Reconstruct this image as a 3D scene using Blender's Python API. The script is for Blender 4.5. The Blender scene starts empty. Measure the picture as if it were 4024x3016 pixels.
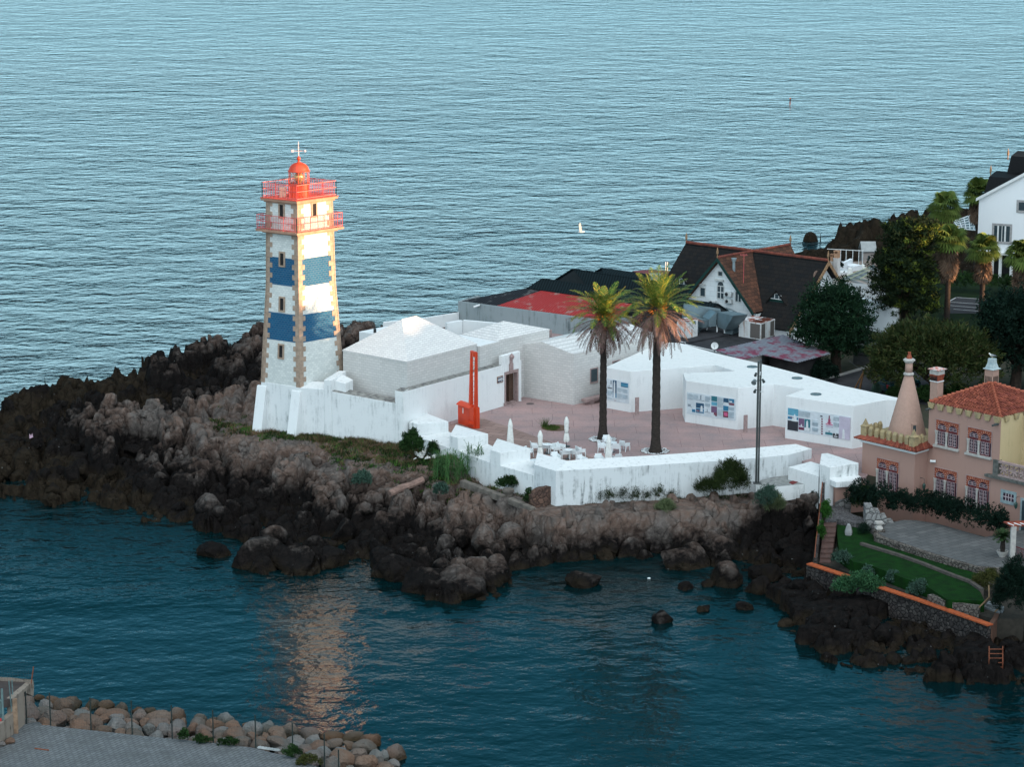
import bpy, bmesh, math, random
import numpy as np
from mathutils import Vector, Matrix
R = math.radians
scene = bpy.context.scene
COL = scene.collection
SEA = 1.3
# ---------------------------------------------------------------- camera
CAMZ, PITCH, F, CX, CY = 56.0, R(13.0), 10500.0, 2012.0, 1508.0
FW = Vector((0, math.cos(PITCH), -math.sin(PITCH)))
UP = Vector((0, math.sin(PITCH), math.cos(PITCH)))
CAM = Vector((0, 0, CAMZ))
cd = bpy.data.cameras.new('camera')
cam = bpy.data.objects.new('camera', cd)
COL.objects.link(cam)
cam.location = CAM
cam.rotation_euler = (R(90) - PITCH, 0, 0)
cd.sensor_width = 36
cd.lens = F / 4024 * 36
cd.clip_start = 1
cd.clip_end = 20000
scene.camera = cam
# survey helpers: sight lines from the photograph's viewpoint met with a level, a wall or a foot point
def ray(px, py):
    return FW + Vector((1, 0, 0)) * ((px - CX) / F) + UP * ((CY - py) / F)
def G(px, py, z):
    d = ray(px, py)
    return CAM + d * ((z - CAMZ) / d.z)
def Hz(p, py):
    b = (CY - py) / F
    ct, st = math.cos(PITCH), math.sin(PITCH)
    return CAMZ + p[1] * (b * ct - st) / (ct + b * st)
CR = {'C1': (900, 550, .3619), 'C2': (900, 1100, .4222), 'C3': (1500, 1150, .4523), 'C4': (2200, 1050, .5125),
      'C5': (2550, 900, .4221), 'D1': (3100, 550, .5128), 'D2': (3300, 1350, .4522), 'D3': (3000, 1900, .4826),
      'D4': (1500, 1500, .4221), 'D5': (2300, 1500, .4521), 'E1': (0, 2550, .3617), 'E2': (700, 2700, .4069),
      'E3': (0, 1300, .4826), 'E4': (700, 1600, .4221), 'E5': (1400, 1800, .4221), 'E6': (2100, 1850, .4973),
      'B7': (1600, 1150, .3165), 'B2': (1920, 1340, .16895), 'F1': (1850, 1000, .4069), 'F2': (2600, 1180, .2351),
      'F3': (2600, 920, .4094), 'F4': (3700, 600, .5464), 'G1': (3200, 900, .2172), 'G2': (3600, 1000, .1917),
      'G3': (0, 2600, .2172), 'G4': (3300, 1340, .1808), 'H': (2080, 1680, .1808), 'J': (3000, 1750, .2111),
      'Q1': (2350, 1440, .12062), 'Q2': (2650, 1520, .13563), 'Q3': (3080, 1580, .14467), 'N': (3700, 1780, .3137),
      'O': (3640, 2050, .2714), 'V': (0, 0, 1.8192), 'K1': (1760, 1370, .19914)}
def c(k, x, y):
    a = CR[k]
    return (a[0] + x * a[2], a[1] + y * a[2])
def g(k, x, y, z):
    return G(*c(k, x, y), z)
def unit2(a, b):
    d = Vector((b[0] - a[0], b[1] - a[1], 0))
    return d.normalized()
class PF:
    """vertical wall frame: u along the wall (to the right), n out of it towards the viewer"""
    def __init__(s, A, B):
        s.O = Vector((A[0], A[1], 0))
        s.u = unit2(A, B)
        s.n = Vector((s.u.y, -s.u.x, 0))
        if s.n.dot(Vector((-s.O.x, -s.O.y, 0))) < 0:
            s.n = -s.n
    def uz(s, px, py):
        d = ray(px, py)
        t = (s.O - Vector((0, 0, 0))).dot(s.n) / Vector((d.x, d.y, 0)).dot(s.n)
        P = CAM + d * t
        return (P - s.O).dot(s.u), P.z
    def P(s, u, z, d=0):
        q = s.O + s.u * u + s.n * d
        return Vector((q.x, q.y, z))
    def rect(s, k, x0, y0, x1, y1):
        u0, z1 = s.uz(*c(k, x0, y0)); u1, z0 = s.uz(*c(k, x1, y1))
        return u0, u1, z0, z1
    def box(s, mb, u0, u1, z0, z1, d0, d1, mi=0):
        mb.hexa(s.P(u0, z0, d0), s.u * (u1 - u0), s.n * (d1 - d0), Vector((0, 0, z1 - z0)), mi)
# ---------------------------------------------------------------- mesh building
ORI = {}
class MB:
    def __init__(s):
        s.v = []; s.f = []; s.m = []
    def add(s, vs, fs, mi=0):
        o = len(s.v)
        s.v += [tuple(v) for v in vs]
        s.f += [tuple(i + o for i in f) for f in fs]
        s.m += [mi] * len(fs)
    def hexa(s, p, U, V, W, mi=0):
        p = Vector(p)
        vs = [p, p + U, p + U + V, p + V, p + W, p + U + W, p + U + V + W, p + V + W]
        s.add(vs, [(0, 3, 2, 1), (4, 5, 6, 7), (0, 1, 5, 4), (1, 2, 6, 5), (2, 3, 7, 6), (3, 0, 4, 7)], mi)
    def box(s, c0, c1, mi=0):
        s.hexa(c0, Vector((c1[0] - c0[0], 0, 0)), Vector((0, c1[1] - c0[1], 0)), Vector((0, 0, c1[2] - c0[2])), mi)
    def cbox(s, x, y, z, w, d, h, mi=0, rz=0):
        U = Vector((math.cos(rz), math.sin(rz), 0)) * w; V = Vector((-math.sin(rz), math.cos(rz), 0)) * d
        s.hexa(Vector((x, y, z)) - U / 2 - V / 2, U, V, Vector((0, 0, h)), mi)
    def prism(s, poly, z0, z1, mi=0, mt=None):
        n = len(poly)
        a = sum(poly[i][0] * poly[(i + 1) % n][1] - poly[(i + 1) % n][0] * poly[i][1] for i in range(n))
        idx = list(range(n))
        if a < 0: idx.reverse()
        zt = z1 if isinstance(z1, (list, tuple)) else [z1] * n
        zb = z0 if isinstance(z0, (list, tuple)) else [z0] * n
        vs = [(poly[i][0], poly[i][1], zb[i]) for i in idx] + [(poly[i][0], poly[i][1], zt[i]) for i in idx]
        s.add(vs, [(i, (i + 1) % n, n + (i + 1) % n, n + i) for i in range(n)] + [tuple(range(n - 1, -1, -1))], mi)
        o = len(s.v) - 2 * n
        s.f.append(tuple(o + n + i for i in range(n))); s.m.append(mi if mt is None else mt)
    def slab(s, pts, t, mi=0, up=None):
        """plate through 3-D points, thickness t downwards"""
        n = len(pts)
        nn = (Vector(pts[1]) - Vector(pts[0])).cross(Vector(pts[2]) - Vector(pts[0])).normalized()
        pts = [Vector(p) for p in pts]
        if nn.z < 0: pts.reverse(); nn = -nn
        if up is not None: nn = Vector(up)
        vs = [p - nn * t for p in pts] + pts
        s.add(vs, [(i, (i + 1) % n, n + (i + 1) % n, n + i) for i in range(n)] + [tuple(range(n - 1, -1, -1)), tuple(range(n, 2 * n))], mi)
    def tube(s, pts, rr, n=8, mi=0, cap=True):
        pts = [Vector(p) for p in pts]
        if not isinstance(rr, (list, tuple)): rr = [rr] * len(pts)
        rings = []
        for i, p in enumerate(pts):
            t = (pts[min(i + 1, len(pts) - 1)] - pts[max(i - 1, 0)]).normalized()
            a = Vector((0, 0, 1)) if abs(t.z) < .9 else Vector((1, 0, 0))
            x = t.cross(a).normalized(); y = t.cross(x)
            rings += [p + (x * math.cos(k * 2 * math.pi / n) + y * math.sin(k * 2 * math.pi / n)) * rr[i] for k in range(n)]
        fs = []
        for i in range(len(pts) - 1):
            for k in range(n):
                fs.append((i * n + k, i * n + (k + 1) % n, (i + 1) * n + (k + 1) % n, (i + 1) * n + k))
        if cap:
            fs.append(tuple(range(n - 1, -1, -1))); fs.append(tuple((len(pts) - 1) * n + k for k in range(n)))
        s.add(rings, fs, mi)
    def lathe(s, cx, cy, prof, n=20, mi=0, ph=0):
        vs = []
        for r_, z in prof:
            vs += [(cx + r_ * math.cos(ph + k * 2 * math.pi / n), cy + r_ * math.sin(ph + k * 2 * math.pi / n), z) for k in range(n)]
        fs = []
        for i in range(len(prof) - 1):
            for k in range(n):
                fs.append((i * n + k, i * n + (k + 1) % n, (i + 1) * n + (k + 1) % n, (i + 1) * n + k))
        fs.append(tuple(range(n - 1, -1, -1))); fs.append(tuple((len(prof) - 1) * n + k for k in range(n)))
        s.add(vs, fs, mi)
    def build(s, name, mats, parent=None, smooth=False, bevel=0, recalc=True):
        if not isinstance(mats, (list, tuple)): mats = [mats]
        if parent is not None:
            o = ORI[parent.name]
        else:
            xs = [v[0] for v in s.v]; ys = [v[1] for v in s.v]; zs = [v[2] for v in s.v]
            o = Vector(((min(xs) + max(xs)) / 2, (min(ys) + max(ys)) / 2, min(zs)))
        me = bpy.data.meshes.new(name)
        me.from_pydata([(v[0] - o.x, v[1] - o.y, v[2] - o.z) for v in s.v], [], s.f)
        for m in mats: me.materials.append(m)
        if len(mats) > 1: me.polygons.foreach_set('material_index', s.m)
        if recalc and len(s.f) < 30000:
            bm = bmesh.new(); bm.from_mesh(me); bmesh.ops.recalc_face_normals(bm, faces=bm.faces); bm.to_mesh(me); bm.free()
        if smooth: me.polygons.foreach_set('use_smooth', [True] * len(me.polygons))
        ob = bpy.data.objects.new(name, me)
        COL.objects.link(ob)
        if parent is not None: ob.parent = parent
        else: ob.location = o
        ORI[ob.name] = o
        if bevel:
            b = ob.modifiers.new('bevel', 'BEVEL'); b.width = bevel; b.segments = 2; b.limit_method = 'ANGLE'; b.angle_limit = R(40)
        return ob
def npmesh(name, V, FA, mats, parent=None, smooth=False, mi=None):
    """numpy mesh: V (n,3) world, FA (m,4) or (m,3)"""
    V = np.asarray(V, dtype=np.float64); FA = np.asarray(FA)
    if parent is not None: o = ORI[parent.name]
    else: o = Vector(((V[:, 0].min() + V[:, 0].max()) / 2, (V[:, 1].min() + V[:, 1].max()) / 2, V[:, 2].min()))
    V = V - np.array([o.x, o.y, o.z])
    me = bpy.data.meshes.new(name)
    k = FA.shape[1]
    me.vertices.add(len(V)); me.vertices.foreach_set('co', V.astype(np.float32).ravel())
    me.loops.add(FA.size); me.loops.foreach_set('vertex_index', FA.astype(np.int32).ravel())
    me.polygons.add(len(FA))
    me.polygons.foreach_set('loop_start', np.arange(0, FA.size, k, dtype=np.int32))
    me.polygons.foreach_set('loop_total', np.full(len(FA), k, dtype=np.int32))
    if not isinstance(mats, (list, tuple)): mats = [mats]
    for m in mats: me.materials.append(m)
    if mi is not None: me.polygons.foreach_set('material_index', np.asarray(mi, dtype=np.int32))
    if smooth: me.polygons.foreach_set('use_smooth', np.ones(len(FA), dtype=bool))
    me.update(calc_edges=True); me.validate()
    ob = bpy.data.objects.new(name, me); COL.objects.link(ob)
    if parent is not None: ob.parent = parent
    else: ob.location = o
    ORI[ob.name] = o
    return ob
def tag(o, label=None, cat=None, group=None, kind=None):
    if label: o['label'] = label
    if cat: o['category'] = cat
    if group: o['group'] = group
    if kind: o['kind'] = kind
    return o
def thing(name, label, cat, loc, group=None):
    o = bpy.data.objects.new(name, None); COL.objects.link(o)
    o.location = loc; o.empty_display_size = .3
    ORI[o.name] = Vector(loc)
    return tag(o, label, cat, group)
def kids(o): return [x for x in bpy.data.objects if x.parent == o]
def copy_tree(o, parent=None):
    q = o.copy(); COL.objects.link(q); ORI[q.name] = ORI[o.name]
    if parent is not None: q.parent = parent
    for ch in kids(o): copy_tree(ch, q)
    return q
# ---------------------------------------------------------------- materials
MATS = {}
def nodes(m):
    m.use_nodes = True
    nt = m.node_tree
    return nt, nt.nodes, nt.links, nt.nodes['Principled BSDF']
def L(a, b): return a.id_data.links.new(a, b)
def coords(nt, sc=(1, 1, 1), src='pos'):
    N = nt.nodes
    if src == 'pos': q = N.new('ShaderNodeNewGeometry').outputs['Position']
    else: q = N.new('ShaderNodeTexCoord').outputs['Object']
    mp = N.new('ShaderNodeMapping'); mp.inputs['Scale'].default_value = sc
    L(q, mp.inputs['Vector'])
    return mp.outputs['Vector']
def noise_t(nt, vec, scale, detail=5, rough=.55):
    n = nt.nodes.new('ShaderNodeTexNoise'); n.inputs['Scale'].default_value = scale
    n.inputs['Detail'].default_value = detail; n.inputs['Roughness'].default_value = rough
    L(vec, n.inputs['Vector']); return n.outputs['Fac']
def ramp(nt, fac, stops):
    r = nt.nodes.new('ShaderNodeValToRGB'); e = r.color_ramp.elements
    while len(e) < len(stops): e.new(.5)
    for i, (p, col) in enumerate(stops):
        e[i].position = p; e[i].color = (col[0], col[1], col[2], 1) if hasattr(col, '__len__') else (col, col, col, 1)
    L(fac, r.inputs['Fac']); return r.outputs['Color']
def mix(nt, fac, a, b, mode='MIX'):
    m = nt.nodes.new('ShaderNodeMix'); m.data_type = 'RGBA'; m.blend_type = mode
    for sock, v in ((m.inputs[0], fac), (m.inputs[6], a), (m.inputs[7], b)):
        if hasattr(v, 'id_data') and not isinstance(v, (tuple, list, float, int)): L(v, sock)
        elif isinstance(v, (int, float)): sock.default_value = v if sock == m.inputs[0] else (v, v, v, 1)
        else: sock.default_value = (v[0], v[1], v[2], 1)
    return m.outputs[2]
def math_n(nt, op, a, b=0.0, clamp=False):
    m = nt.nodes.new('ShaderNodeMath'); m.operation = op; m.use_clamp = clamp
    for i, v in enumerate((a, b)):
        if isinstance(v, (int, float)): m.inputs[i].default_value = v
        else: L(v, m.inputs[i])
    return m.outputs[0]
def bump(nt, bs, h, strength=.5, dist=.05):
    b = nt.nodes.new('ShaderNodeBump'); b.inputs['Strength'].default_value = strength; b.inputs['Distance'].default_value = dist
    L(h, b.inputs['Height']); L(b.outputs['Normal'], bs.inputs['Normal'])
def mat(name, col, rough=.8, col2=None, scale=2.0, sc=(1, 1, 1), lo=.35, hi=.65, bmp=0, bsc=12, bd=.03, metal=0, island=0, spec=.5, src='pos'):
    if name in MATS: return MATS[name]
    m = bpy.data.materials.new(name); MATS[name] = m
    nt, N, K, bs = nodes(m)
    bs.inputs['Roughness'].default_value = rough; bs.inputs['Metallic'].default_value = metal
    bs.inputs['Specular IOR Level'].default_value = spec if rough < .6 else .1
    v = coords(nt, sc, src)
    if col2 is None: col2 = tuple(x * .8 for x in col)
    f = noise_t(nt, v, scale)
    cc = ramp(nt, f, [(lo, col), (hi, col2)])
    if island:
        rnd = N.new('ShaderNodeNewGeometry').outputs['Random Per Island']
        k = ramp(nt, rnd, [(0, 1 - island), (1, 1 + island)])
        cc = mix(nt, 1.0, cc, k, 'MULTIPLY')
    K.new(cc, bs.inputs['Base Color'])
    if bmp:
        f2 = noise_t(nt, v, bsc, 6, .6); bump(nt, bs, f2, bmp, bd)
    return m
def plaster(name, col, grime, amt=.5, streak=1.0, rough=.85, bsc=5, sp=.9):
    """rendered wall: patchy grime and vertical run-off streaks of their own shape"""
    if name in MATS: return MATS[name]
    m = bpy.data.materials.new(name); MATS[name] = m
    nt, N, K, bs = nodes(m)
    bs.inputs['Roughness'].default_value = rough; bs.inputs['Specular IOR Level'].default_value = .12 if rough > .6 else .22
    vs = coords(nt, (2.6, 2.6, .22)); vp = coords(nt, (1, 1, 1))
    s1 = noise_t(nt, vs, 1.6, 6, .65); p1 = noise_t(nt, vp, sp, 5, .6); p2 = noise_t(nt, vp, 7, 6, .7)
    st = ramp(nt, s1, [(.5, 0.0), (.72, 1.0)]); pt = ramp(nt, p1, [(.42, 0.0), (.68, 1.0)])
    a = math_n(nt, 'MULTIPLY', st, pt)
    a = math_n(nt, 'MULTIPLY', a, streak)
    b = ramp(nt, p2, [(.5, 0.0), (.75, .45)])
    b = math_n(nt, 'MULTIPLY', b, pt)
    t = math_n(nt, 'MULTIPLY', math_n(nt, 'ADD', a, b), amt, True)
    K.new(mix(nt, t, col, grime), bs.inputs['Base Color'])
    bump(nt, bs, p2, .3, .02)
    return m
def tiles(name, c1, c2, mortar, w=.42, h=.2, rough=.62, dirx=(1.3, 0, 0), bands=None):
    """glazed tile cladding laid in courses"""
    if name in MATS: return MATS[name]
    m = bpy.data.materials.new(name); MATS[name] = m
    nt, N, K, bs = nodes(m)
    bs.inputs['Roughness'].default_value = rough; bs.inputs['Specular IOR Level'].default_value = .12 if rough > .6 else .22
    pos = N.new('ShaderNodeNewGeometry').outputs['Position']
    sx = N.new('ShaderNodeSeparateXYZ'); K.new(pos, sx.inputs[0])
    u = math_n(nt, 'ADD', math_n(nt, 'MULTIPLY', sx.outputs['X'], dirx[0]), math_n(nt, 'MULTIPLY', sx.outputs['Y'], dirx[1]))
    cb = N.new('ShaderNodeCombineXYZ'); K.new(u, cb.inputs['X']); K.new(sx.outputs['Z'], cb.inputs['Y'])
    br = N.new('ShaderNodeTexBrick'); K.new(cb.outputs[0], br.inputs['Vector'])
    br.inputs['Scale'].default_value = 1; br.inputs['Brick Width'].default_value = w; br.inputs['Row Height'].default_value = h
    br.inputs['Mortar Size'].default_value = .012; br.inputs['Color1'].default_value = (0, 0, 0, 1); br.inputs['Color2'].default_value = (1, 1, 1, 1)
    br.inputs['Mortar'].default_value = (.5, .5, .5, 1); br.inputs['Bias'].default_value = 0
    base = mix(nt, br.outputs['Color'], c1, c2)
    if bands:
        z = math_n(nt, 'DIVIDE', sx.outputs['Z'], 40.0)
        r = N.new('ShaderNodeValToRGB'); r.color_ramp.interpolation = 'CONSTANT'; e = r.color_ramp.elements
        zs = [(0, 0)] + [(a / 40.0, b) for a, b in bands]
        while len(e) < len(zs): e.new(.5)
        for i, (p, q) in enumerate(zs): e[i].position = p; e[i].color = (q, q, q, 1)
        K.new(z, r.inputs['Fac'])
        blue = mix(nt, br.outputs['Color'], (.006, .075, .16), (.010, .095, .19))
        pz = noise_t(nt, coords(nt), 1.2, 4, .6)
        blue = mix(nt, ramp(nt, pz, [(.45, 0.0), (.8, .3)]), blue, (.04, .13, .24))
        base = mix(nt, r.outputs['Color'], base, blue)
    mo = mix(nt, r.outputs['Color'], mortar, (.10, .15, .21)) if bands else mortar
    base = mix(nt, br.outputs['Fac'], base, mo)
    K.new(base, bs.inputs['Base Color'])
    bump(nt, bs, math_n(nt, 'SUBTRACT', 1.0, br.outputs['Fac']), .3, .01)
    return m
def striped(name, c1, c2, ang, period, rough=.7, rust=None, ramt=.5):
    """corrugated or ribbed sheet: real ridges through bump"""
    if name in MATS: return MATS[name]
    m = bpy.data.materials.new(name); MATS[name] = m
    nt, N, K, bs = nodes(m)
    bs.inputs['Roughness'].default_value = rough; bs.inputs['Specular IOR Level'].default_value = .12 if rough > .6 else .22
    pos = N.new('ShaderNodeNewGeometry').outputs['Position']
    sx = N.new('ShaderNodeSeparateXYZ'); K.new(pos, sx.inputs[0])
    u = math_n(nt, 'ADD', math_n(nt, 'MULTIPLY', sx.outputs['X'], math.cos(ang) * 6.283 / period), math_n(nt, 'MULTIPLY', sx.outputs['Y'], math.sin(ang) * 6.283 / period))
    s = math_n(nt, 'SINE', u)
    s01 = math_n(nt, 'MULTIPLY', math_n(nt, 'ADD', s, 1.0), .5)
    ns = noise_t(nt, coords(nt), 1.1, 7, .65)
    base = mix(nt, ramp(nt, s01, [(.25, 0.0), (.6, 1.0)]), c2, c1)
    if rust: base = mix(nt, ramp(nt, ns, [(.62 - ramt * .3, 0.0), (.7 - ramt * .25, 1.0)]), base, rust)
    K.new(base, bs.inputs['Base Color'])
    bump(nt, bs, s01, .8, .05)
    return m
def stone(name, c1, c2, joint, scale=1.6, rough=.9):
    """random rubble masonry"""
    if name in MATS: return MATS[name]
    m = bpy.data.materials.new(name); MATS[name] = m
    nt, N, K, bs = nodes(m); bs.inputs['Roughness'].default_value = rough; bs.inputs['Specular IOR Level'].default_value = .12 if rough > .6 else .22
    v = coords(nt)
    a = N.new('ShaderNodeTexVoronoi'); a.inputs['Scale'].default_value = scale; L(v, a.inputs['Vector'])
    b = N.new('ShaderNodeTexVoronoi'); b.feature = 'DISTANCE_TO_EDGE'; b.inputs['Scale'].default_value = scale; L(v, b.inputs['Vector'])
    hs = N.new('ShaderNodeSeparateColor'); L(a.outputs['Color'], hs.inputs[0])
    base = mix(nt, hs.outputs[0], c1, c2)
    n = noise_t(nt, v, 9, 6, .7)
    base = mix(nt, ramp(nt, n, [(.4, 0.0), (.8, .6)]), base, joint)
    j = ramp(nt, b.outputs['Distance'], [(.02, 1.0), (.09, 0.0)])
    K.new(mix(nt, j, base, joint), bs.inputs['Base Color'])
    bump(nt, bs, ramp(nt, b.outputs['Distance'], [(0, 0.0), (.18, 1.0)]), .7, .08)
    return m
WHITE = plaster('white_limewash', (.70, .72, .72), (.14, .17, .17), 1.0, 1.0)
WCLEAN = plaster('clean_white_render', (.72, .74, .74), (.32, .34, .35), .7, .6)
WROOF = plaster('weathered_white_roof', (.70, .71, .70), (.28, .30, .29), 1.5, .2, bsc=8, sp=2.2)
WOLD = plaster('streaked_old_limewash', (.62, .65, .66), (.075, .09, .09), 1.0, 1.5)
WTOP = plaster('worn_wall_top', (.66, .68, .68), (.13, .16, .16), 1.0, .6, sp=3.0)
GRIME = mat('grimy_wall_top', (.30, .30, .28), .9, (.10, .10, .10), 3, bmp=.4)
ROSE = mat('rose_stone', (.36, .27, .26), .8, (.27, .20, .19), 5, bmp=.2)
GLASS = mat('window_glass', (.03, .05, .06), .12, (.05, .07, .08), 1)
DARK = mat('dark_opening', (.02, .02, .022), .9, (.03, .03, .03), 1)
WFRAME = mat('white_frame', (.7, .72, .72), .5, (.6, .62, .62), 4)
RED = mat('signal_red_paint', (.62, .055, .012), .38, (.52, .04, .01), 1.2, bmp=.05)
REDDECK = mat('faded_red_deck', (.62, .12, .08), .6, (.48, .09, .06), 2)
OCHRE = mat('quoin_stone', (.40, .30, .23), .85, (.28, .21, .16), 3, bmp=.3)
METAL = mat('dark_lamp_metal', (.03, .04, .04), .4, (.045, .05, .05), 3)
WPLAST = mat('white_plastic', (.72, .76, .77), .35, (.66, .7, .71), 2)
CANVAS = mat('white_canvas', (.72, .72, .69), .8, (.6, .6, .57), 6, bmp=.2, bsc=20)
# ================================================================ lighthouse
def taper_prism(mb, base, ctr, segs, mi=0):
    """segs = [(z, scale)]: square shaft"""
    vs = []
    for z, s in segs:
        for p in base: vs.append((ctr[0] + (p[0] - ctr[0]) * s, ctr[1] + (p[1] - ctr[1]) * s, z))
    fs = []
    for i in range(len(segs) - 1):
        for k in range(4): fs.append((i * 4 + k, i * 4 + (k + 1) % 4, i * 4 + 4 + (k + 1) % 4, i * 4 + 4 + k))
    fs.append((3, 2, 1, 0)); n = (len(segs) - 1) * 4; fs.append((n, n + 1, n + 2, n + 3))
    mb.add(vs, fs, mi)
Z0 = 8.9
TF = G(1179, 1522, Z0); TL = G(1026.7, 1499, Z0); TR = G(1351, 1489, Z0)
TB = TL + TR - TF
TC = (TL + TR) / 2
def sc_at(z): # shaft taper
    t = (z - Z0) / 15.5
    return 1 - .17 * min(t / .5, 1) - .05 * max(0, (t - .5) / .5)
def z_front(py):
    lo, hi = 7.0, 32.0
    for _ in range(40):
        z = (lo + hi) / 2; s = sc_at(z); p = TC + (TF - TC) * s
        b = (CY - py) / F
        zz = Hz(p, py)
        if zz > z: lo = z
        else: hi = z
    return z
ZB = [z_front(v) for v in (1355, 1247, 1136, 1026)]
ZG1, ZTOP = z_front(917), z_front(803)
lh = thing('lighthouse', 'square tapering lighthouse with white and blue tiled bands and a red lantern', 'lighthouse', (TC.x, TC.y, 5.5))
base4 = [TF, TR, TB, TL]
TOWT = tiles('lighthouse_tiles', (.66, .68, .65), (.54, .57, .55), (.46, .48, .47), .34, .17, .7, (1.4, 0, 0), [(ZB[0], 1), (ZB[1], 0), (ZB[2], 1), (ZB[3], 0)])
# band list is ascending in z: white / blue / white / blue / white
mb = MB()
zz = [Z0 - .2 + (ZTOP - Z0 + .2) * i / 14 for i in range(15)]
taper_prism(mb, base4, TC, [(z, sc_at(z)) for z in zz])
mb.build('tower_wall', TOWT, lh)
def face_pt(a, b, z, t, out=0):
    s = sc_at(z); A = TC + (a - TC) * s; B = TC + (b - TC) * s
    p = A + (B - A) * t
    n = unit2(A, B); n = Vector((n.y, -n.x, 0))
    if n.dot(p - TC) < 0: n = -n
    q = p + n * out
    return Vector((q.x, q.y, z))
faces = [(TL, TF), (TF, TR), (TR, TB), (TB, TL)]
mb = MB()
h = .40
for a, b in faces:
    z = Z0 - .05; k = 0
    while z < ZTOP - .1:
        w = .60 if k % 2 else .36
        z1 = min(z + h, ZTOP - .02)
        for side in (0, 1):
            W = (b - a).length * sc_at(z)
            t0, t1 = (-.008, w / W) if side == 0 else (1 - w / W, 1.008)
            vs = [face_pt(a, b, z, t0, .03), face_pt(a, b, z, t1, .03), face_pt(a, b, z1 - .012, t1, .03), face_pt(a, b, z1 - .012, t0, .03),
                  face_pt(a, b, z, t0, -.1), face_pt(a, b, z, t1, -.1), face_pt(a, b, z1 - .012, t1, -.1), face_pt(a, b, z1 - .012, t0, -.1)]
            mb.add(vs, [(0, 1, 2, 3), (0, 3, 7, 4), (1, 5, 6, 2), (3, 2, 6, 7), (0, 4, 5, 1)])
        z = z1; k += 1
tag(mb.build('quoins', OCHRE, lh), kind='stuff')
# slit windows
def slit(a, b, zc, t, hh=.95, ww=.34):
    fr = MB(); W = (b - a).length * sc_at(zc)
    def P(du, dz, o): return face_pt(a, b, zc + dz, t + du / W, o)
    def bar(u0, u1, z0, z1, o0, o1, m_):
        vs = [P(u0, z0, o1), P(u1, z0, o1), P(u1, z1, o1), P(u0, z1, o1), P(u0, z0, o0), P(u1, z0, o0), P(u1, z1, o0), P(u0, z1, o0)]
        m_.add(vs, [(0, 1, 2, 3), (0, 3, 7, 4), (1, 5, 6, 2), (3, 2, 6, 7), (0, 4, 5, 1), (4, 7, 6, 5)])
    f = .13
    bar(-ww / 2 - f, -ww / 2, -hh / 2 - f, hh / 2 + f, -.1, .07, fr); bar(ww / 2, ww / 2 + f, -hh / 2 - f, hh / 2 + f, -.1, .07, fr)
    bar(-ww / 2, ww / 2, hh / 2, hh / 2 + f, -.1, .068, fr); bar(-ww / 2, ww / 2, -hh / 2 - f, -hh / 2, -.1, .075, fr)
    w = fr.build('window', OCHRE, lh)
    pn = MB(); bar(-ww / 2, ww / 2, -hh / 2, hh / 2, -.1, .012, pn); pn.build('pane', DARK, w)
for py, ff, t in ((1392, 0, .5), (1205, 0, .5), (1027, 0, .5), (835, 0, .5), (833, 1, .47)):
    z = z_front(py)
    slit(faces[ff][0], faces[ff][1], z, t)
# gallery slabs and railings
def ring(mb, z, s, t, mi=0, th=.0):
    taper_prism(mb, base4, TC, [(z, s), (z + t, s)], mi)
RAIL = mat('red_railing_paint', (.60, .10, .09), .5, (.45, .07, .08), 4)
def railing(z, s, hgt, name, gap=.16):
    q = [TC + (p - TC) * s for p in base4]
    rl = MB()
    for i in range(4):
        A, B = q[i], q[(i + 1) % 4]; n = max(2, int((B - A).length / gap)); d = (B - A) / n
        for k in range(n + 1):
            p = A + d * k; r_ = .028 if k % 8 == 0 else .013
            rl.hexa((p.x - r_, p.y - r_, z), Vector((2 * r_, 0, 0)), Vector((0, 2 * r_, 0)), Vector((0, 0, hgt)))
        u = (B - A).normalized(); v = Vector((-u.y, u.x, 0))
        for zz_ in (hgt - .03, hgt * .55, .1):
            rl.hexa(Vector((A.x, A.y, z + zz_)) - v * .02, (B - A), v * .04, Vector((0, 0, .04)))
    return rl.build(name, RAIL, lh)
mb = MB(); s1 = sc_at(ZG1)
ring(mb, ZG1 - .20, s1 * 1.13, .13); ring(mb, ZG1 - .066, s1 * 1.32, .16)
mb.build('lower_gallery_slab', [mat('gallery_stone', (.42, .26, .18), .8, (.30, .18, .13), 2, bmp=.2)], lh)
railing(ZG1 + .094, s1 * 1.27, 1.15, 'lower_railing')
mb = MB(); s2 = sc_at(ZTOP)
ring(mb, ZTOP - .05, s2 * 1.08, .14); ring(mb, ZTOP + .092, s2 * 1.17, .16)
mb.build('cornice', [mat('gallery_stone', (0, 0, 0))], lh)
mb = MB(); ring(mb, ZTOP + .253, s2 * 1.19, .05); mb.build('top_deck', REDDECK, lh)
zd = ZTOP + .303
railing(zd, s2 * 1.12, 1.18, 'top_railing')
# lantern
LR = .78
la = MB(); la.lathe(TC.x, TC.y, [(LR + .06, zd), (LR + .06, zd + .12), (LR, zd + .14), (LR, zd + .95), (LR + .05, zd + .97), (LR + .05, zd + 1.05)], 28)
la.build('lantern_base', RED, lh, smooth=False)
zg = zd + 1.05
gl = MB(); gl.lathe(TC.x, TC.y, [(LR - .03, zg), (LR - .03, zg + .93)], 12)
GLS = bpy.data.materials.new('lantern_glass'); nt, N, K, bs = nodes(GLS)
bs.inputs['Base Color'].default_value = (.9, .95, .95, 1); bs.inputs['Roughness'].default_value = .03; bs.inputs['Transmission Weight'].default_value = .9
bs.inputs['Alpha'].default_value = .35
gg = gl.build('lantern_glass', GLS, lh)
gb = MB()
for k in range(12):
    a = k * math.pi / 6
    gb.tube([(TC.x + LR * math.cos(a), TC.y + LR * math.sin(a), zg - .02), (TC.x + LR * math.cos(a), TC.y + LR * math.sin(a), zg + .93)], .024, 6)
gb.build('glazing_bars', RED, lh)
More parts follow.
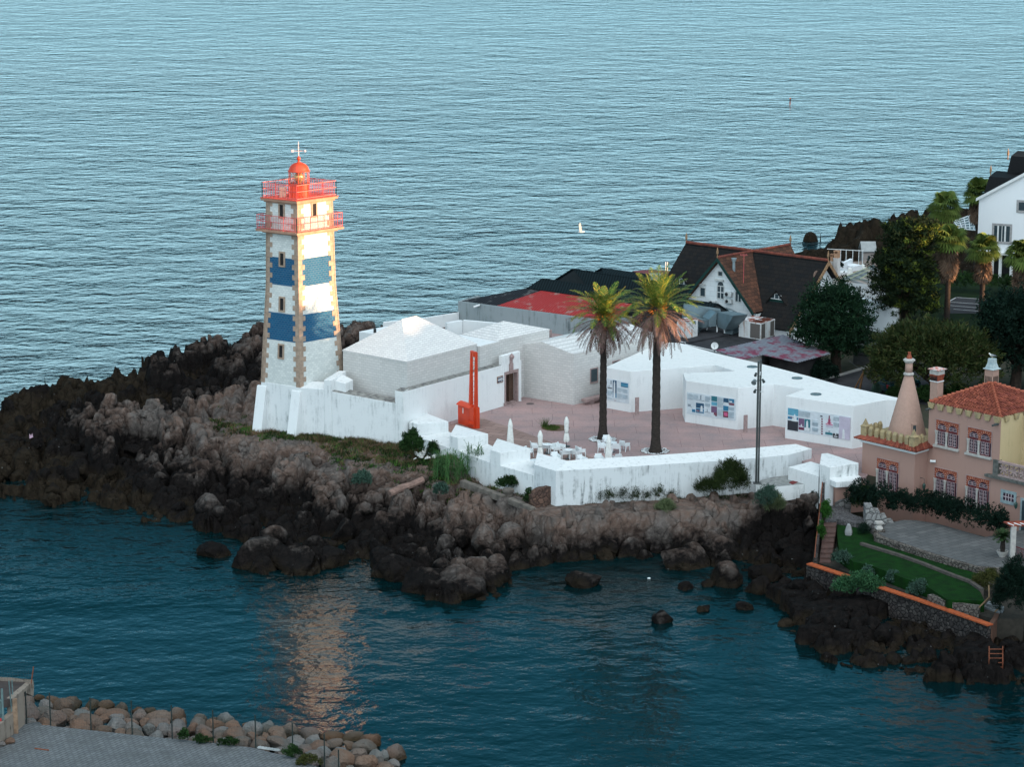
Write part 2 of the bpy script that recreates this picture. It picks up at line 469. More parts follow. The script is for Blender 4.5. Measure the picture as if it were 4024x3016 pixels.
le = MB(); le.lathe(TC.x, TC.y, [(.12, zg - .03), (.12, zg + .08), (.24, zg + .12), (.32, zg + .32), (.35, zg + .48), (.32, zg + .62), (.24, zg + .78), (.1, zg + .82)], 16)
le.build('lens', mat('brass_lens', (.75, .5, .2), .2, (.6, .38, .12), 3, metal=.7), lh, smooth=True)
do = MB(); prof = [(LR + .07, zg + .92), (LR + .1, zg + .96), (LR + .03, zg + 1.0)]
for i in range(1, 9):
    a = i * math.pi / 2 / 9; prof.append((LR * math.cos(a), zg + 1.0 + .62 * math.sin(a)))
prof += [(.13, zg + 1.66), (.08, zg + 1.72), (.08, zg + 1.78), (.13, zg + 1.83), (.16, zg + 1.91), (.13, zg + 1.99), (.06, zg + 2.04), (.03, zg + 2.12)]
do.lathe(TC.x, TC.y, prof, 32); do.build('dome', RED, lh, smooth=True)
vn = MB(); zt = zg + 2.05
vn.tube([(TC.x, TC.y, zt), (TC.x, TC.y, zt + 1.2)], [.035, .014], 6)
for dz in (.3, .7, 1.0): vn.lathe(TC.x, TC.y, [(.02, zt + dz - .05), (.06, zt + dz), (.02, zt + dz + .05)], 6)
vn.tube([(TC.x - .5, TC.y, zt + .45), (TC.x + .5, TC.y, zt + .45)], .025, 6)
vn.box((TC.x - .55, TC.y - .02, zt + .36), (TC.x - .36, TC.y + .02, zt + .55))
vn.lathe(TC.x + .5, TC.y, [(.02, zt + .36), (.1, zt + .45), (.02, zt + .54)], 8)
vn.build('weather_vane', mat('pink_white_vane', (.75, .5, .5), .5, (.7, .6, .6), 6), lh)
bx = MB(); pp = TC + (TL - TC) * .5 * s2; bx.cbox(pp.x, pp.y, zd, .5, .4, .75)
bx.build('equipment_box', mat('cream_metal', (.6, .48, .35), .5, (.5, .4, .3), 5), lh)
# ================================================================ fort wall below the lighthouse
KZ = 9.4
Kp = G(1584, 1541, KZ)
W1 = PF(TF, Kp)                                     # long seaward face, tower corner to the pier
_, zw1 = W1.uz(*c('C2', 665, 975)); uA, zA = W1.uz(*c('C2', 885, 1020)); uB, zB = W1.uz(*c('C2', 955, 1040)); uC, zC = W1.uz(*c('C2', 1550, 1150)); uK, _ = W1.uz(1584, 1541)
fw = thing('fort_wall', 'high streaked white wall with two sloping buttresses under the lighthouse', 'wall', (W1.P(uK * .5, 0).x, W1.P(uK * .5, 0).y, 5.0))
mb = MB()
def wall_piece(u0, u1, zt0, zt1, th=.9, dz=0, mt=1, d1=0.0, zb=4.2):
    a, b = W1.P(u0, 0, d1), W1.P(u1, 0, d1); c_, d_ = W1.P(u1, 0, -th), W1.P(u0, 0, -th)
    mb.prism([a, b, c_, d_], zb, [zt0, zt1, zt1 + dz, zt0 + dz], 0, mt)
wall_piece(-.05, uA, Z0 - .05, zA, 1.2, .3)
wall_piece(uA + .001, uB, zA + .75, zA + .78, 2.4, .25, d1=.02)
uM, _ = W1.uz(*c('C2', 1065, 1000))
wall_piece(uB + .001, uC, zB, zC, 1.1, .1, 2)
wall_piece(uC + .001, uK + .02, KZ + .05, KZ, .9, .08, 2, d1=.03)
# merlon body behind
a = W1.P(uA + .1, 0, -.4); mb.prism([W1.P(uA + .2, 0, -.5), W1.P(uM, 0, -.35), W1.P(uM, 0, -1.6), W1.P(uA + .2, 0, -1.9)], 6, [zA + .75, zA + .55, zA + .6, zA + 1.0], 0, 1)
# tower plinth face left of the corner and round the back
L1 = PF(TL, TF)
q = [TC + (p - TC) * 1.012 for p in base4]
mb.prism(q, 4.2, Z0 - .02, 0, 1)
mb.build('wall', [WHITE, WTOP, GRIME], fw, bevel=.04)
LW = (TF - TL).length
def buttress(u0, u1, px, py, zb):
    m_ = MB()
    P0, P1 = L1.P(u0, 0, 0), L1.P(u1, 0, 0)
    foot = G(px, py, zb); out = max(.9, (foot - P0).dot(L1.n))
    vs = [L1.P(u0, Z0 - .35, .12), L1.P(u1, Z0 - .35, .12), L1.P(u1, zb, out), L1.P(u0, zb, out), L1.P(u0, zb, -.1), L1.P(u1, zb, -.1), L1.P(u0, Z0 - .33, -.1), L1.P(u1, Z0 - .33, -.1)]
    m_.add(vs, [(0, 1, 2, 3), (0, 3, 4, 6), (1, 7, 5, 2), (0, 6, 7, 1), (3, 2, 5, 4), (4, 5, 7, 6)])
    return m_.build('buttress', WCLEAN, fw, bevel=.03)
buttress(-.35, .55, 984, 1678, 4.9)
buttress(LW - .75, LW + .12, 1111, 1690, 4.9)
# ================================================================ entrance wall with doorway
W2 = PF(Kp, Vector((-.78, 208.35, 0))); E = W2.P(W2.uz(2049, 1500)[0], 6.0)
uE, _ = W2.uz(2049, 1560); uD0, zD0 = W2.uz(1982.5, 1465); uD1, _ = W2.uz(2037, 1450.7)
uS, zS = W2.uz(1973.2, 1402.5); uT, _ = W2.uz(2044.2, 1384.8)
ew = thing('entrance_wall', 'white wall with stone doorway and carved finial behind the red signal mast', 'wall', (W2.P(uE * .5, 0).x, W2.P(uE * .5, 0).y, 6.0))
mb = MB(); ZD = 8.75; ZR = 10.15
def w2(u0, u1, z0, z1, d0, d1, mi=0): W2.box(mb, u0, u1, z0, z1, d0, d1, mi)
def w2p(u0, u1, z0, z1, d0, d1, mt=0): mb.prism([W2.P(u0, 0, d1), W2.P(u1, 0, d1), W2.P(u1, 0, d0), W2.P(u0, 0, d0)], z0, z1, 0, mt)
w2p(.0, uS, 5.0, KZ, -.85, 0, 1)
w2p(uS + .001, uD0, 5.0, ZR, -.35, 0)
w2p(uD0 + .001, uD1, ZD, ZR, -.35, 0)
w2p(uD1 + .001, uT, 5.0, ZR, -.35, 0)
w2p(uT + .001, uE, 5.0, ZR - .75, -.35, 0)
mb.build('wall', [WCLEAN, GRIME], ew, bevel=.03)
mb = MB(); f = .16
w2(uD0 - .0, uD0 + f, 6, ZD, -.36, .03); w2(uD1 - f, uD1, 6, ZD, -.36, .03); w2(uD0 + f, uD1 - f, ZD - .22, ZD, -.36, .03)
w2(uD0 - .12, uD0 + .02, 5.98, 6.25, -.1, .22)
dfm = mb.build('door_frame', ROSE, ew)
mb = MB(); W2.box(mb, uD1 - .75, uD1 - f - .02, 6.02, ZD - .25, -.9, -.37); mb.build('door', mat('brown_door', (.10, .06, .045), .7, (.06, .04, .03), 6), ew)
uc = (uD0 + uD1) / 2 - .1
mb = MB()
W2.box(mb, uc - .21, uc + .21, ZD - .05, ZD + .62, .0, .12); W2.box(mb, uc - .13, uc + .13, ZD + .621, ZD + 1.0, .0, .11)
p = W2.P(uc, 0, .12); mb.lathe(p.x, p.y, [(.12, ZD + .98), (.19, ZD + 1.12), (.21, ZD + 1.2), (.1, ZD + 1.36), (.02, ZD + 1.46)], 8)
mb.build('finial', ROSE, ew)
# plaque
u0, u1, z0, z1 = W2.rect('B2', 193, 815, 328, 985)
z1 = W2.uz(*c('B2', 260, 822))[1]; z0 = W2.uz(*c('B2', 260, 978))[1]
mb = MB(); W2.box(mb, u0, u1, z0, z1, .0, .05); pl = mb.build('plaque', mat('plaque_border', (.33, .22, .16), .6, (.25, .17, .13), 8), ew)
mb = MB(); fr = .07; W2.box(mb, u0 + fr, u1 - fr, z0 + fr, z1 - fr, .051, .06); mb.build('plaque_tile', WFRAME, pl)
def textobj(body, P, u, n, size, m, parent, name='lettering'):
    cu = bpy.data.curves.new(name, 'FONT'); cu.body = body; cu.size = size; cu.align_x = 'CENTER'; cu.align_y = 'CENTER'; cu.extrude = .004; cu.offset = size * .03
    cu.resolution_u = 2
    tmp = bpy.data.objects.new('tmp', cu); COL.objects.link(tmp)
    dg = bpy.context.evaluated_depsgraph_get(); me = bpy.data.meshes.new_from_object(tmp.evaluated_get(dg))
    bpy.data.objects.remove(tmp)
    z = Vector((0, 0, 1)); M4 = Matrix((( u.x, z.x, n.x, 0), (u.y, z.y, n.y, 0), (u.z, z.z, n.z, 0), (0, 0, 0, 1)))
    o = ORI[parent.name] if parent is not None else Vector((0, 0, 0))
    me.transform(Matrix.Translation(Vector(P) - o) @ M4)
    me.materials.clear(); me.materials.append(m)
    ob = bpy.data.objects.new(name, me); COL.objects.link(ob); ob.parent = parent; ORI[ob.name] = o
    return ob
INK = mat('dark_blue_ink', (.02, .03, .08), .6, (.03, .04, .1), 5)
um = (u0 + u1) / 2; zm = (z0 + z1) / 2
textobj('SANTA', W2.P(um, zm + .12, .07), W2.u, W2.n, .22, INK, pl)
textobj('MARTA', W2.P(um, zm - .13, .07), W2.u, W2.n, .22, INK, pl)
# steps fan
st = thing('door_steps', 'low fan shaped stone steps at the foot of the doorway', 'steps', G(2020, 1590, 6))
pts = [(400, 1460), (385, 1370), (690, 1310), (785, 1365), (590, 1512)]
for i in range(4):
    t = i * .2
    cpt = (440, 1370)
    q_ = [g('B2', x + (cpt[0] - x) * t, y + (cpt[1] - y) * t, 6.0) for x, y in pts]
    mb = MB(); mb.prism(q_, 5.95 if i == 0 else 6.0 + .05 * i + .001, 6.05 + .05 * i); mb.build('step', ROSE, st)
# dark court seen through the doorway
mb = MB(); W2.box(mb, uD0 + .3, uD0 + 1.0, 6.03, 7.3, -2.4, -2.1); W2.box(mb, uD0 + 1.05, uD0 + 1.2, 6.03, 7.35, -2.5, -1.9)
tag(mb.build('counter', [mat('dark_counter', (.07, .05, .045), .7)]), 'dark counter seen inside the doorway behind the entrance wall', 'counter')
# ================================================================ tiled museum blocks
TLA = tiles('white_wall_tiles_warm', (.60, .59, .57), (.53, .525, .51), (.40, .39, .38), .46, .21, .5, (1.35, 0, 0))
TLR = tiles('white_roof_tiles', (.70, .69, .67), (.62, .61, .60), (.44, .43, .42), .42, .12, .55, (1.35, 0, 0))
def block(name, label, F_, Lc, Rc, zb, ze, roof_fn, wm=TLA, rm=TLR):
    Bc = Lc + Rc - F_
    r = thing(name, label, 'building', (F_.x, F_.y, zb))
    mb = MB(); mb.prism([F_, Rc, Bc, Lc], zb, ze); mb.build('wall', wm, r)
    mb = MB(); roof_fn(mb, F_, Rc, Bc, Lc, ze); mb.build('roof', rm, r)
    return r
def hip(px0, py0, px1, k=.5):
    def fn(mb, F_, Rc, Bc, Lc, ze):
        e = .03; ctr = (F_ + Bc) / 2
        cor = [ctr + (p - ctr) * (1 + e / 3) for p in (F_, Rc, Bc, Lc)]
        def at(px):
            lo, hi = 0.02, .98
            for _ in range(30):
                t = (lo + hi) / 2; p = F_ + (Lc - F_) * k + (Rc - F_) * t
                x = CX + F * p.x / (p.y * math.cos(PITCH) + (CAMZ - ze) * math.sin(PITCH))
                if x < px: lo = t
                else: hi = t
            return p
        A, B = at(px0), at(px1) if px1 else None
        zr = Hz(A, py0)
        cz = [Vector((p.x, p.y, ze - .06)) for p in cor]; cu = [Vector((p.x, p.y, ze + .015)) for p in cor]
        if B is None:
            vs = cz + cu + [Vector((A.x, A.y, zr))]
            mb.add(vs, [(0, 1, 5, 4), (1, 2, 6, 5), (2, 3, 7, 6), (3, 0, 4, 7), (4, 5, 8), (5, 6, 8), (6, 7, 8), (7, 4, 8), (3, 2, 1, 0)])
        else:
            vs = cz + cu + [Vector((A.x, A.y, zr)), Vector((B.x, B.y, zr))]
            mb.add(vs, [(0, 1, 5, 4), (1, 2, 6, 5), (2, 3, 7, 6), (3, 0, 4, 7), (4, 5, 9, 8), (5, 6, 9), (6, 7, 8, 9), (7, 4, 8), (3, 2, 1, 0)])
    return fn
def flat(p): return Vector((p[0], p[1], 0))
WA = PF(W2.P(0, 0, -.88), W2.P(5, 0, -.88))
_a, zF = WA.uz(1599.6, 1421.7); _b, zR_ = WA.uz(1873, 1353.5); zeA = (zF + zR_) / 2; FA = flat(WA.P(_a, 0)); RA_ = flat(WA.P(_b, 0))
LA = flat(G(1347.6, 1376.6, zeA)); RA = RA_
block('tiled_house', 'white tiled building with hipped roof beside the lighthouse and behind the mast', FA, LA, RA, 6.0, zeA, hip(1581, 1255, 1636))
_a, zl = WA.uz(1888, 1361); P_ = WA.P(_a, 0, -.02)
lk = [flat(P_), flat(WA.P(WA.uz(1962, 1344)[0], 0, -.02)), flat(g('B7', 1110, 598, zl) + Vector((.2, 1.5, 0))), flat(g('B7', 640, 525, zl)), flat(g('B7', 870, 665, zl))]
mb = MB(); mb.prism(lk, 6.0, zl, 0, 1); tag(mb.build('flat_link_building', [TLA, WCLEAN], bevel=.02), 'small flat roofed white block between the first and second hipped buildings', 'building')
zeB = zl + .05
FB = flat(g('B7', 1110, 598, zeB)); LB = flat(g('B7', 690, 520, zeB)); RB = flat(g('B7', 1765, 458, zeB))
tb = block('tiled_house', 'white tiled building with low pyramid roof in front of the grey concrete wall', FB, LB, RB, 6.0, zeB, hip(1978, 1262, None, .55))
# buttress block with rose pier at its right corner
mb = MB(); pr = g('B7', 1770, 560, 9.6); mb.cbox(pr.x, pr.y, 8.2, .35, .3, Hz(pr, c('B7', 0, 465)[1]) - 8.2); mb.cbox(pr.x, pr.y - .1, 9.2, .7, .6, .12)
mb.build('corner_pier', ROSE, tb)
# back yard parapet
yw = [g('B7', 500, 380, 11.0), g('B7', 690, 345, 11.0), g('B7', 1095, 380, 11.0), g('B7', 1400, 420, 11.0)]
mb = MB()
for i in range(3):
    a_, b_ = yw[i], yw[i + 1]; u_ = unit2(a_, b_); n_ = Vector((-u_.y, u_.x, 0)) * .3
    mb.prism([a_, b_, b_ + n_, a_ + n_], 6.0, 11.0 - .001 * i)
tag(mb.build('yard_wall', WCLEAN, bevel=.03), 'white yard wall wrapping the rear of the low pyramid roofed building', 'wall')
C0 = flat(G(2253, 1592.4, 6)); CL = flat(G(2051.8, 1559.3, 6)); CRt = flat(G(2597, 1513.6, 6))
zeC = Hz(C0, 1393.3); WL = PF(CL, C0); uP, zP = WL.uz(2126, 1343.6); lc = (C0 - CL).length
tc = thing('tiled_house', 'long white tiled building with gabled end and rose window frames behind the palms', 'building', (C0.x, C0.y, 6))
CLt = flat(G(2000, 1376, zeC)); CLm = CL + (CL - C0) * .3
BCt = CLm + CRt - C0
zlft = WL.uz(2004, 1376)[1]
mb = MB()
pk = CL + (C0 - CL) * (uP / lc)
dR = CRt - C0
def z3(p, z): return Vector((p.x, p.y, z))
vs = [z3(C0, 5.5), z3(C0, zeC), z3(pk, zP), z3(CLm, zeC - .2), z3(CLm, 5.5)]
vs2 = [v + Vector((dR.x, dR.y, 0)) for v in vs]
mb.add(vs + vs2, [(0, 1, 2, 3, 4), (9, 8, 7, 6, 5), (0, 5, 6, 1), (3, 8, 9, 4), (1, 6, 7, 2), (2, 7, 8, 3)])
mb.build('wall', TLA, tc)
mb = MB(); e = Vector((0, 0, .015))
mb.slab([vs[1] + e, vs2[1] + e, vs2[2] + e, vs[2] + e], .08); mb.slab([vs[2] + e, vs2[2] + e, vs2[3] + e, vs[3] + e], .08)
mb.build('roof', TLR, tc)
WR = PF(C0, CRt)
def window(pf, par, u0, u1, z0, z1, frm, f=.12, deep=.12, mull=0, trans=0, pane=None, sill=True, proud=.03, name='window', fin=None):
    m_ = MB()
    pf.box(m_, u0 - f, u0, z0 - f, z1 + f, -.05, proud); pf.box(m_, u1, u1 + f, z0 - f, z1 + f, -.05, proud)
    pf.box(m_, u0, u1, z1, z1 + f, -.05, proud - .003); pf.box(m_, u0, u1, z0 - f, z0, -.05, proud + (.05 if sill else 0))
    w = m_.build(name, frm, par)
    m_ = MB(); pf.box(m_, u0, u1, z0, z1, -.03, .008); m_.build('pane', pane or GLASS, w)
    if mull or trans:
        m_ = MB(); b = .03
        for k in range(1, mull + 1):
            uu = u0 + (u1 - u0) * k / (mull + 1); pf.box(m_, uu - b, uu + b, z0 + .002, z1 - .002, .0, .02)
        for k in range(1, trans + 1):
            zz_ = z0 + (z1 - z0) * k / (trans + 1); pf.box(m_, u0 + .002, u1 - .002, zz_ - b, zz_ + b, .0, .017)
        m_.build('glazing_bar', fin or WFRAME, w)
    return w
for (x0, y0, x1, y1) in ((238, 800, 286, 880), (580, 690, 628, 690 + 60), (408, 735, 456, 735 + 60)):
    u0, u1, _, _ = WR.rect('C4', x0, y0, x1, y1); _, z1 = WR.uz(*c('C4', (x0 + x1) / 2, y0 - (18 if x0 < 300 else 10))); z0 = WR.uz(*c('C4', (x0 + x1) / 2, y1))[1]
    window(WR, tc, u0, u1, z0 if x0 < 300 else z1 - 1.3, z1, ROSE, .1)
# bench
u0, z0 = WR.uz(*c('C4', 140, 1035)); u1, _ = WR.uz(*c('C4', 300, 1000))
bn = thing('bench', 'long pink stone bench against the tiled wall by the left palm', 'bench', WR.P((u0 + u1) / 2, 6, .6))
mb = MB(); WR.box(mb, u0, u1 + .2, 6.28, 6.5, .35, .95); mb.build('seat', ROSE, bn, bevel=.02)
mb = MB(); WR.box(mb, u0 + .5, u0 + 1.0, 6, 6.279, .45, .85); WR.box(mb, u1 - .5, u1, 6, 6.279, .45, .85); mb.build('leg', ROSE, bn)
# ================================================================ courtyard
def tri_off(a, b, d):
    u = unit2(a, b); return Vector((-u.y, u.x, 0)) * d
ZP = 7.15
M1 = [g('D4', 255, 380, 6.95), g('D4', 330, 395, 6.95), g('D4', 622, 374, ZP), g('D4', 410, 291, ZP)]
M2 = [g('D4', 632, 502, 6.95), g('D4', 708, 526, 6.95), g('D4', 992, 488, ZP), g('D4', 690, 400, ZP)]
M3 = [g('D4', 1012, 637, 6.95), g('D4', 1105, 663, 6.95), g('D4', 1385, 627, ZP), g('D4', 1075, 530, ZP)]
ZO, ZI = 6.75, 7.1
out = [g('D4', 1420, 775, ZO), g('D4', 1620, 835, ZO), G(2300, 1846, ZO), G(2526, 1832, ZO), G(2693, 1821, ZO), G(2850, 1811, ZO), G(2969, 1802, ZO), G(3098, 1789, ZO), G(3190, 1764.5, ZO)]
inn = [g('D4', 1450, 665, ZI), g('D4', 1730, 740, ZI), G(2300, 1805, ZI), G(2526, 1793, ZI), G(2693, 1782, ZI), G(2850, 1770, ZI), G(2969, 1760, ZI), G(3060, 1752, ZI), G(3127, 1746, ZI)]
MR = [g('J', 1048, 355, 6.95), g('J', 1240, 417, 6.9), g('J', 1775, 335, ZP), g('J', 1195, 149, ZP), g('J', 1080, 160, ZP)]
pw = thing('sea_parapet', 'long low white parapet with thick worn top and square merlons edging the courtyard', 'wall', (out[3].x, out[3].y, 4.2))
mb = MB()
n = len(out)
for i in range(n - 1):
    mb.prism([out[i], out[i + 1], inn[i + 1], inn[i]], 3.4, [ZO, ZO, ZI, ZI], 0, 1)
ends = mb.build('parapet_wall', [WOLD, WTOP], pw)
def merlon(q, name='merlon', zs=5.9):
    z = [p.z for p in q]
    m_ = MB(); m_.prism(q, zs, z, 0, 1); return m_.build(name, [WHITE, WTOP], pw, bevel=.03)
for q in (M1, M2, M3, MR): merlon(q, zs=4.0 if q is MR else 5.9)
# sill wall carrying the left merlons: follows their outer line, thick as they are
ol = [M1[0], M1[1], M2[0], M2[1], M3[0], M3[1], out[0]]
il = [M1[3], M1[2], M2[3], M2[2], M3[3], M3[2], inn[0]]
ou = unit2(M1[0], out[0]); on = Vector((ou.y, -ou.x, 0))
mb = MB()
for i in range(len(ol) - 1):
    a, b, c_, d_ = ol[i] + on * .012, ol[i + 1] + on * .012, il[i + 1], il[i]
    if i % 2: mb.prism([a + on * .0, b, c_, d_], 3.4, [5.95, 5.95, 6.35, 6.35], 0, 1)
    else: mb.prism([a, b, c_, d_], 3.4, [5.97, 5.97, 6.0, 6.0], 0, 1)
mb.build('sill_wall', [WHITE, WTOP], pw)
# right hand sills
s1 = [g('J', 465, 412, 6.15), g('J', 1030, 585, 6.05), g('J', 1048, 360, 6.45), g('J', 880, 308, 6.45)]
mb = MB(); mb.prism(s1, 3.6, [p.z for p in s1], 0, 1)
s2 = [g('J', 1240, 650, 6.0), g('J', 1350, 695, 6.0), g('J', 1822, 660, 6.0), g('J', 1818, 600, 6.2), g('J', 1770, 560, 6.2), g('J', 1240, 560, 6.2)]
mb.prism(s2, 5.6, [p.z for p in s2], 0, 1)
mb.build('sill_wall', [WHITE, WTOP], pw)
# apron slab below the parapet with hatch
ap = [g('J', -60, 660, 5.2), g('J', 460, 518, 5.2), g('J', 1020, 690, 5.2), g('J', 1045, 700, 5.2), g('J', 300, 772, 5.2), g('J', -140, 745, 5.2)]
APR = thing('lower_platform', 'low white walled platform with worn grey top and a red hatch under the lamp post', 'platform', (ap[0].x, ap[0].y, 4))
mb = MB(); mb.prism(ap, 3.0, 5.2, 0, 1); mb.build('wall', [WHITE, mat('worn_platform_top', (.30, .31, .30), .9, (.17, .18, .18), 3, bmp=.3)], APR)
mb = MB(); mb.prism([g('J', 475, 700, 5.21), g('J', 590, 648, 5.21), g('J', 655, 688, 5.21), g('J', 545, 738, 5.21)], 5.19, 5.225); mb.build('hatch', mat('red_hatch', (.16, .03, .03), .6), APR)
# paving
PAV = mat('rose_paving', (.43, .285, .27), .8, (.30, .235, .235), .5, lo=.3, hi=.7, bmp=.12, bsc=6)
nt, N, K, bs = nodes(PAV)
old = bs.inputs['Base Color'].links[0].from_socket
n2 = noise_t(nt, coords(nt), 5, 6, .7)
brk = N.new('ShaderNodeTexBrick'); L(coords(nt), brk.inputs['Vector']); brk.inputs['Scale'].default_value = 1; brk.inputs['Brick Width'].default_value = 3.2; brk.inputs['Row Height'].default_value = 2.1; brk.inputs['Mortar Size'].default_value = .02
brk.inputs['Color1'].default_value = (1, 1, 1, 1); brk.inputs['Color2'].default_value = (.9, .9, .9, 1); brk.inputs['Mortar'].default_value = (.62, .6, .6, 1)
K.new(mix(nt, 1.0, mix(nt, ramp(nt, n2, [(.48, 0.0), (.7, .45)]), old, (.15, .12, .12)), brk.outputs['Color'], 'MULTIPLY'), bs.inputs['Base Color'])
pin = [p.copy() for p in inn]
pav = [M1[2], M2[3], M2[2], M3[3], M3[2], inn[0]] + inn[1:] + [MR[4], MR[3], MR[2], g('J', 1900, 600, 6), G(3620, 1640, 6), G(3300, 1500, 6), G(2950, 1430, 6), G(2600, 1330, 6), G(2100, 1250, 6), G(1700, 1330, 6), G(1560, 1500, 6), W2.P(.3, 6, 0), M1[3]]
mb = MB(); mb.prism(pav, 5.4, 6.0); o = mb.build('courtyard_paving', PAV, recalc=True); tag(o, kind='structure')
SLB = tiles('brown_slab_paving', (.24, .165, .145), (.30, .21, .185), (.10, .07, .065), 1.5, .8, .85)
nt, N, K, bs = nodes(SLB)
for nd in N:
    if nd.type == 'COMBXYZ': cbn = nd
    if nd.type == 'TEX_BRICK': nd.inputs['Mortar Size'].default_value = .02
sxn = [nd for nd in N if nd.type == 'SEPXYZ'][0]
K.new(math_n(nt, 'ADD', math_n(nt, 'MULTIPLY', sxn.outputs['X'], .45), math_n(nt, 'MULTIPLY', sxn.outputs['Y'], .9)), cbn.inputs['Y'])
K.new(math_n(nt, 'SUBTRACT', math_n(nt, 'MULTIPLY', sxn.outputs['X'], .9), math_n(nt, 'MULTIPLY', sxn.outputs['Y'], .45)), cbn.inputs['X'])
sl = [g('D4', 630, 405, 6), g('D4', 720, 378, 6), g('D4', 890, 328, 6), g('D4', 1200, 430, 6), g('D4', 1560, 560, 6), g('D4', 1780, 640, 6), g('D4', 2040, 738, 6)]
sl2 = [inn[1], inn[0], M3[2], M3[3], M2[2], M2[3], M1[2]]
mb = MB(); mb.prism(sl + sl2, 5.9, 6.004); tag(mb.build('slab_paving', SLB), kind='structure')
# planting circles
def circle(px0, px1, cy, z, name, cat, label, pebbles, group=None):
    cx = (px0 + px1) / 2; ct = G(cx, cy, z); r_ = (px1 - px0) / 2 / F * (ct - CAM).length
    root = thing(name, label, cat, (ct.x, ct.y, z), group)
    rr = random.Random(int(px0))
    mb = MB(); mb.lathe(ct.x, ct.y, [(r_, z - .05), (r_, z + .006), (r_ - .02, z + .01)], 40)
    mb.build('soil', mat('dark_soil', (.06, .045, .035), .95, (.13, .085, .06), 3, bmp=.4) if pebbles else mat('dry_soil', (.16, .10, .07), .95, (.09, .06, .04), 3, bmp=.4), root)
    mb = MB(); mb.lathe(ct.x, ct.y, [(r_ + .05, z - .02), (r_ + .05, z + .012), (r_ - .0, z + .012), (r_, z - .02)], 40); mb.build('rim', ROSE, root)
    return root, ct, r_
def blob(mb, p, r, rr, n=6, mi=0, fl=.6):
    ph = rr.random() * 6
    pr = [(r * .3, p[2] - r * fl * .5), (r * (.9 + rr.random() * .2), p[2]), (r * .75, p[2] + r * fl * .6), (r * .2, p[2] + r * fl)]
    mb.lathe(p[0], p[1], pr, n, mi, ph)
PEB = mat('white_pebbles', (.62, .64, .64), .7, (.38, .40, .42), 6, island=.35)
def pebbles(par, ct, r_, inner, seed, nn=420):
    rr = random.Random(seed); mb = MB()
    for _ in range(nn):
        a = rr.random() * 6.283; q = inner + (r_ - .05 - inner) * rr.random() ** .9
        if rr.random() < .25 * (math.sin(a * 3) + 1): continue
        blob(mb, (ct.x + q * math.cos(a), ct.y + q * math.sin(a), ct.z + .03), .035 + rr.random() * .05, rr)
    return tag(mb.build('pebbles', PEB, par, recalc=False), kind='stuff')
# ---- foliage helpers
def quads(cent, ax, ay):
    """cent (n,3), ax, ay half axes (n,3) -> verts, faces"""
    n = len(cent)
    V = np.stack([cent - ax - ay, cent + ax - ay, cent + ax + ay, cent - ax + ay], 1).reshape(-1, 3)
    Fa = np.arange(n * 4).reshape(n, 4)
    return V, Fa
def rand_unit(rs, n):
    v = rs.normal(size=(n, 3)); return v / np.linalg.norm(v, axis=1)[:, None]
def leaf_mat(name, a, b, rough=.6, isl=.35, third=None):
    if name in MATS: return MATS[name]
    m = bpy.data.materials.new(name); MATS[name] = m
    nt, N, K, bs = nodes(m); bs.inputs['Roughness'].default_value = rough; bs.inputs['Specular IOR Level'].default_value = .08
    rnd = N.new('ShaderNodeNewGeometry').outputs['Random Per Island']
    st = [(0, a), (1, b)] if third is None else [(0, a), (.7, b), (1, third)]
    cc = ramp(nt, rnd, st)
    f = noise_t(nt, coords(nt), .7, 3)
    k = ramp(nt, f, [(.3, 1 - isl), (.7, 1 + isl)])
    K.new(mix(nt, 1.0, cc, k, 'MULTIPLY'), bs.inputs['Base Color'])
    return m
BARK = mat('palm_bark', (.052, .042, .036), .95, (.028, .024, .022), 4, sc=(1, 1, 3), bmp=.8, bsc=9, bd=.08)
PGRN = leaf_mat('palm_green', (.045, .10, .018), (.10, .145, .024), .5, .4, (.30, .24, .045))  # third tone paints golden sunlight into random leaflets
PDRY = leaf_mat('dry_frond', (.12, .075, .07), (.20, .125, .11), .8, .4, (.07, .07, .04))
PORN = mat('palm_fruit_orange', (.50, .17, .03), .7, (.35, .14, .03), 6, bmp=.5)
def frond(rs, base, az, el, Ln, droop, nl=26, lw=.019, ll=.36, vee=.5):
    """one feather frond -> rachis points and leaflet quads"""
    t = np.linspace(0, 1, nl + 1)
    e = el - droop * t ** 1.4
    ds = Ln / nl
    hx = np.concatenate([[0], np.cumsum(np.cos(e[:-1]) * ds)]); hz = np.concatenate([[0], np.cumsum(np.sin(e[:-1]) * ds)])
    d = np.array([math.sin(az), math.cos(az)])
    P = np.stack([base[0] + hx * d[0], base[1] + hx * d[1], base[2] + hz], 1)
    T = np.stack([np.cos(e) * d[0], np.cos(e) * d[1], np.sin(e)], 1)
    S = np.array([d[1], -d[0], 0.0])
    U = np.cross(T, S); U = np.where(U[:, 2:3] < 0, -U, U)
    cs, xs, ys = [], [], []
    for sgn in (-1, 1):
        w = np.sin(np.clip(t, .06, 1) * np.pi) ** .6 * ll + .05
        jit = rs.uniform(-.15, .15, (nl + 1, 3))
        D = sgn * S + T * (.75 + .4 * t[:, None]) + U * (vee - .9 * t[:, None] * .6) + jit
        D[:, 2] -= .15
        D /= np.linalg.norm(D, axis=1)[:, None]
        half = D * (w[:, None] / 2)
        N_ = np.cross(D, U); N_ /= np.maximum(np.linalg.norm(N_, axis=1)[:, None], 1e-6)
        m = t > .08
        cs.append((P + half)[m]); xs.append(half[m]); ys.append((N_ * lw)[m])
    # rachis as thin quads
    mid = (P[1:] + P[:-1]) / 2; hl = (P[1:] - P[:-1]) / 2
    cs.append(mid); xs.append(hl); ys.append(np.tile(S * .03, (len(mid), 1)))
    return np.concatenate(cs), np.concatenate(xs), np.concatenate(ys)
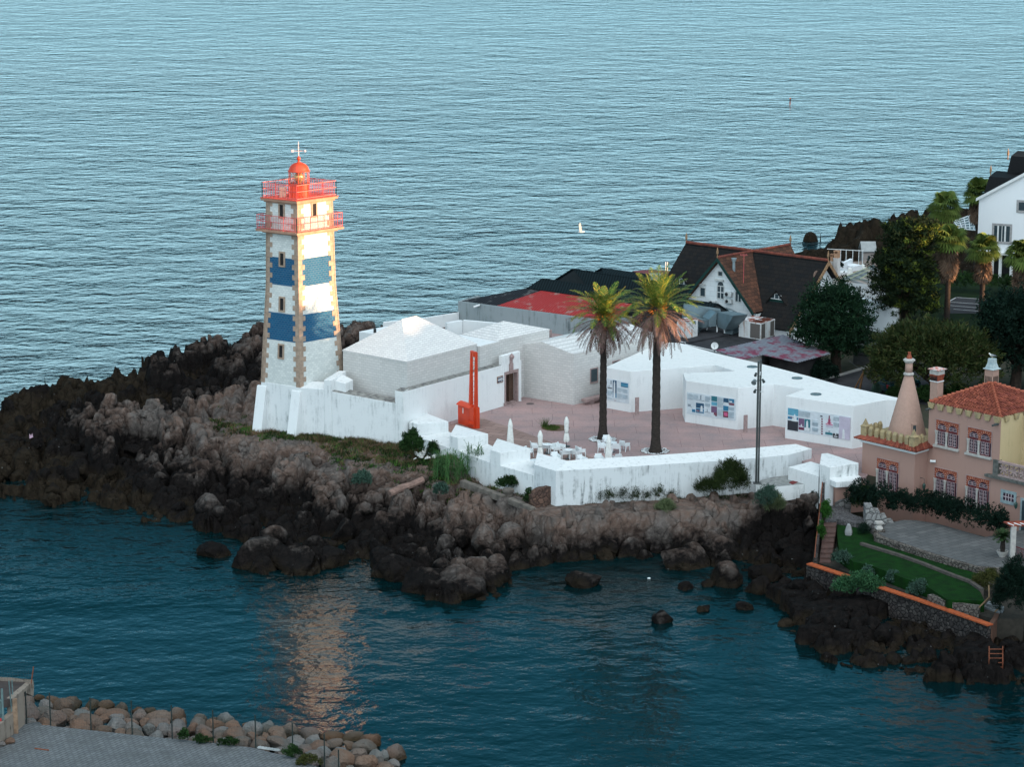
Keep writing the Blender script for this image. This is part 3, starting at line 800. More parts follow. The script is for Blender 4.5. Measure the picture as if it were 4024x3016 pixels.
def feather_palm(foot, hgt, Ln, seed, label, group, rb=.34, rt=.26):
    rs = np.random.RandomState(seed)
    r = thing('palm_tree', label, 'palm tree', foot, group)
    mb = MB(); x, y, z = foot
    prof = [(rb * 1.75, z - .1), (rb * 1.5, z + .15), (rb * 1.18, z + .6), (rb, z + 1.2)]
    k = 26
    for i in range(1, k):
        t = i / k; prof.append((rb + (rt - rb) * t + (.018 if i % 2 else -.01), z + 1.2 + (hgt - 1.6) * t))
    prof += [(rt * 1.35, z + hgt - .55), (rt * 1.9, z + hgt - .1), (rt * 1.7, z + hgt + .35), (rt * .6, z + hgt + .6)]
    mb.lathe(x, y, prof, 16); mb.build('trunk', BARK, r, smooth=True)
    mb = MB(); rr = random.Random(seed)
    for _ in range(60):
        a = rr.random() * 6.283; q = rt * 1.5; e = .3 + rr.random() * .4
        p0 = Vector((x + q * math.cos(a) * .5, y + q * math.sin(a) * .5, z + hgt + rr.uniform(-.3, .4)))
        p1 = p0 + Vector((math.cos(a) * e, math.sin(a) * e, rr.uniform(-.25, .5)))
        mb.tube([p0, (p0 + p1) / 2 + Vector((0, 0, .06)), p1], [.035, .03, .02], 4)
    mb.build('fruit_stalks', PORN, r)
    for nm, m_, cnt, e0, e1, dr, lr in (('green_fronds', PGRN, 54, 10, 82, (.55, 1.45), 1.05), ('dry_fronds', PDRY, 54, -55, 12, (.45, 1.0), .98)):
        C_, X_, Y_ = [], [], []
        for i in range(cnt):
            az = i * 2.39996 + rs.uniform(-.2, .2); u = (i + .5) / cnt
            el = R(e1 + (e0 - e1) * u ** .8 + rs.uniform(-7, 7))
            ln = Ln * lr * rs.uniform(.82, 1.08) * (.8 if el > R(65) else 1)
            hb = (x + .15 * math.sin(az), y + .15 * math.cos(az), z + hgt + .25 + .25 * math.sin(max(el, -.5)))
            a_, b_, c_ = frond(rs, hb, az, el, ln, rs.uniform(*dr) * (1 if el < R(60) else .6), vee=.55 if nm[0] == 'g' else .1, ll=.42 if nm[0] == 'g' else .32)
            C_.append(a_); X_.append(b_); Y_.append(c_)
        V, Fa = quads(np.concatenate(C_), np.concatenate(X_), np.concatenate(Y_))
        npmesh(nm, V, Fa, m_, r)
    return r
p1 = G(2369, 1726, 6.0); feather_palm((p1.x, p1.y, 6.0), Hz(p1, 1265) - 6.0, 3.0, 3, 'left palm of the two courtyard palms, slimmer with a smaller crown, beside the bench', None, .29, .22)
p2 = G(2576, 1779, 6.0); feather_palm((p2.x, p2.y, 6.0), Hz(p2, 1235) - 6.0, 3.6, 8, 'right and taller palm of the two courtyard palms, with a wide crown and orange heart', None, .33, .26)
r_, ct, rad = circle(2312, 2423, 1728, 6.0, 'pebble_bed', 'planting bed', 'round bed of white pebbles round the left courtyard palm', True); pebbles(r_, ct, rad, .45, 1)
r_, ct, rad = circle(2516, 2632, 1774, 6.0, 'pebble_bed', 'planting bed', 'round bed of white pebbles round the right courtyard palm', True); pebbles(r_, ct, rad, .5, 2)
r_, ct, rad = circle(2127, 2238, 1683, 6.0, 'grass_bed', 'planting bed', 'empty round bed of dry soil and grass in the courtyard', False)
def grass_patch(name, pts, hmin, hmax, w, m_, seed, parent=None, spread=.08, blades=5):
    rs = np.random.RandomState(seed); P = np.asarray(pts)
    P = np.repeat(P, blades, 0); n = len(P)
    P = P + np.concatenate([rs.normal(0, spread, (n, 2)), np.zeros((n, 1))], 1)
    h = rs.uniform(hmin, hmax, n); d = rs.normal(0, .45, (n, 2))
    ay = np.stack([d[:, 0] * h / 2, d[:, 1] * h / 2, h / 2], 1)
    az = rs.uniform(0, 6.283, n); ax = np.stack([np.cos(az) * w, np.sin(az) * w, np.zeros(n)], 1)
    V = np.stack([P - ax, P + ax, P + 2 * ay + ax * .25, P + 2 * ay - ax * .25], 1).reshape(-1, 3)
    return npmesh(name, V, np.arange(n * 4).reshape(n, 4), m_, parent)
GRS = leaf_mat('grass_green', (.035, .07, .015), (.07, .11, .025), .8)
rs = np.random.RandomState(5); a = rs.uniform(0, 6.283, 260); q = rad * .75 * np.sqrt(rs.uniform(0, 1, 260))
grass_patch('grass_tufts', np.stack([ct.x - .3 + q * np.cos(a) * .7, ct.y + q * np.sin(a), np.full(260, 6.01)], 1), .03, .12, .012, GRS, 4, r_)
grass_patch('grass_tufts', np.stack([ct.x - rad * .75 + rs.normal(0, .12, 25), ct.y + rad * .3 + rs.normal(0, .12, 25), np.full(25, 6.01)], 1), .3, .75, .012, GRS, 4, r_)
# ---- signal mast (red)
mz = 6.0
mA, mB, mC = g('K1', 200, 1480, mz), g('K1', 440, 1580, mz), g('K1', 565, 1560, mz)
zc_ = Hz(mA, c('K1', 0, 1075)[1])
mr = thing('signal_mast', 'bright red steel cabinet with a tall twin girder mast and ladder, on the slab paving', 'signal mast', (mA.x, mA.y, mz))
W3 = PF(mA, g('K1', 455, 1570, mz)); uw, _ = W3.uz(*c('K1', 440, 1500))
mb = MB(); W3.box(mb, 0, uw, mz, zc_ - .12, -.62, 0)
pr = []
for i in range(9):
    t = i / 8; pr.append((-.75 + .9 * t, zc_ - .12 + .26 * math.sin(math.pi * t)))
vs = [W3.P(-.08, z, d) for d, z in pr] + [W3.P(uw + .05, z, d) for d, z in pr]
mb.add(vs, [(i, i + 1, i + 10, i + 9) for i in range(8)] + [tuple(range(8, -1, -1)), tuple(range(9, 18)), (0, 9, 17, 8)])
cab = mb.build('cabinet', RED, mr, bevel=.02)
mb = MB(); W3.box(mb, .03, uw / 2 - .01, mz + .15, zc_ - .2, 0, .018); W3.box(mb, uw / 2 + .01, uw - .12, mz + .15, zc_ - .2, 0, .018); mb.build('door', RED, cab)
mb = MB(); W3.box(mb, uw * .42, uw * .47, mz + .95, mz + 1.38, .02, .05); mb.build('handle', WFRAME, cab)
ztm = Hz(G(1862, 1684, mz), c('K1', 0, 70)[1])
def girder(k0, k1, x0, x1, w0, w1, d):
    m_ = MB()
    a0 = W3.uz(*c('K1', x0, 1060))[0]; a1 = W3.uz(*c('K1', x1, 90))[0]
    vs = []
    for (u, w, z) in ((a0, w0, zc_ - .9 if d else zc_ - .1), (a1, w1, ztm)):
        vs += [W3.P(u, z, -.1), W3.P(u + w, z, -.1), W3.P(u + w, z, -.1 - w * .8 - .1), W3.P(u, z, -.1 - w * .8 - .1)]
    m_.add(vs, [(0, 1, 5, 4), (1, 2, 6, 5), (2, 3, 7, 6), (3, 0, 4, 7), (0, 3, 2, 1), (4, 5, 6, 7)])
    m_.build('girder', RED, mr)
girder(0, 0, 385, 420, .24, .10, 0); girder(0, 0, 482, 510, .24, .11, 1)
ua = W3.uz(*c('K1', 440, 900))[0]; ub = W3.uz(*c('K1', 500, 900))[0]
mb = MB()
W3.box(mb, ua - .02, ub + .1, mz + .02, zc_ + .02, -.5, .05)
W3.box(mb, ub + .1, ub + .22, mz + .02, zc_ + .0, -.45, -.1)
W3.box(mb, ua - .05, ub + .15, mz + .35, mz + .5, .05, .3)
mb.build('mast_foot', RED, mr)
mb = MB(); k = 0
zz_ = zc_ + .4
while zz_ < ztm - .35:
    rg = MB(); W3.box(rg, ua - .05, ub + .06, zz_, zz_ + .035, -.2, -.17); rg.build('ladder_rung', RED, mr); zz_ += .41
W3.box(mb, ua - .08, ub + .12, ztm - .1, ztm + .04, -.25, -.08); W3.box(mb, ua + .06, ub - .02, ztm - .4, ztm - .1, -.22, -.12)
mb.build('mast_head', RED, mr)
mb = MB(); p0 = W3.P(ub + .42, 0, -.1); mb.tube([(p0.x, p0.y, mz + .3), (p0.x - .03, p0.y, ztm - .45), (p0.x - .2, p0.y, ztm - .42)], .02, 5); p0 = W3.P(ub + .02, 0, -.1)
mb.build('guide_cable', RED, mr)
# ---- exhibition pavilion
PZ = 9.33
def pz(px, py): return flat(G(px, py, PZ))
rp = [pz(2379.4, 1443.6), pz(2479.3, 1461), pz(2705, 1443.6), pz(2807, 1433.4), pz(2889, 1459), pz(2684.5, 1467.7), pz(2694.5, 1496.5), pz(2901, 1525.6), pz(3040, 1509.7), pz(3164, 1529), pz(3088, 1556), pz(3354, 1596), pz(3483, 1571.6), pz(3560, 1571),
      pz(3300, 1513.7), pz(3174.7, 1478), pz(2972, 1425.5), pz(2816, 1389.6), pz(2672, 1348), pz(2600, 1345)]
pv = thing('exhibition_pavilion', 'low flat roofed white pavilion with zigzag front and three printed panels', 'building', (rp[7].x, rp[7].y, 6))
mb = MB(); mb.prism(rp, 5.6, PZ, 0, 1); pvw = mb.build('wall', [WCLEAN, WROOF], pv, bevel=.03)
for x, y, z in ((962, 1287, 0), (1380, 1393, 0), (1555, 1543, 0)):
    ct = g('C5', x, y, PZ); mb = MB(); rad = .43
    mb.lathe(ct.x, ct.y, [(rad, PZ - .02), (rad, PZ + .05), (rad - .07, PZ + .05), (rad - .07, PZ + .012), (0.01, PZ + .012)], 28, 0)
    s_ = mb.build('skylight', mat('skylight_glass', (.10, .13, .14), .25, (.16, .2, .2), 5), pv)
# posters
INKC = {'blue': (.02, .17, .30), 'sky': (.10, .33, .45), 'deep': (.01, .07, .14), 'dark': (.02, .022, .03), 'purple': (.16, .09, .17), 'dred': (.13, .025, .05), 'teal': (.02, .16, .20),
        'white': (.66, .70, .72), 'text': (.45, .53, .58), 'text2': (.38, .47, .53), 'lilac': (.50, .46, .56), 'pink': (.55, .10, .22), 'paper': (.60, .66, .70), 'grey': (.25, .30, .34), 'maroon': (.18, .05, .08)}
PM = {k: mat('print_' + k, v, .5, tuple(x * .85 for x in v), 3) for k, v in INKC.items()}
PK = list(PM)
def poster(pf, key, panel, items):
    x0, y0, x1, y1, x2, y2, x3, y3 = panel          # TL TR BR BL
    u0, zt0 = pf.uz(*c(key, x0, y0)); u1, zt1 = pf.uz(*c(key, x1, y1)); _, zb1 = pf.uz(*c(key, x2, y2)); _, zb0 = pf.uz(*c(key, x3, y3))
    zt, zb = (zt0 + zt1) / 2, (zb0 + zb1) / 2
    m_ = MB(); pf.box(m_, u0, u1, zb, zt, .0, .03, PK.index('paper'))
    lay = 0
    for k, a0, b0, a1, b1 in items:
        uu0, z1 = pf.uz(*c(key, a0, b0)); uu1, z0 = pf.uz(*c(key, a1, b1))
        lay += 1; d = .031 + lay * .0012
        if k in ('text', 'text2'):
            nl = max(3, int((z1 - z0) / .055))
            for q in range(nl):
                za = z1 - (z1 - z0) * q / nl; pf.box(m_, uu0, uu1 - (uu1 - uu0) * (.3 if q % 6 == 5 else 0), za - (z1 - z0) / nl * .62, za, .0301, d, PK.index(k))
        elif k == 'tower':
            zz0, zz1 = z0, z1; w_ = uu1 - uu0; n_ = 6
            for q in range(n_):
                t0, t1 = q / n_, (q + 1) / n_; sh = .16 * w_ * t0
                pf.box(m_, uu0 + sh, uu1 - sh, zz0 + (zz1 - zz0) * .85 * t0, zz0 + (zz1 - zz0) * .85 * t1 - .002, .0301, d, PK.index('white'))
            pf.box(m_, uu0 + w_ * .05, uu1 - w_ * .05, zz0 + (zz1 - zz0) * .85, zz0 + (zz1 - zz0) * .88, .0301, d, PK.index('white'))
            pf.box(m_, uu0 + w_ * .32, uu1 - w_ * .32, zz0 + (zz1 - zz0) * .88, zz1, .0301, d, PK.index('white'))
        else: pf.box(m_, uu0, uu1, z0, z1, .0301, d, PK.index(k))
    m_.build('info_panel', [PM[k] for k in PK], pv, recalc=False)
Wp1, Wp2, Wp3 = PF(rp[0], rp[1]), PF(rp[6], rp[7]), PF(rp[10], rp[11])
poster(Wp1, 'Q1', (238, 405, 1015, 510, 1010, 1222, 240, 1092), [('deep', 490, 450, 612, 880), ('blue', 490, 860, 612, 1035), ('tower', 512, 480, 572, 1030), ('maroon', 484, 1070, 612, 1090), ('maroon', 520, 1110, 600, 1135), ('blue', 755, 525, 985, 705), ('sky', 760, 590, 980, 660), ('dark', 770, 655, 985, 700),
     ('blue', 240, 738, 298, 890), ('teal', 240, 940, 292, 1085), ('dark', 320, 680, 470, 735), ('grey', 415, 465, 432, 578), ('grey', 440, 465, 456, 578), ('grey', 365, 612, 380, 680), ('text2', 318, 790, 470, 975), ('text', 318, 1005, 470, 1090), ('text', 635, 690, 800, 860), ('text', 635, 880, 800, 1080), ('text2', 815, 740, 970, 895), ('text2', 815, 925, 970, 1095), ('text', 635, 480, 750, 500)])
poster(Wp2, 'Q2', (370, 148, 1785, 368, 1765, 1005, 350, 772), [('deep', 632, 463, 860, 640), ('blue', 632, 620, 860, 790), ('maroon', 640, 665, 735, 730), ('white', 640, 700, 850, 735), ('grey', 640, 735, 850, 780), ('tower', 760, 545, 828, 735), ('teal', 1080, 268, 1245, 440), ('sky', 1080, 435, 1245, 562), ('purple', 1075, 560, 1240, 770), ('maroon', 1150, 745, 1240, 860), ('white', 1085, 810, 1180, 890),
     ('deep', 1430, 328, 1575, 505), ('white', 1435, 450, 1570, 510), ('blue', 1592, 352, 1740, 480), ('white', 1600, 410, 1680, 460), ('maroon', 1592, 470, 1740, 552), ('blue', 1425, 548, 1572, 710), ('dred', 1422, 705, 1566, 905), ('pink', 1450, 740, 1550, 860), ('blue', 520, 650, 612, 745), ('grey', 400, 500, 480, 580), ('grey', 470, 575, 520, 590),
     ('text', 390, 200, 535, 390), ('text', 555, 230, 695, 400), ('text2', 900, 280, 1042, 455), ('text2', 900, 480, 1040, 590), ('text', 1265, 310, 1412, 620), ('text', 1262, 640, 1405, 860), ('text2', 1592, 590, 1740, 710), ('text2', 1588, 725, 1732, 925), ('grey', 760, 245, 785, 380), ('grey', 715, 395, 865, 405), ('grey', 955, 650, 968, 730), ('grey', 895, 735, 1045, 745)])
poster(Wp3, 'Q3', (115, 160, 1812, 412, 1792, 1042, 105, 765), [('sky', 120, 162, 398, 395), ('blue', 115, 385, 396, 500), ('dark', 110, 495, 392, 803), ('white', 230, 405, 352, 540), ('maroon', 170, 405, 270, 440), ('tower', 275, 330, 325, 530), ('purple', 412, 438, 556, 776), ('white', 415, 650, 540, 690), ('dred', 412, 690, 550, 775), ('tower', 465, 600, 505, 680), ('teal', 572, 462, 719, 806), ('white', 572, 690, 712, 800), ('tower', 612, 500, 672, 780),
     ('white', 985, 440, 1068, 915), ('dark', 1000, 368, 1058, 410), ('grey', 975, 415, 1082, 440)] + [('maroon', 1025, 450 + i * 66, 1068, 495 + i * 66) for i in range(7)] + [('grey', 985, 500 + i * 66, 1068, 508 + i * 66) for i in range(6)] +
     [('pink', 1148, 590, 1335, 640), ('pink', 1190, 550, 1295, 595), ('pink', 1218, 460, 1270, 555), ('maroon', 1232, 370, 1252, 600), ('lilac', 1160, 640, 1330, 695), ('teal', 1140, 820, 1328, 905), ('grey', 1225, 780, 1265, 825), ('dark', 1348, 850, 1492, 992), ('tower', 1405, 815, 1440, 900), ('white', 1370, 920, 1470, 960), ('lilac', 1522, 388, 1802, 1038), ('tower', 1600, 730, 1668, 1010),
      ('text', 780, 500, 930, 520), ('text2', 785, 545, 935, 670), ('text2', 785, 695, 935, 820), ('text', 415, 235, 560, 410), ('text', 580, 255, 718, 430), ('text', 1360, 395, 1500, 530), ('text', 1360, 555, 1500, 690)])
# steles
for (x, y, lab) in ((592, 1135, 'thin upright pink stone slab by the corner of the leftmost pavilion block'), (1424, 1270, 'thin upright pink stone slab beside the middle pavilion block, left of the lamp post')):
    q = g('C4', x, y, 6.0); zt = Hz(q, c('C4', 0, y - 133)[1])
    mb = MB(); pf = Wp2; u = Vector((.92, .38, 0)); v = Vector((-.38, .92, 0)); p = flat(q) - u * .15 + Vector((0, 0, 6.0))
    mb.hexa(p, u * .32, v * .1, Vector((0, 0, zt - 6)))
    o = mb.build('stone_slab', ROSE, bevel=.01); tag(o, lab, 'stone slab')
# ---- furniture
def chair_proto(loc, rz, label, group):
    t = thing('armchair', label, 'chair', (0, 0, 0), group)
    mb = MB(); mb.hexa((-.25, -.24, .40), Vector((.5, 0, 0)), Vector((0, .46, 0)), Vector((0, 0, .05))); mb.build('seat', WPLAST, t, bevel=.015)
    mb = MB(); mb.add([(-.27, .20, .40), (.27, .20, .40), (.27, .24, .40), (-.27, .24, .40), (-.25, .29, .84), (.25, .29, .84), (.25, .33, .83), (-.25, .33, .83)], [(0, 1, 5, 4), (1, 2, 6, 5), (2, 3, 7, 6), (3, 0, 4, 7), (4, 5, 6, 7), (0, 3, 2, 1)]); mb.build('backrest', WPLAST, t, bevel=.015)
    for s in (-1, 1):
        mb = MB(); x = s * .29
        mb.add([(x - .03, -.25, .38), (x + .03, -.25, .38), (x + .03, .27, .38), (x - .03, .27, .38), (x - .035, -.27, .62), (x + .035, -.27, .62), (x + .035, .29, .68), (x - .035, .29, .68)], [(0, 1, 5, 4), (1, 2, 6, 5), (2, 3, 7, 6), (3, 0, 4, 7), (4, 5, 6, 7), (0, 3, 2, 1)]); mb.build('armrest', WPLAST, t, bevel=.012)
        for y, e in ((-.24, -.03), (.22, .06)):
            mb = MB(); mb.add([(x - .025, y + e - .02, 0), (x + .025, y + e - .02, 0), (x + .025, y + e + .02, 0), (x - .025, y + e + .02, 0), (x - .04, y - .035, .4), (x + .03, y - .035, .4), (x + .03, y + .035, .4), (x - .04, y + .035, .4)], [(0, 1, 5, 4), (1, 2, 6, 5), (2, 3, 7, 6), (3, 0, 4, 7), (4, 5, 6, 7), (0, 3, 2, 1)]); mb.build('leg', WPLAST, t)
    return t
chairs = [(115, 545, 100, 'white plastic armchair left of the waisted closed parasol'), (490, 560, -150, 'white plastic armchair behind the left round table'), (360, 560, 160, 'white plastic armchair at the left round table, next to the waisted parasol'),
          (560, 590, -60, 'white plastic armchair between the two round tables with its back to the sea wall corner'), (690, 565, 70, 'white plastic armchair just left of the middle round table'), (780, 695, -170, 'white plastic armchair in front of the middle round table, nearest the parapet corner'),
          (980, 690, 150, 'white plastic armchair right of the middle round table, back to the palm'), (1110, 640, 120, 'white plastic armchair at the far right of the middle round table'),
          (1590, 540, 70, 'white plastic armchair left of the cone shaped parasol by the pebble bed'), (1690, 420, 10, 'white plastic armchair at the foot of the left palm, half behind the closed parasol'), (1890, 570, 170, 'white plastic armchair right of the cone shaped parasol, nearer one'), (2070, 510, 140, 'white plastic armchair standing farthest right of the cafe group'),
          (575, 790, 20, 'armchair back just showing above the parapet corner'), (1515, 830, 10, 'armchair back showing above the parapet left of the cone shaped parasol'), (1150, 850, 40, 'armchair corner just showing above the parapet between the palms and the merlon'), (1900, 800, 200, 'armchair arm just showing above the parapet right of the cone shaped parasol'), (-20, 660, 60, 'armchair peeping out behind the third merlon')]
first = None
for i, (x, y, rz, lab) in enumerate(chairs):
    q = g('H', x, y, 6.006)
    if first is None: first = chair_proto(None, 0, lab, 'white armchairs of the cafe terrace'); o = first
    else: o = copy_tree(first)
    o.location = q; o.rotation_euler = (0, 0, R(rz)); o['label'] = lab
tabs = [(395, 372, 'round white cafe table on the left, beside the waisted parasol'), (842, 488, 'round white cafe table in the middle with four chairs'), (1800, 330, 'round white cafe table in front of the left palm, half hidden by a parasol'), (125, 715, 'edge of a white cafe table showing between merlon and parapet')]
firstt = None
for x, y, lab in tabs:
    q = g('H', x, y, 6.74)
    if firstt is None:
        firstt = thing('cafe_table', lab, 'table', (0, 0, 0), 'round cafe tables'); t = firstt
        mb = MB(); mb.lathe(0, 0, [(.36, .71), (.38, .72), (.38, .74), (.36, .75)], 28); mb.build('tabletop', WPLAST, t)
        mb = MB(); mb.lathe(0, 0, [(.03, .02), (.03, .71)], 10); mb.build('pedestal', METAL, t)
        mb = MB(); mb.lathe(0, 0, [(.22, 0), (.2, .03), (.04, .05)], 20); mb.build('foot', METAL, t)
    else: t = copy_tree(firstt)
    t.location = (q.x, q.y, 6.006); t['label'] = lab
def parasol(k, x, y, waist, hgt, label):
    q = g(k, x, y, 6.0); t = thing('closed_parasol', label, 'parasol', (q.x, q.y, 6.0), 'closed white parasols')
    mb = MB(); mb.tube([(q.x, q.y, 6.02), (q.x, q.y, 6 + hgt)], .025, 8); mb.build('pole', METAL, t)
    mb = MB(); mb.lathe(q.x, q.y, [(.28, 6.0), (.28, 6.04), (.05, 6.06)], 18); mb.build('base_plate', METAL, t)
    z0, z1 = 6 + hgt * (.17 if waist else .06), 6 + hgt
    if waist: pr = [(.20, .0), (.23, .06), (.20, .2), (.13, .36), (.125, .38), (.16, .5), (.17, .7), (.17, .74), (.20, .75), (.15, .87), (.07, .97), (.02, 1.0)]
    else: pr = [(.31, .0), (.30, .05), (.25, .3), (.2, .55), (.16, .72), (.185, .735), (.14, .86), (.06, .97), (.02, 1.0)]
    n = 24; vs = []
    for i, (rr_, tt) in enumerate(pr):
        for j in range(n):
            rj = rr_ * (1 + (.16 if tt < .74 else .05) * math.cos(j * math.pi / 1.5 * 1.0) * (1 if j % 2 else .2))
            a = j * 2 * math.pi / n; vs.append((q.x + rj * math.cos(a), q.y + rj * math.sin(a), z0 + (z1 - z0) * tt + (.05 * math.sin(j * 1.9) if i == 0 else 0)))
    fs = [(i * n + j, i * n + (j + 1) % n, (i + 1) * n + (j + 1) % n, (i + 1) * n + j) for i in range(len(pr) - 1) for j in range(n)]
    mb = MB(); mb.add(vs, fs); mb.build('canopy', CANVAS, t, smooth=False)
    if waist:
        mb = MB(); mb.lathe(q.x, q.y, [(.15, z0 + (z1 - z0) * .36), (.15, z0 + (z1 - z0) * .375)], 14); mb.build('strap', METAL, t)
parasol('D4', 1197, 640, False, 2.45, 'closed cone shaped white parasol on its own behind the third merlon')
parasol('D4', 1475, 742, True, 2.35, 'closed white parasol tied at the waist, beside the left cafe table')
parasol('D4', 1720, 607, True, 2.35, 'closed white parasol tied at the waist, in front of the round grass bed')
parasol('D4', 2110, 790, False, 2.42, 'closed cone shaped white parasol by the parapet at the left palm')
# ---- lamp post
lb = G(2975.8, 1900, 5.2); zl = Hz(lb, 1421)
lp = thing('lamp_post', 'tall dark steel lamp post with floodlights standing outside the parapet', 'lamp post', (lb.x, lb.y, 5.2))
mb = MB(); mb.cbox(lb.x - .09, lb.y, 5.2, .14, .2, zl - 5.2); mb.cbox(lb.x + .075, lb.y, 5.2, .12, .2, zl - 5.1); mb.build('pole', METAL, lp)
mb = MB(); mb.cbox(lb.x, lb.y, 5.19, .6, .5, .06); mb.build('base_plate', METAL, lp)
def lampz(py): return Hz(lb, py)
for (dx, py, w, m_, rz) in ((-.32, 1468, .2, METAL, .4), (-.42, 1497, .36, mat('grey_lamp', (.14, .17, .18), .4), 0), (-.35, 1533, .2, METAL, .2), (.28, 1493, .2, METAL, .6)):
    z = lampz(py); mb = MB(); mb.tube([(lb.x, lb.y, z), (lb.x + dx * .75, lb.y - .1, z)], .025, 6)
    dvec = Vector((dx * .25, -.25, -.14))
    mb.tube([Vector((lb.x + dx * .8, lb.y - .05, z + .03)), Vector((lb.x + dx * .8, lb.y - .05, z + .03)) + dvec], [w * .35, w * .55], 10)
    mb.build('floodlight', m_, lp)
for (dx, py, dz) in ((.0, 1467, .3), (.3, 1533, .08)):
    z = lampz(py); mb = MB(); mb.tube([(lb.x + dx * .3, lb.y - .14, z - .12), (lb.x + dx, lb.y - .2, z + dz - .12)] if dz < .2 else [(lb.x, lb.y - .16, z - .12), (lb.x + .03, lb.y - .18, z + .12)], .05, 8)
    mb.build('security_camera', WFRAME, lp)
# manhole
q = g('C3', 1290, 967, 6.005); mb = MB(); mb.lathe(q.x, q.y, [(.33, 6.0), (.33, 6.008), (.29, 6.008), (.29, 6.004)], 24); tag(mb.build('manhole_cover', mat('manhole', (.12, .1, .1), .7)), 'round manhole cover in the courtyard paving near the door steps', 'manhole cover')
# ================================================================ sheds and restaurant behind
CONC = plaster('grey_concrete', (.27, .31, .32), (.12, .145, .15), .8, 1.8, sp=.8)
gA, gB = G(1800, 1259, 6.0), None
zw = Hz(gA, 1184.2)
gB = G(2246, 1243.4, zw)
pfw = PF(gA, gB); uW = (flat(gB) - flat(gA)).length
gw = thing('concrete_wall', 'long streaked grey concrete wall below the red sheet roof', 'wall', (gA.x, gA.y, 6.0))
mb = MB(); pfw.box(mb, 0, uW + 4.5, 5.0, zw, -.3, 0); pfw.box(mb, 0, .25, 5.0, zw + .02, -3.2, -.301)
mb.build('wall', CONC, gw)
mb = MB(); q = pfw.uz(*c('B7', 870, 162)); p0 = pfw.P(q[0], q[1], .05); mb.tube([p0, p0 + Vector((.05, -.25, .05))], .03, 6); mb.tube([p0 + Vector((.25, -.3, .12)), p0 + Vector((-.3, -.45, -.05))], .09, 8); mb.build('security_camera', WFRAME, gw)
ang = math.atan2(pfw.u.y, pfw.u.x)
REDR = striped('red_sheet_roof', (.36, .032, .030), (.24, .024, .024), ang, .26, .6, (.30, .17, .15), .22)
DKR = striped('dark_sheet_roof', (.008, .016, .019), (.004, .008, .010), ang, .3, .8)
DKF = striped('old_dark_roof', (.022, .022, .025), (.012, .013, .016), ang, .26, .7, (.09, .09, .09), .25)
MARR = striped('maroon_far_roof', (.12, .045, .05), (.07, .03, .035), ang, .4, .7)
def gl_(k, x, y, z): return g(k, x, y, z)
zf = zw
# low red roof: four pieces share the plane through the wall top and the ridge line
r0, r1 = pfw.P(.3, zf + .03, -.2), pfw.P(uW + 4.2, zf + .03, -.2)
zr1 = 8.9
t0, t1 = g('F1', 540, 325, zr1), g('F1', 1560, 480, zr1)
m0 = r0 + (r1 - r0) * ((pfw.uz(*c('F1', 245, 497))[0] - .3) / (uW + 3.9)); mt = g('F1', 680, 350, zr1)
rr_ = thing('red_roofed_shed', 'low shed with a red ribbed sheet roof behind the concrete wall', 'building', (m0.x, m0.y, 5.5))
mb = MB(); mb.slab([m0, r1, t1, mt], .08); mb.build('roof', REDR, rr_)
mb = MB(); mb.slab([r0, m0, mt, t0], .08); mb.build('roof', DKF, rr_).__setitem__('label', 'old blackish part of the roof')
mb = MB(); mb.prism([flat(r0), flat(r1), flat(t1), flat(t0)], 5.0, zf - .05); mb.build('wall', CONC, rr_)
def shed(e0, pk, ridge_px, ze, zr, label, ln):
    a = g('F1', *e0, ze); b = g('F1', *pk, zr); d = g('F1', *ridge_px, zr)
    v = unit2(b, d) * ln
    h = flat(b) - flat(a); back = b + h; back.z = ze
    r = thing('dark_roofed_shed', label, 'building', (a.x, a.y, 5.0))
    mb = MB(); mb.slab([a, a + v, b + v, b], .1); mb.slab([b, b + v, back + v, back], .1)
    mb.build('roof', DKR, r)
    mb = MB(); i = v.normalized() * .15
    mb.add([flat(a) + i + Vector((0, 0, 5)), a + i - Vector((0, 0, .1)), b + i - Vector((0, 0, .1)), back + i - Vector((0, 0, .1)), flat(back) + i + Vector((0, 0, 5))] + [p + v - i * 2 for p in (flat(a) + i + Vector((0, 0, 5)), a + i - Vector((0, 0, .1)), b + i - Vector((0, 0, .1)), back + i - Vector((0, 0, .1)), flat(back) + i + Vector((0, 0, 5)))],
           [(0, 1, 2, 3, 4), (9, 8, 7, 6, 5), (0, 5, 6, 1), (3, 8, 9, 4)])
    mb.build('wall', mat('dark_cladding', (.03, .035, .037), .8), r)
shed((540, 325), (690, 230), (1540, 352), 8.95, 9.9, 'nearest of the three black roofed sheds, directly behind the red roof', 19.5)
shed((815, 240), (980, 136), (1800, 255), 8.8, 10.3, 'middle of the three black roofed sheds, with the tallest left gable', 18)
shed((1195, 166), (1260, 128), (1880, 212), 9.0, 10.1, 'farthest of the three black roofed sheds, against the sea', 14)
q = [g('F1', 1560, 160, 8.6), g('F1', 1740, 148, 8.6), g('F1', 1920, 160, 8.6), g('F1', 1920, 215, 8.6), g('F1', 1700, 205, 8.6)]
mb = MB(); mb.prism(q, 5, 8.6); tag(mb.build('far_flat_building', MARR), 'low building with a faded maroon roof at the edge of the sea', 'building')
for dx in (0, 18):
    q0 = g('F1', 1880 + dx, 158, 8.6); mb = MB(); mb.tube([(q0.x, q0.y, 8.5), (q0.x, q0.y, 9.45)], .05, 6); tag(mb.build('vent_pipe', WFRAME), 'thin grey vent pipe on the maroon roof near the sea', 'pipe', 'vent pipes on the maroon roof')
q0 = g('F1', 1780, 300, 9.6); mb = MB(); mb.cbox(q0.x, q0.y, 9.0, .8, .6, 1.55); mb.cbox(q0.x, q0.y, 10.55, 1.0, .8, .12)
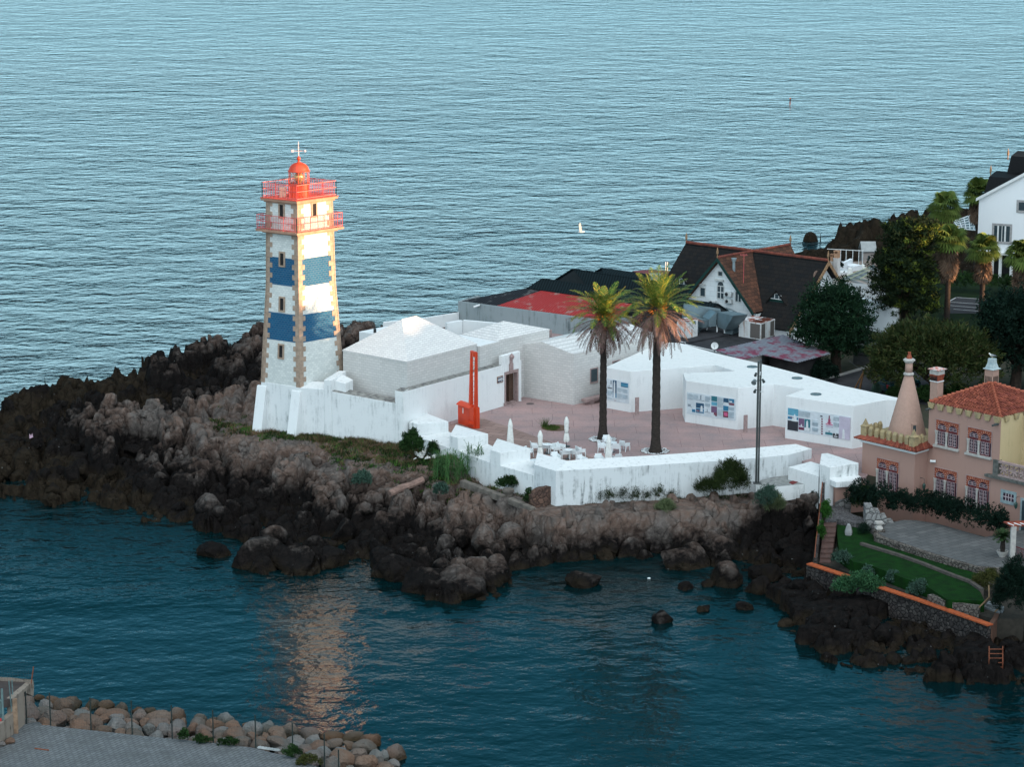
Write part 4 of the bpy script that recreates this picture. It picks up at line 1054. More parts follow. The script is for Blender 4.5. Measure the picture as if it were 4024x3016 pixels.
tag(mb.build('roof_vent', mat('galvanised', (.28, .34, .36), .4, (.2, .25, .27), 3, metal=.4)), 'square galvanised vent on the black sheds just above the right palm', 'vent')
GALV = MATS['galvanised']
# ---- A frame house
ZE = 7.8
hE, hB = G(3099, 1300, ZE), G(3393, 1253, ZE)
hM = (hE + hB) / 2; zr = Hz(hM, 1024)
R0 = Vector((hM.x, hM.y, zr)); R1 = G(2697, 953, zr); hv = R1 - R0
hw = flat(hB - hE).normalized(); rd = flat(hv).normalized()
SH = tiles('black_roof_tiles', (.010, .011, .012), (.017, .015, .014), (.004, .004, .004), .45, .30, .8, (rd.x, rd.y, 0))
ho = thing('steep_gabled_house', 'big white house with steep black tiled roof, cross gable and two dormers behind the palms', 'building', (hM.x + hv.x / 2, hM.y + hv.y / 2, 6.0))
mb = MB()
mb.slab([hE, R0, R1, hE + hv], .22); mb.slab([R0, hB, hB + hv, R1], .22)
hr = mb.build('roof', SH, ho)
RTL = mat('red_ridge_tiles', (.20, .06, .04), .8, (.10, .035, .03), 3, bmp=.5)
mb = MB(); k = 46
for i in range(k):
    a = R0 + hv * (i / k); b = R0 + hv * ((i + .96) / k); mb.tube([a + Vector((0, 0, .02)), b + Vector((0, 0, .02))], [.14, .16], 7)
mb.build('ridge_tiles', RTL, hr)
GP = PF(hE, hB)          # right hand gable
gl = (flat(hB) - flat(hE)).length
HWALL = plaster('house_white_wall', (.68, .71, .73), (.34, .38, .40), .5, .8)
mb = MB(); ins = rd * .5
def ga(u, z): p = GP.P(u, z); return p + ins
zk = zr - .35; sl_ = (zr - ZE) / (gl / 2)
vs = [ga(.3, 5.5), ga(gl - .3, 5.5), ga(gl - .3, ZE + .05), ga(gl / 2, zk - .1), ga(.3, ZE + .05)]
vb = [v + flat(hv) - rd * 1.0 for v in vs]
mb.add(vs + vb, [(0, 1, 2, 3, 4), (9, 8, 7, 6, 5), (0, 5, 6, 1), (1, 6, 7, 2), (4, 9, 5, 0)])
mb.build('wall', HWALL, ho)
TRM = mat('gable_trim', (.30, .19, .11), .7, (.2, .12, .07), 5)
mb = MB()
for a, b in ((hE, R0), (hB, R0)):
    d = (b - a); a2 = a - rd * .06; mb.hexa(a2 + Vector((0, 0, -.42)), d, -rd * .08, Vector((0, 0, .40)))
mb.build('bargeboard', TRM, ho)
def finial(p, h=.9, par=ho):
    m_ = MB(); m_.lathe(p[0], p[1], [(.05, p[2] - .1), (.05, p[2] + h * .3), (.11, p[2] + h * .38), (.1, p[2] + h * .6), (.02, p[2] + h)], 8); m_.build('finial', TRM, par)
finial(R0); finial(R1)
mb = MB(); uo, zo = GP.uz(*c('G1', 125, 850)); ct = GP.P(uo, zo, 0) + ins
pts = [(ct + GP.u * .36 * math.cos(i * math.pi / 10) + Vector((0, 0, .42 * math.sin(i * math.pi / 10)))) for i in range(20)]
mb.add([p - rd * .0 for p in pts] + [p - rd * .06 for p in pts], [tuple(range(20)), tuple(range(39, 19, -1))] + [(i, (i + 1) % 20, 20 + (i + 1) % 20, 20 + i) for i in range(20)])
mb.build('round_window', mat('brown_shutter', (.22, .15, .12), .7), ho)
# cross gable
Xp = G(2962, 988, zr); zc0 = zr - .02
Af = G(2819, 1012, zc0); Bk = G(3105.6, 961, zc0)
ax = flat(Bk - Af).normalized(); CP = PF(Af, Af - rd)
if CP.u.x < 0: CP.u = -CP.u
CP.O = flat(Af); nrm = Vector((CP.u.y, -CP.u.x, 0)); CP.n = nrm if nrm.dot(-CP.O) > 0 else -nrm
ul, zl_ = CP.uz(2686, 1170); ur, zr_ = CP.uz(2962, 1232)
sl_l = (zc0 - zl_) / -ul; sl_r = (zc0 - zr_) / ur
sL = (sl_l + sl_r) / 2
uel, uer = ul * 1.16, ur * 1.0
A3 = Vector((Af.x, Af.y, zc0)); X3 = A3 + ax * (flat(Xp - Af).length); B3 = Vector((Bk.x, Bk.y, zc0))
CT = tiles('sunlit_roof_tiles', (.055, .030, .022), (.11, .05, .032), (.015, .01, .01), .42, .27, .8, (ax.x, ax.y, 0))  # orange-brown sunlight put into the colour of the black tiles
mb = MB()
def cgp(u, back=0): return Vector((0, 0, 0)) + CP.P(u, zc0 - (abs(u) * sL), 0) + ax * back
dl = flat(Xp - Af).length
mb.slab([cgp(0), cgp(uer), cgp(uer, 1.2), X3], .2); mb.slab([cgp(0), X3, cgp(uel, 2.5), cgp(uel)], .2)
cr = mb.build('cross_gable_roof', CT, ho)
mb = MB(); bl = (B3 - X3).length
mb.slab([X3, B3, cgp(uer * .9, dl + bl - 1.0), cgp(.4, dl)], .2); mb.slab([X3, B3, cgp(uel * .9, dl + bl - .5), cgp(-.4, dl)], .2)
mb.build('rear_gable_roof', CT, ho); finial(B3); finial(A3)
mb = MB()
for i in range(12):
    a = A3 + (X3 - A3) * (i / 12); b = A3 + (X3 - A3) * ((i + .95) / 12); mb.tube([a, b], [.12, .14], 7)
for i in range(14):
    a = X3 + (B3 - X3) * (i / 14); b = X3 + (B3 - X3) * ((i + .95) / 14); mb.tube([a, b], [.12, .14], 7)
mb.build('ridge_tiles', RTL, cr)
GRT = mat('dark_green_trim', (.012, .04, .035), .6)
mb = MB()
for uu in (uel, uer):
    a = cgp(uu); d = cgp(0) - a; mb.hexa(a + CP.n * .0 + Vector((0, 0, -.36)), d, CP.n * .1, Vector((0, 0, .34)))
mb.build('bargeboard', GRT, ho)
# front gable wall
CW = PF(Af + ax * .45, Af + ax * .45 + CP.u); CW.O = flat(Af + ax * .45); CW.u = CP.u.copy(); CW.n = CP.n.copy()
mb = MB(); zt = zc0 - .3
vs = [CW.P(ul + .1, 5.5), CW.P(ur - .1, 5.5), CW.P(ur - .1, zt - (ur - .1) * sL), CW.P(0, zt), CW.P(ul + .1, zt + (ul + .1) * sL)]
vs2 = [v + ax * (dl - .5) for v in vs]
mb.add(vs + vs2, [(0, 1, 2, 3, 4), (9, 8, 7, 6, 5), (0, 5, 6, 1), (1, 6, 7, 2), (4, 9, 5, 0)])
cwl = mb.build('gable_wall', tiles('white_block_wall', (.66, .69, .70), (.60, .64, .65), (.45, .49, .5), .9, .45, .7, (CP.u.x, CP.u.y, 0)), ho)
STN = mat('pale_stone_trim', (.55, .56, .54), .8, (.42, .43, .42), 5)
def cwin(x0, y0, x1, y1, **k):
    u0, u1, z0, z1 = CW.rect('F3', x0, y0, x1, y1); return window(CW, ho, u0, u1, z0, z1, STN, .07, **k)
cwin(545, 360, 581, 402, mull=0, pane=GLASS)
w_ = cwin(538, 500, 595, 622, mull=1, trans=1)
u0, u1, z0, z1 = CW.rect('F3', 538, 455, 595, 500); um = (u0 + u1) / 2; rw = (u1 - u0) / 2
mb = MB(); pts = [CW.P(um + rw * math.cos(i * math.pi / 12), z0 + (z1 - z0) * math.sin(i * math.pi / 12), .012) for i in range(13)]
mb.add(pts + [p - CW.n * .03 for p in pts], [tuple(range(13)), tuple(range(25, 12, -1))] + [(i, i + 1, 14 + i, 13 + i) for i in range(12)]); mb.build('fanlight', GLASS, w_)
cwin(374, 515, 416, 600, mull=0); cwin(712, 552, 760, 652, mull=1)
for (x0, y0, x1, y1) in ((520, 430, 600, 455), (356, 472, 422, 494)):
    u0, u1, z0, z1 = CW.rect('F3', x0, y0, x1, y1); mb = MB(); CW.box(mb, u0, u1, z0, z1, 0, .22); mb.build('shutter_box', STN, ho)
ACM = mat('ac_white', (.55, .58, .58), .5, (.45, .47, .46), 4)
for (x0, y0, x1, y1, lab) in ((606, 548, 686, 606, 'upper air conditioner unit right of the arched window'), (610, 618, 686, 670, 'lower air conditioner unit right of the arched window'), (457, 630, 530, 686, 'air conditioner unit on the white gable between the left and arched windows')):
    u0, u1, z0, z1 = CW.rect('F3', x0, y0, x1, y1); p0 = CW.P((u0 + u1) / 2, z0, .2)
    t = thing('air_conditioner', lab, 'air conditioner', p0)
    mb = MB(); CW.box(mb, u0 + .12, u1, z0 + .05, z1, .06, .38); mb.build('casing', ACM, t, bevel=.015)
    ctr = CW.P(u0 + .12 + (u1 - u0) * .34, (z0 + z1) / 2 + .03, .385); r_ = (z1 - z0) * .38
    mb = MB(); pts = [ctr + CW.u * r_ * math.cos(i * math.pi / 8) + Vector((0, 0, r_ * math.sin(i * math.pi / 8))) for i in range(16)]
    mb.add(pts + [p + CW.n * .02 for p in pts], [tuple(range(15, -1, -1)), tuple(range(16, 32))] + [(i, (i + 1) % 16, 16 + (i + 1) % 16, 16 + i) for i in range(16)]); mb.build('fan_grille', DARK, t)
    mb = MB(); CW.box(mb, u0 + .2, u0 + .26, z0, z0 + .05, 0, .36); CW.box(mb, u1 - .1, u1 - .04, z0, z0 + .05, 0, .36); mb.build('bracket', METAL, t)
# dormers on the front slope
def front_slope_pt(px, py):
    n = (R0 - hE).cross(hv).normalized(); d = ray(px, py); t = (hE - CAM).dot(n) / d.dot(n); return CAM + d * t
def dormer(x0, x1, yb, xp, yp, depth, label):
    a, b = front_slope_pt(*c('F3', x0, yb)), front_slope_pt(*c('F3', x1, yb + (x1 - x0) * .13))
    z = (a.z + b.z) / 2; u = (flat(b) - flat(a)).normalized(); n = Vector((u.y, -u.x, 0)); w = (flat(b) - flat(a)).length
    o = (flat(a) + flat(b)) / 2 + n * .25; hh = w * .55
    def P(du, dz, dn): q = o + u * du + n * dn; return Vector((q.x, q.y, z + dz))
    m_ = MB()
    for s in (-1, 1): m_.slab([P(s * w * .85, -.35, .15), P(0, hh + .12, .15), P(0, hh + .12, -depth), P(s * w * .85, -.35, -depth)], .1)
    d_ = m_.build('dormer', SH, ho); d_['label'] = label
    m_ = MB(); f = .05
    tr = [(-w * .5, 0), (w * .5, 0), (w * .32, hh * .52), (0, hh * .72), (-w * .32, hh * .52)]
    m_.add([P(x, y, -.02) for x, y in tr], [tuple(range(5))]); m_.add([P(x, y, -.3) for x, y in tr], [tuple(range(4, -1, -1))]); m_.build('pane', GLASS, d_)
    m_ = MB()
    for i in range(5):
        p, q = tr[i], tr[(i + 1) % 5]; m_.tube([P(p[0], p[1], 0), P(q[0], q[1], 0)], .035, 4)
    for x in (-.17, .17): m_.tube([P(w * x, 0, 0), P(w * x, hh * .62, 0)], .035, 4)
    m_.build('window_frame', WFRAME, d_)
    m_ = MB(); m_.add([P(-w * .8, -.3, -.05), P(w * .8, -.3, -.05), P(0, hh, -.05), P(-w * .8, -.3, -.4), P(w * .8, -.3, -.4), P(0, hh, -.4)], [(0, 1, 2), (5, 4, 3), (0, 3, 4, 1), (1, 4, 5, 2), (2, 5, 3, 0)]); m_.build('front', GRT, d_)
dormer(146, 270, 474, 200, 355, 1.9, 'left dormer, above the left end of the black roof')
dormer(1060, 1178, 614, 1105, 490, 1.9, 'right dormer, near the dark round tree')
# flue, antenna, chimneys
def cross_slope_pt(px, py):
    p0, p1, p2 = cgp(0), cgp(uer), X3; n = (p1 - p0).cross(p2 - p0).normalized(); d = ray(px, py); t = (p0 - CAM).dot(n) / d.dot(n); return CAM + d * t
p = cross_slope_pt(*c('F3', 692, 342)); zt = Hz(p, c('F3', 0, 232)[1])
mb = MB(); mb.lathe(p.x, p.y, [(.15, p.z - .2), (.13, zt - .35), (.13, zt - .3), (.2, zt - .25), (.2, zt - .1), (.08, zt - .08), (.26, zt - .04), (.24, zt)], 12); mb.build('flue', GALV, ho)
p = cross_slope_pt(*c('F3', 785, 470)); zt = Hz(p, c('F3', 0, 205)[1])
mb = MB(); mb.tube([(p.x, p.y, p.z - .1), (p.x, p.y, zt)], .025, 5); mb.tube([(p.x - .3, p.y, zt), (p.x + .3, p.y, zt)], .02, 4)
for i in range(5): mb.tube([(p.x - .3 + i * .13, p.y - .2, zt + .02), (p.x - .3 + i * .13, p.y + .2, zt + .1)], .015, 4)
mb.build('antenna', RAIL, ho)
def chim(x0, x1, yt, yb, dist_off, label, w2=.9):
    # stands just behind the right gable
    pb = GP.P(GP.uz(*c('G1', (x0 + x1) / 2, 700))[0], 0) - ax * 0 + Vector((0, 0, 0)); pb = pb + hw * .0 - rd * dist_off
    pt = G(*c('G1', (x0 + x1) / 2, yt), 0)
    d = ray(*c('G1', (x0 + x1) / 2, (yt + yb) / 2)); t = pb.length / Vector((d.x, d.y, 0)).length; p = CAM + d * t; p.z = 6
    ww = (x1 - x0) * .2172 / F * (p - CAM).length
    zt = Hz(p, c('G1', 0, yt)[1]); r = thing('chimney', label, 'chimney', (p.x, p.y, 6))
    mb = MB(); rz = math.atan2(rd.y, rd.x); mb.cbox(p.x, p.y, 6, ww * .75, ww * .75, zt - 6 - .75, 0, rz); mb.cbox(p.x, p.y, zt - .751, ww * .82, ww * .82, .12, 0, rz); mb.cbox(p.x, p.y, (6 + zt) / 2 + .6, ww * .8, ww * .8, .08, 0, rz)
    mb.build('stack', plaster('peeling_chimney', (.55, .52, .50), (.16, .13, .11), 1.0, .6, sp=3), r)
    mb = MB(); mb.cbox(p.x, p.y, zt - .63, ww * .7, ww * .7, .4, 0, rz)
    for sx in (-1, 1): mb.cbox(p.x + sx * ww * .3 * math.cos(rz), p.y + sx * ww * .3 * math.sin(rz), zt - .229, ww * .12, ww * .66, .18, 0, rz)
    mb.cbox(p.x, p.y, zt - .045, ww * .8, ww * .8, .06, 0, rz); mb.build('cap', mat('orange_brick', (.45, .27, .17), .8, (.33, .18, .11), 5), r)
chim(345, 465, 395, 950, -.6, 'tall peeling white chimney with open brick cap by the right gable of the steep house')
chim(288, 350, 455, 760, -1.6, 'thinner pale chimney just behind and left of the tall peeling chimney')
# ---- flat roofed annex with plant
ZA = 8.2
FLT = mat('black_felt_roof', (.045, .045, .05), .9, (.025, .027, .03), 1.5, bmp=.2)
an = [g('F2', -60, 690, ZA), g('F2', 395, 745, ZA), g('F2', 920, 862, ZA), g('F2', 1340, 990, ZA), g('F2', 1900, 760, ZA), g('F2', 1890, 560, ZA), g('F2', 1500, 250, ZA), g('F2', 900, 200, ZA), g('F2', 200, 100, ZA), g('F2', -100, 330, ZA)]
ar = thing('flat_roofed_annex', 'annex with flat black roof carrying ducts, between the pavilion and the steep house', 'building', (an[1].x, an[1].y, 6))
mb = MB(); mb.prism(an, 5.5, ZA, 0, 1); mb.build('wall', [plaster('grey_side', (.36, .38, .38), (.15, .15, .15), .7), FLT], ar)
q = [g('F2', -40, 660, ZA + .13), g('F2', 400, 715, ZA + .13), g('F2', 1130, 570, ZA + .13), g('F2', 700, 350, ZA + .13), g('F2', 0, 400, ZA + .13)]
mb = MB(); mb.prism(q, ZA - .05, ZA + .12); mb.build('upper_roof_bed', FLT, ar)
mb = MB()
for a, b in ((g('F2', 300, 690, ZA + .2), g('F2', 395, 712, ZA + .2)), (g('F2', 395, 740, ZA + .1), g('F2', 920, 858, ZA + .1))): mb.tube([a, b], .05, 5)
mb.build('edge_pipe', WFRAME, ar)
DM = mat('duct_metal', (.22, .29, .32), .45, (.15, .2, .22), .8, metal=.5, bmp=.1, bsc=3)
def hx(mb, k, bl, br, tr_, tl, depth, z, dz=None, mi=0):
    """boxy form: front face from four photo points, bottom left standing at height z"""
    A_ = g(k, *bl, z); B_ = g(k, *br, z)
    pf = PF(A_, B_)
    pts = [A_, B_, pf.P(*pf.uz(*c(k, *tr_))), pf.P(*pf.uz(*c(k, *tl)))]
    bk = [p - pf.n * depth for p in pts]
    mb.add(pts + bk, [(0, 1, 2, 3), (7, 6, 5, 4), (0, 4, 5, 1), (1, 5, 6, 2), (2, 6, 7, 3), (3, 7, 4, 0)], mi)
    return pf, pts
du = thing('ventilation_duct', 'large galvanised ventilation duct with louvred hood on the flat black roof', 'duct', g('F2', 900, 560, ZA))
mb = MB(); hx(mb, 'F2', (600, 575), (690, 470), (688, 320), (560, 350), 1.1, ZA + .1); mb.build('duct_elbow', DM, du)
mb = MB(); hx(mb, 'F2', (692, 470), (785, 450), (785, 330), (690, 330), 1.1, ZA + .6); mb.build('duct_section', DM, du)
mb = MB(); hx(mb, 'F2', (788, 450), (912, 440), (912, 200), (790, 325), 1.3, ZA + .65); mb.build('duct_transition', DM, du)
mb = MB(); hx(mb, 'F2', (916, 440), (1060, 500), (1195, 262), (930, 200), 1.4, ZA + .6); mb.build('duct_transition', DM, du)
mb = MB(); pf, pts = hx(mb, 'F2', (1070, 545), (1215, 560), (1215, 330), (1120, 305), 1.0, ZA + .1); hd = mb.build('louvre_hood', DM, du)
mb = MB()
for i in range(3):
    y = 345 + i * 75; a, z = pf.uz(*c('F2', 1070, y + 45)); b, _ = pf.uz(*c('F2', 1215, y + 45)); mb.add([pf.P(a, z, .45), pf.P(b, z, .45), pf.P(b, z + .42, .02), pf.P(a + .15, z + .42, .02), pf.P(a, z - .03, .45), pf.P(b, z - .03, .45), pf.P(b, z - .1, .02), pf.P(a + .15, z - .1, .02)], [(0, 1, 2, 3), (4, 7, 6, 5), (0, 4, 5, 1), (0, 3, 7, 4), (1, 5, 6, 2)])
mb.build('louvre', DM, hd)
mb = MB(); hx(mb, 'F2', (1220, 560), (1290, 540), (1310, 295), (1150, 290), 1.0, ZA + .1); mb.build('duct_section', DM, du)
mb = MB(); hx(mb, 'F2', (350, 330), (1000, 330), (990, 180), (380, 90), 1.0, ZA + .8); mb.build('trunk_duct', DM, du)
for x, y in ((755, 500), (925, 530), (1050, 555)):
    q = g('F2', x, y, ZA + .12); mb = MB(); mb.cbox(q.x, q.y, ZA, .12, .12, .75); mb.build('support_leg', WFRAME, du)
q = CW.P(CW.uz(*c('F2', 920, 160))[0], CW.uz(*c('F2', 920, 160))[1], .3)
q2 = CW.P(CW.uz(*c('F2', 1220, 190))[0], CW.uz(*c('F2', 1220, 190))[1], .6); q3 = q2 + CW.u * .55 + Vector((0, 0, -.4)); q4 = q3 + CW.u * .2 + Vector((0, 0, -1.2))
mb = MB(); mb.tube([q, (q + q2) / 2 + Vector((0, 0, .12)), q2, (q2 + q3) / 2 + CW.u * .1 + Vector((0, 0, .1)), q3 + CW.u * .12, q4], .3, 14)
tag(mb.build('round_pipe', mat('shiny_pipe', (.45, .52, .55), .25, (.35, .42, .45), 2, metal=.8), smooth=True), 'fat shiny round steel pipe bending down the white gable above the ducts', 'pipe')
# rusty plant units
RST = plaster('rusty_white_panel', (.60, .62, .62), (.30, .12, .05), 1.0, 2.2, sp=1.4)
RTOP = mat('rusty_top', (.60, .60, .60), .7, (.22, .05, .025), 1.6, lo=.45, hi=.52)
BRN = mat('brown_grille', (.10, .09, .085), .8, (.13, .115, .105), 9, sc=(1, 1, 8))
U1 = g('F2', 1655, 672, ZA); U0 = g('F2', 1288, 612, ZA); U2 = g('F2', 1888, 598, ZA)
un = thing('rooftop_unit', 'large rust stained rooftop plant unit beside the maroon striped lean-to roof', 'air conditioner', U1)
zu = Hz(U1, c('F2', 0, 388)[1]); U3 = U0 + U2 - U1
mb = MB(); mb.prism([U0, U1, U2, U3], ZA + .02, zu, 0, 1); mb.build('casing', [RST, RTOP], un)
pa, pb_ = PF(U0, U1), PF(U1, U2); la_, lb_ = (flat(U1 - U0)).length, (flat(U2 - U1)).length
mb = MB(); pa.box(mb, la_ * .52, la_ * .96, ZA + .1, zu - .12, 0, .015); mb.build('side_grille', BRN, un)
mb = MB(); pb_.box(mb, .1, lb_ * .3, ZA + .1, zu - .12, 0, .015); mb.build('side_grille', BRN, un)
mb = MB(); pb_.box(mb, lb_ * .68, lb_ * .95, ZA + .1, zu - .12, 0, .015); mb.build('side_grille', BRN, un)
mb = MB(); dA = flat(U1 - U0); dB = flat(U2 - U1)
for f0, f1, g0, g1 in ((.52, .95, .06, .45), (.52, .95, .55, .94)):
    q = flat(U0) + dA * f0 + dB * g0 + Vector((0, 0, zu - .01)); mb.hexa(q, dA * (f1 - f0), dB * (g1 - g0), Vector((0, 0, .03)))
mb.build('top_grille', mat('rust_dark', (.09, .03, .02), .9), un)
V1 = g('F2', 440, 640, ZA + .12); V0 = g('F2', 250, 600, ZA + .12); V2 = g('F2', 600, 600, ZA + .12)
mb = MB(); mb.prism([V0, V1, V2, V0 + V2 - V1], ZA + .1, ZA + 1.55, 0, 1); tag(mb.build('rooftop_unit', [RST, RTOP]), 'smaller rust stained plant unit half hidden behind the right palm fronds', 'air conditioner')
# dish
q = g('F2', 887, 765, ZA + .7); t = thing('satellite_dish', 'round white satellite dish on the edge of the flat black roof', 'satellite dish', (q.x, q.y, ZA))
mb = MB(); n = 20; vs = []
fwd = Vector((-.25, -.93, .25)).normalized(); sx = fwd.cross(Vector((0, 0, 1))).normalized(); sy = sx.cross(fwd)
for r_, dd in ((.0, -.08), (.15, -.07), (.26, -.03), (.31, 0)):
    vs += [q + fwd * dd + (sx * math.cos(i * 2 * math.pi / n) + sy * math.sin(i * 2 * math.pi / n)) * max(r_, .001) for i in range(n)]
mb.add(vs, [(i * n + j, i * n + (j + 1) % n, (i + 1) * n + (j + 1) % n, (i + 1) * n + j) for i in range(3) for j in range(n)]); mb.build('reflector', WFRAME, t, smooth=True, recalc=False)
mb = MB(); mb.tube([(q.x, q.y + .1, ZA), (q.x, q.y + .1, q.z)], .03, 6); mb.tube([q - Vector((0, -.05, .25)), q + fwd * .35], .015, 5); mb.build('mount', METAL, t)
# corrugated lean-to
ZL = 8.75
COR = striped('corrugated_maroon', (.22, .24, .27), (.10, .10, .13), math.atan2(ax.y, ax.x) * 0 + math.atan2(CP.u.y, CP.u.x) + math.pi / 2, .34, .6, (.17, .035, .065), .5)
lt = [g('C5', 625, 1128, ZL), g('C5', 860, 1217, ZL - .25), g('C5', 1058, 1170, ZL - .25), g('C5', 1385, 1242, ZL - .5), g('C5', 1690, 1160, ZL - .5), g('C5', 1250, 985, ZL)]
ln_ = thing('lean_to', 'open lean-to with a faded maroon and grey corrugated roof', 'building', (lt[1].x, lt[1].y, 6))
mb = MB(); mb.prism(lt, [p.z - .06 for p in lt], [p.z for p in lt]); mb.build('roof', COR, ln_)
mb = MB(); ins_ = [g('C5', 650, 1140, ZL - .2), g('C5', 860, 1222, ZL - .5), g('C5', 1050, 1180, ZL - .5)]
a, b, c_ = ins_; nb = Vector((.1, .3, 0))
mb.prism([a, b, b + Vector((.15, .25, 0)), a + Vector((.2, .25, 0))], 5.5, [a.z, b.z, b.z, a.z]); mb.prism([b + Vector((0, .01, 0)), c_, c_ + Vector((-.1, .3, 0)), b + Vector((0, .3, 0))], 5.5, ZL - .45)
mb.build('wall', plaster('lean_wall', (.42, .42, .40), (.2, .17, .14), .9), ln_)
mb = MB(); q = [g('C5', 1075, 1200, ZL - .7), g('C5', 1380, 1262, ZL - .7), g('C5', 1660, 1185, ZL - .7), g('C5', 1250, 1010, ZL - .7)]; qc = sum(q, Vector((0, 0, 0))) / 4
q = [qc + (p - qc) * .82 for p in q]; mb.prism(q, 5.5, ZL - .75); mb.build('shade_block', DARK, ln_)  # solid near-black block stands in for shade under the roof
# ================================================================ pink house
ZH = 4.5
PKW = plaster('pink_render', (.37, .23, .19), (.20, .14, .125), .55, .5, bsc=9, sp=1.5)
YEL = plaster('yellow_render', (.50, .40, .24), (.25, .24, .12), .5, .6)
BRK = mat('brick_red', (.30, .085, .045), .8, (.20, .05, .035), 4, bmp=.5)
MAR = mat('maroon_timber', (.13, .028, .032), .6, (.09, .02, .025), 4)
PSTN = mat('pale_column_stone', (.46, .44, .41), .8, (.36, .34, .32), 4)
TER = mat('terracotta', (.27, .08, .05), .75, (.16, .045, .035), 2.5, bmp=.3, island=.3)
MOSS = mat('mossy_yellow', (.40, .31, .17), .85, (.26, .21, .13), 3, bmp=.2)
PANE = mat('dark_pane', (.035, .02, .035), .15, (.05, .03, .045), 2)
LEAD = mat('pale_glazing_bars', (.50, .42, .43), .6, (.42, .34, .36), 4)
ph = thing('pink_house', 'pink seaside house with conical chimney, battlements and arched brick windows', 'building', G(3700, 2000, ZH))
Cf = G(3588, 1988, ZH)
zc = Hz(Cf, 1784)
Lc = G(3384, 1940, ZH)
_l = G(3389.5, 1736, zc); Lc = flat(_l)
T1 = PF(Lc, Cf)                                   # front face of the low tower
rx = G(3646, 1769, zc); T2 = PF(Cf, rx)           # its right face
lt1 = flat(Cf - _l).length; lt2 = flat(rx - Cf).length
bk = T1.n * -4.2
tw = [flat(Cf), flat(Cf) + flat(rx - Cf), flat(Cf) + T2.u * 4.6, flat(Lc) + T2.u * 4.6, flat(Lc)]
mb = MB(); mb.prism([flat(Cf), flat(Cf) + T2.u * 4.6, flat(Lc) + T2.u * 4.6, flat(Lc)], 3.0, zc); mb.build('tower_wall', PKW, ph)
J = rx.copy()
M1p = PF(J, J + T1.u); M1p.u = T1.u.copy(); M1p.O = flat(J) - T1.u * .01; M1p.n = T1.n.copy()
zt = M1p.uz(3648, 1578)[1]
uR, ztr = M1p.uz(3933, 1642)
side = Vector((M1p.u.y * -1, M1p.u.x, 0)); side = -M1p.n
back = 6.5
main = [M1p.P(0, 0), M1p.P(uR, 0), M1p.P(uR, 0) + side * back, M1p.P(0, 0) + side * back]
main = [flat(p) for p in main]
zm = (zt + ztr) / 2
mb = MB(); mb.prism(main, 3.0, zm); mb.build('main_wall', PKW, ph)
mb = MB(); mb.hexa(M1p.P(uR, ZH + 2.0, -.05) , M1p.u * .02, side * (back - .1), Vector((0, 0, zm - ZH - 2.01))); mb.build('side_wall', YEL, ph)
# right wing (yellow block behind terrace)
yw0 = M1p.P(uR + .02, 0) + side * 2.6
mb = MB(); mb.prism([flat(yw0) , flat(yw0) + M1p.u * 6, flat(yw0) + M1p.u * 6 + side * 4, flat(yw0) + side * 4], 3.0, zm - .1); mb.build('rear_wing_wall', YEL, ph)
# lower wing with terrace
us, zs = M1p.uz(*c('D2', 1290, 1148)); zs2 = M1p.uz(*c('D2', 1600, 1225))[1]; zs = (zs + zs2) / 2
mb = MB(); mb.prism([M1p.P(uR + .001, 0, 0), M1p.P(uR + 7, 0, 0), M1p.P(uR + 7, 0, -2.6), M1p.P(uR + .001, 0, -2.6)], 2.4, zs, 0, 1); mb.build('wing_wall', [PKW, GRIME], ph)
mb = MB(); M1p.box(mb, us - .1, uR + 7, zs - .02, zs + .16, -.4, .32); mb.build('terrace_slab', mat('mossy_slab', (.14, .14, .13), .9, (.07, .075, .07), 4, bmp=.4), ph)
ub, zbb = M1p.uz(*c('D2', 1345, 1045))
mb = MB(); M1p.box(mb, ub - .05, ub + .4, zs + .161, zs + 1.28, -.3, .12); mb.build('balustrade_pier', MATS['mossy_slab'], ph)
mb = MB()
M1p.box(mb, ub + .4, uR + 7, zs + 1.1, zs + 1.24, -.2, .1); M1p.box(mb, ub + .4, uR + 7, zs + .161, zs + .28, -.2, .1)
x = ub + .42
while x < uR + 6:
    ctx, ctz = x + .4, zs + .69
    for i in range(8):
        a = i * math.pi / 4; p = M1p.P(ctx, ctz, -.05); e = M1p.P(ctx + .38 * math.cos(a), ctz + .38 * math.sin(a), -.05); mb.tube([p, e], [.05, .09], 5)
    M1p.box(mb, x + .8, x + .84, zs + .28, zs + 1.1, -.15, .05)
    x += .84
mb.build('balustrade', ROSE, ph)
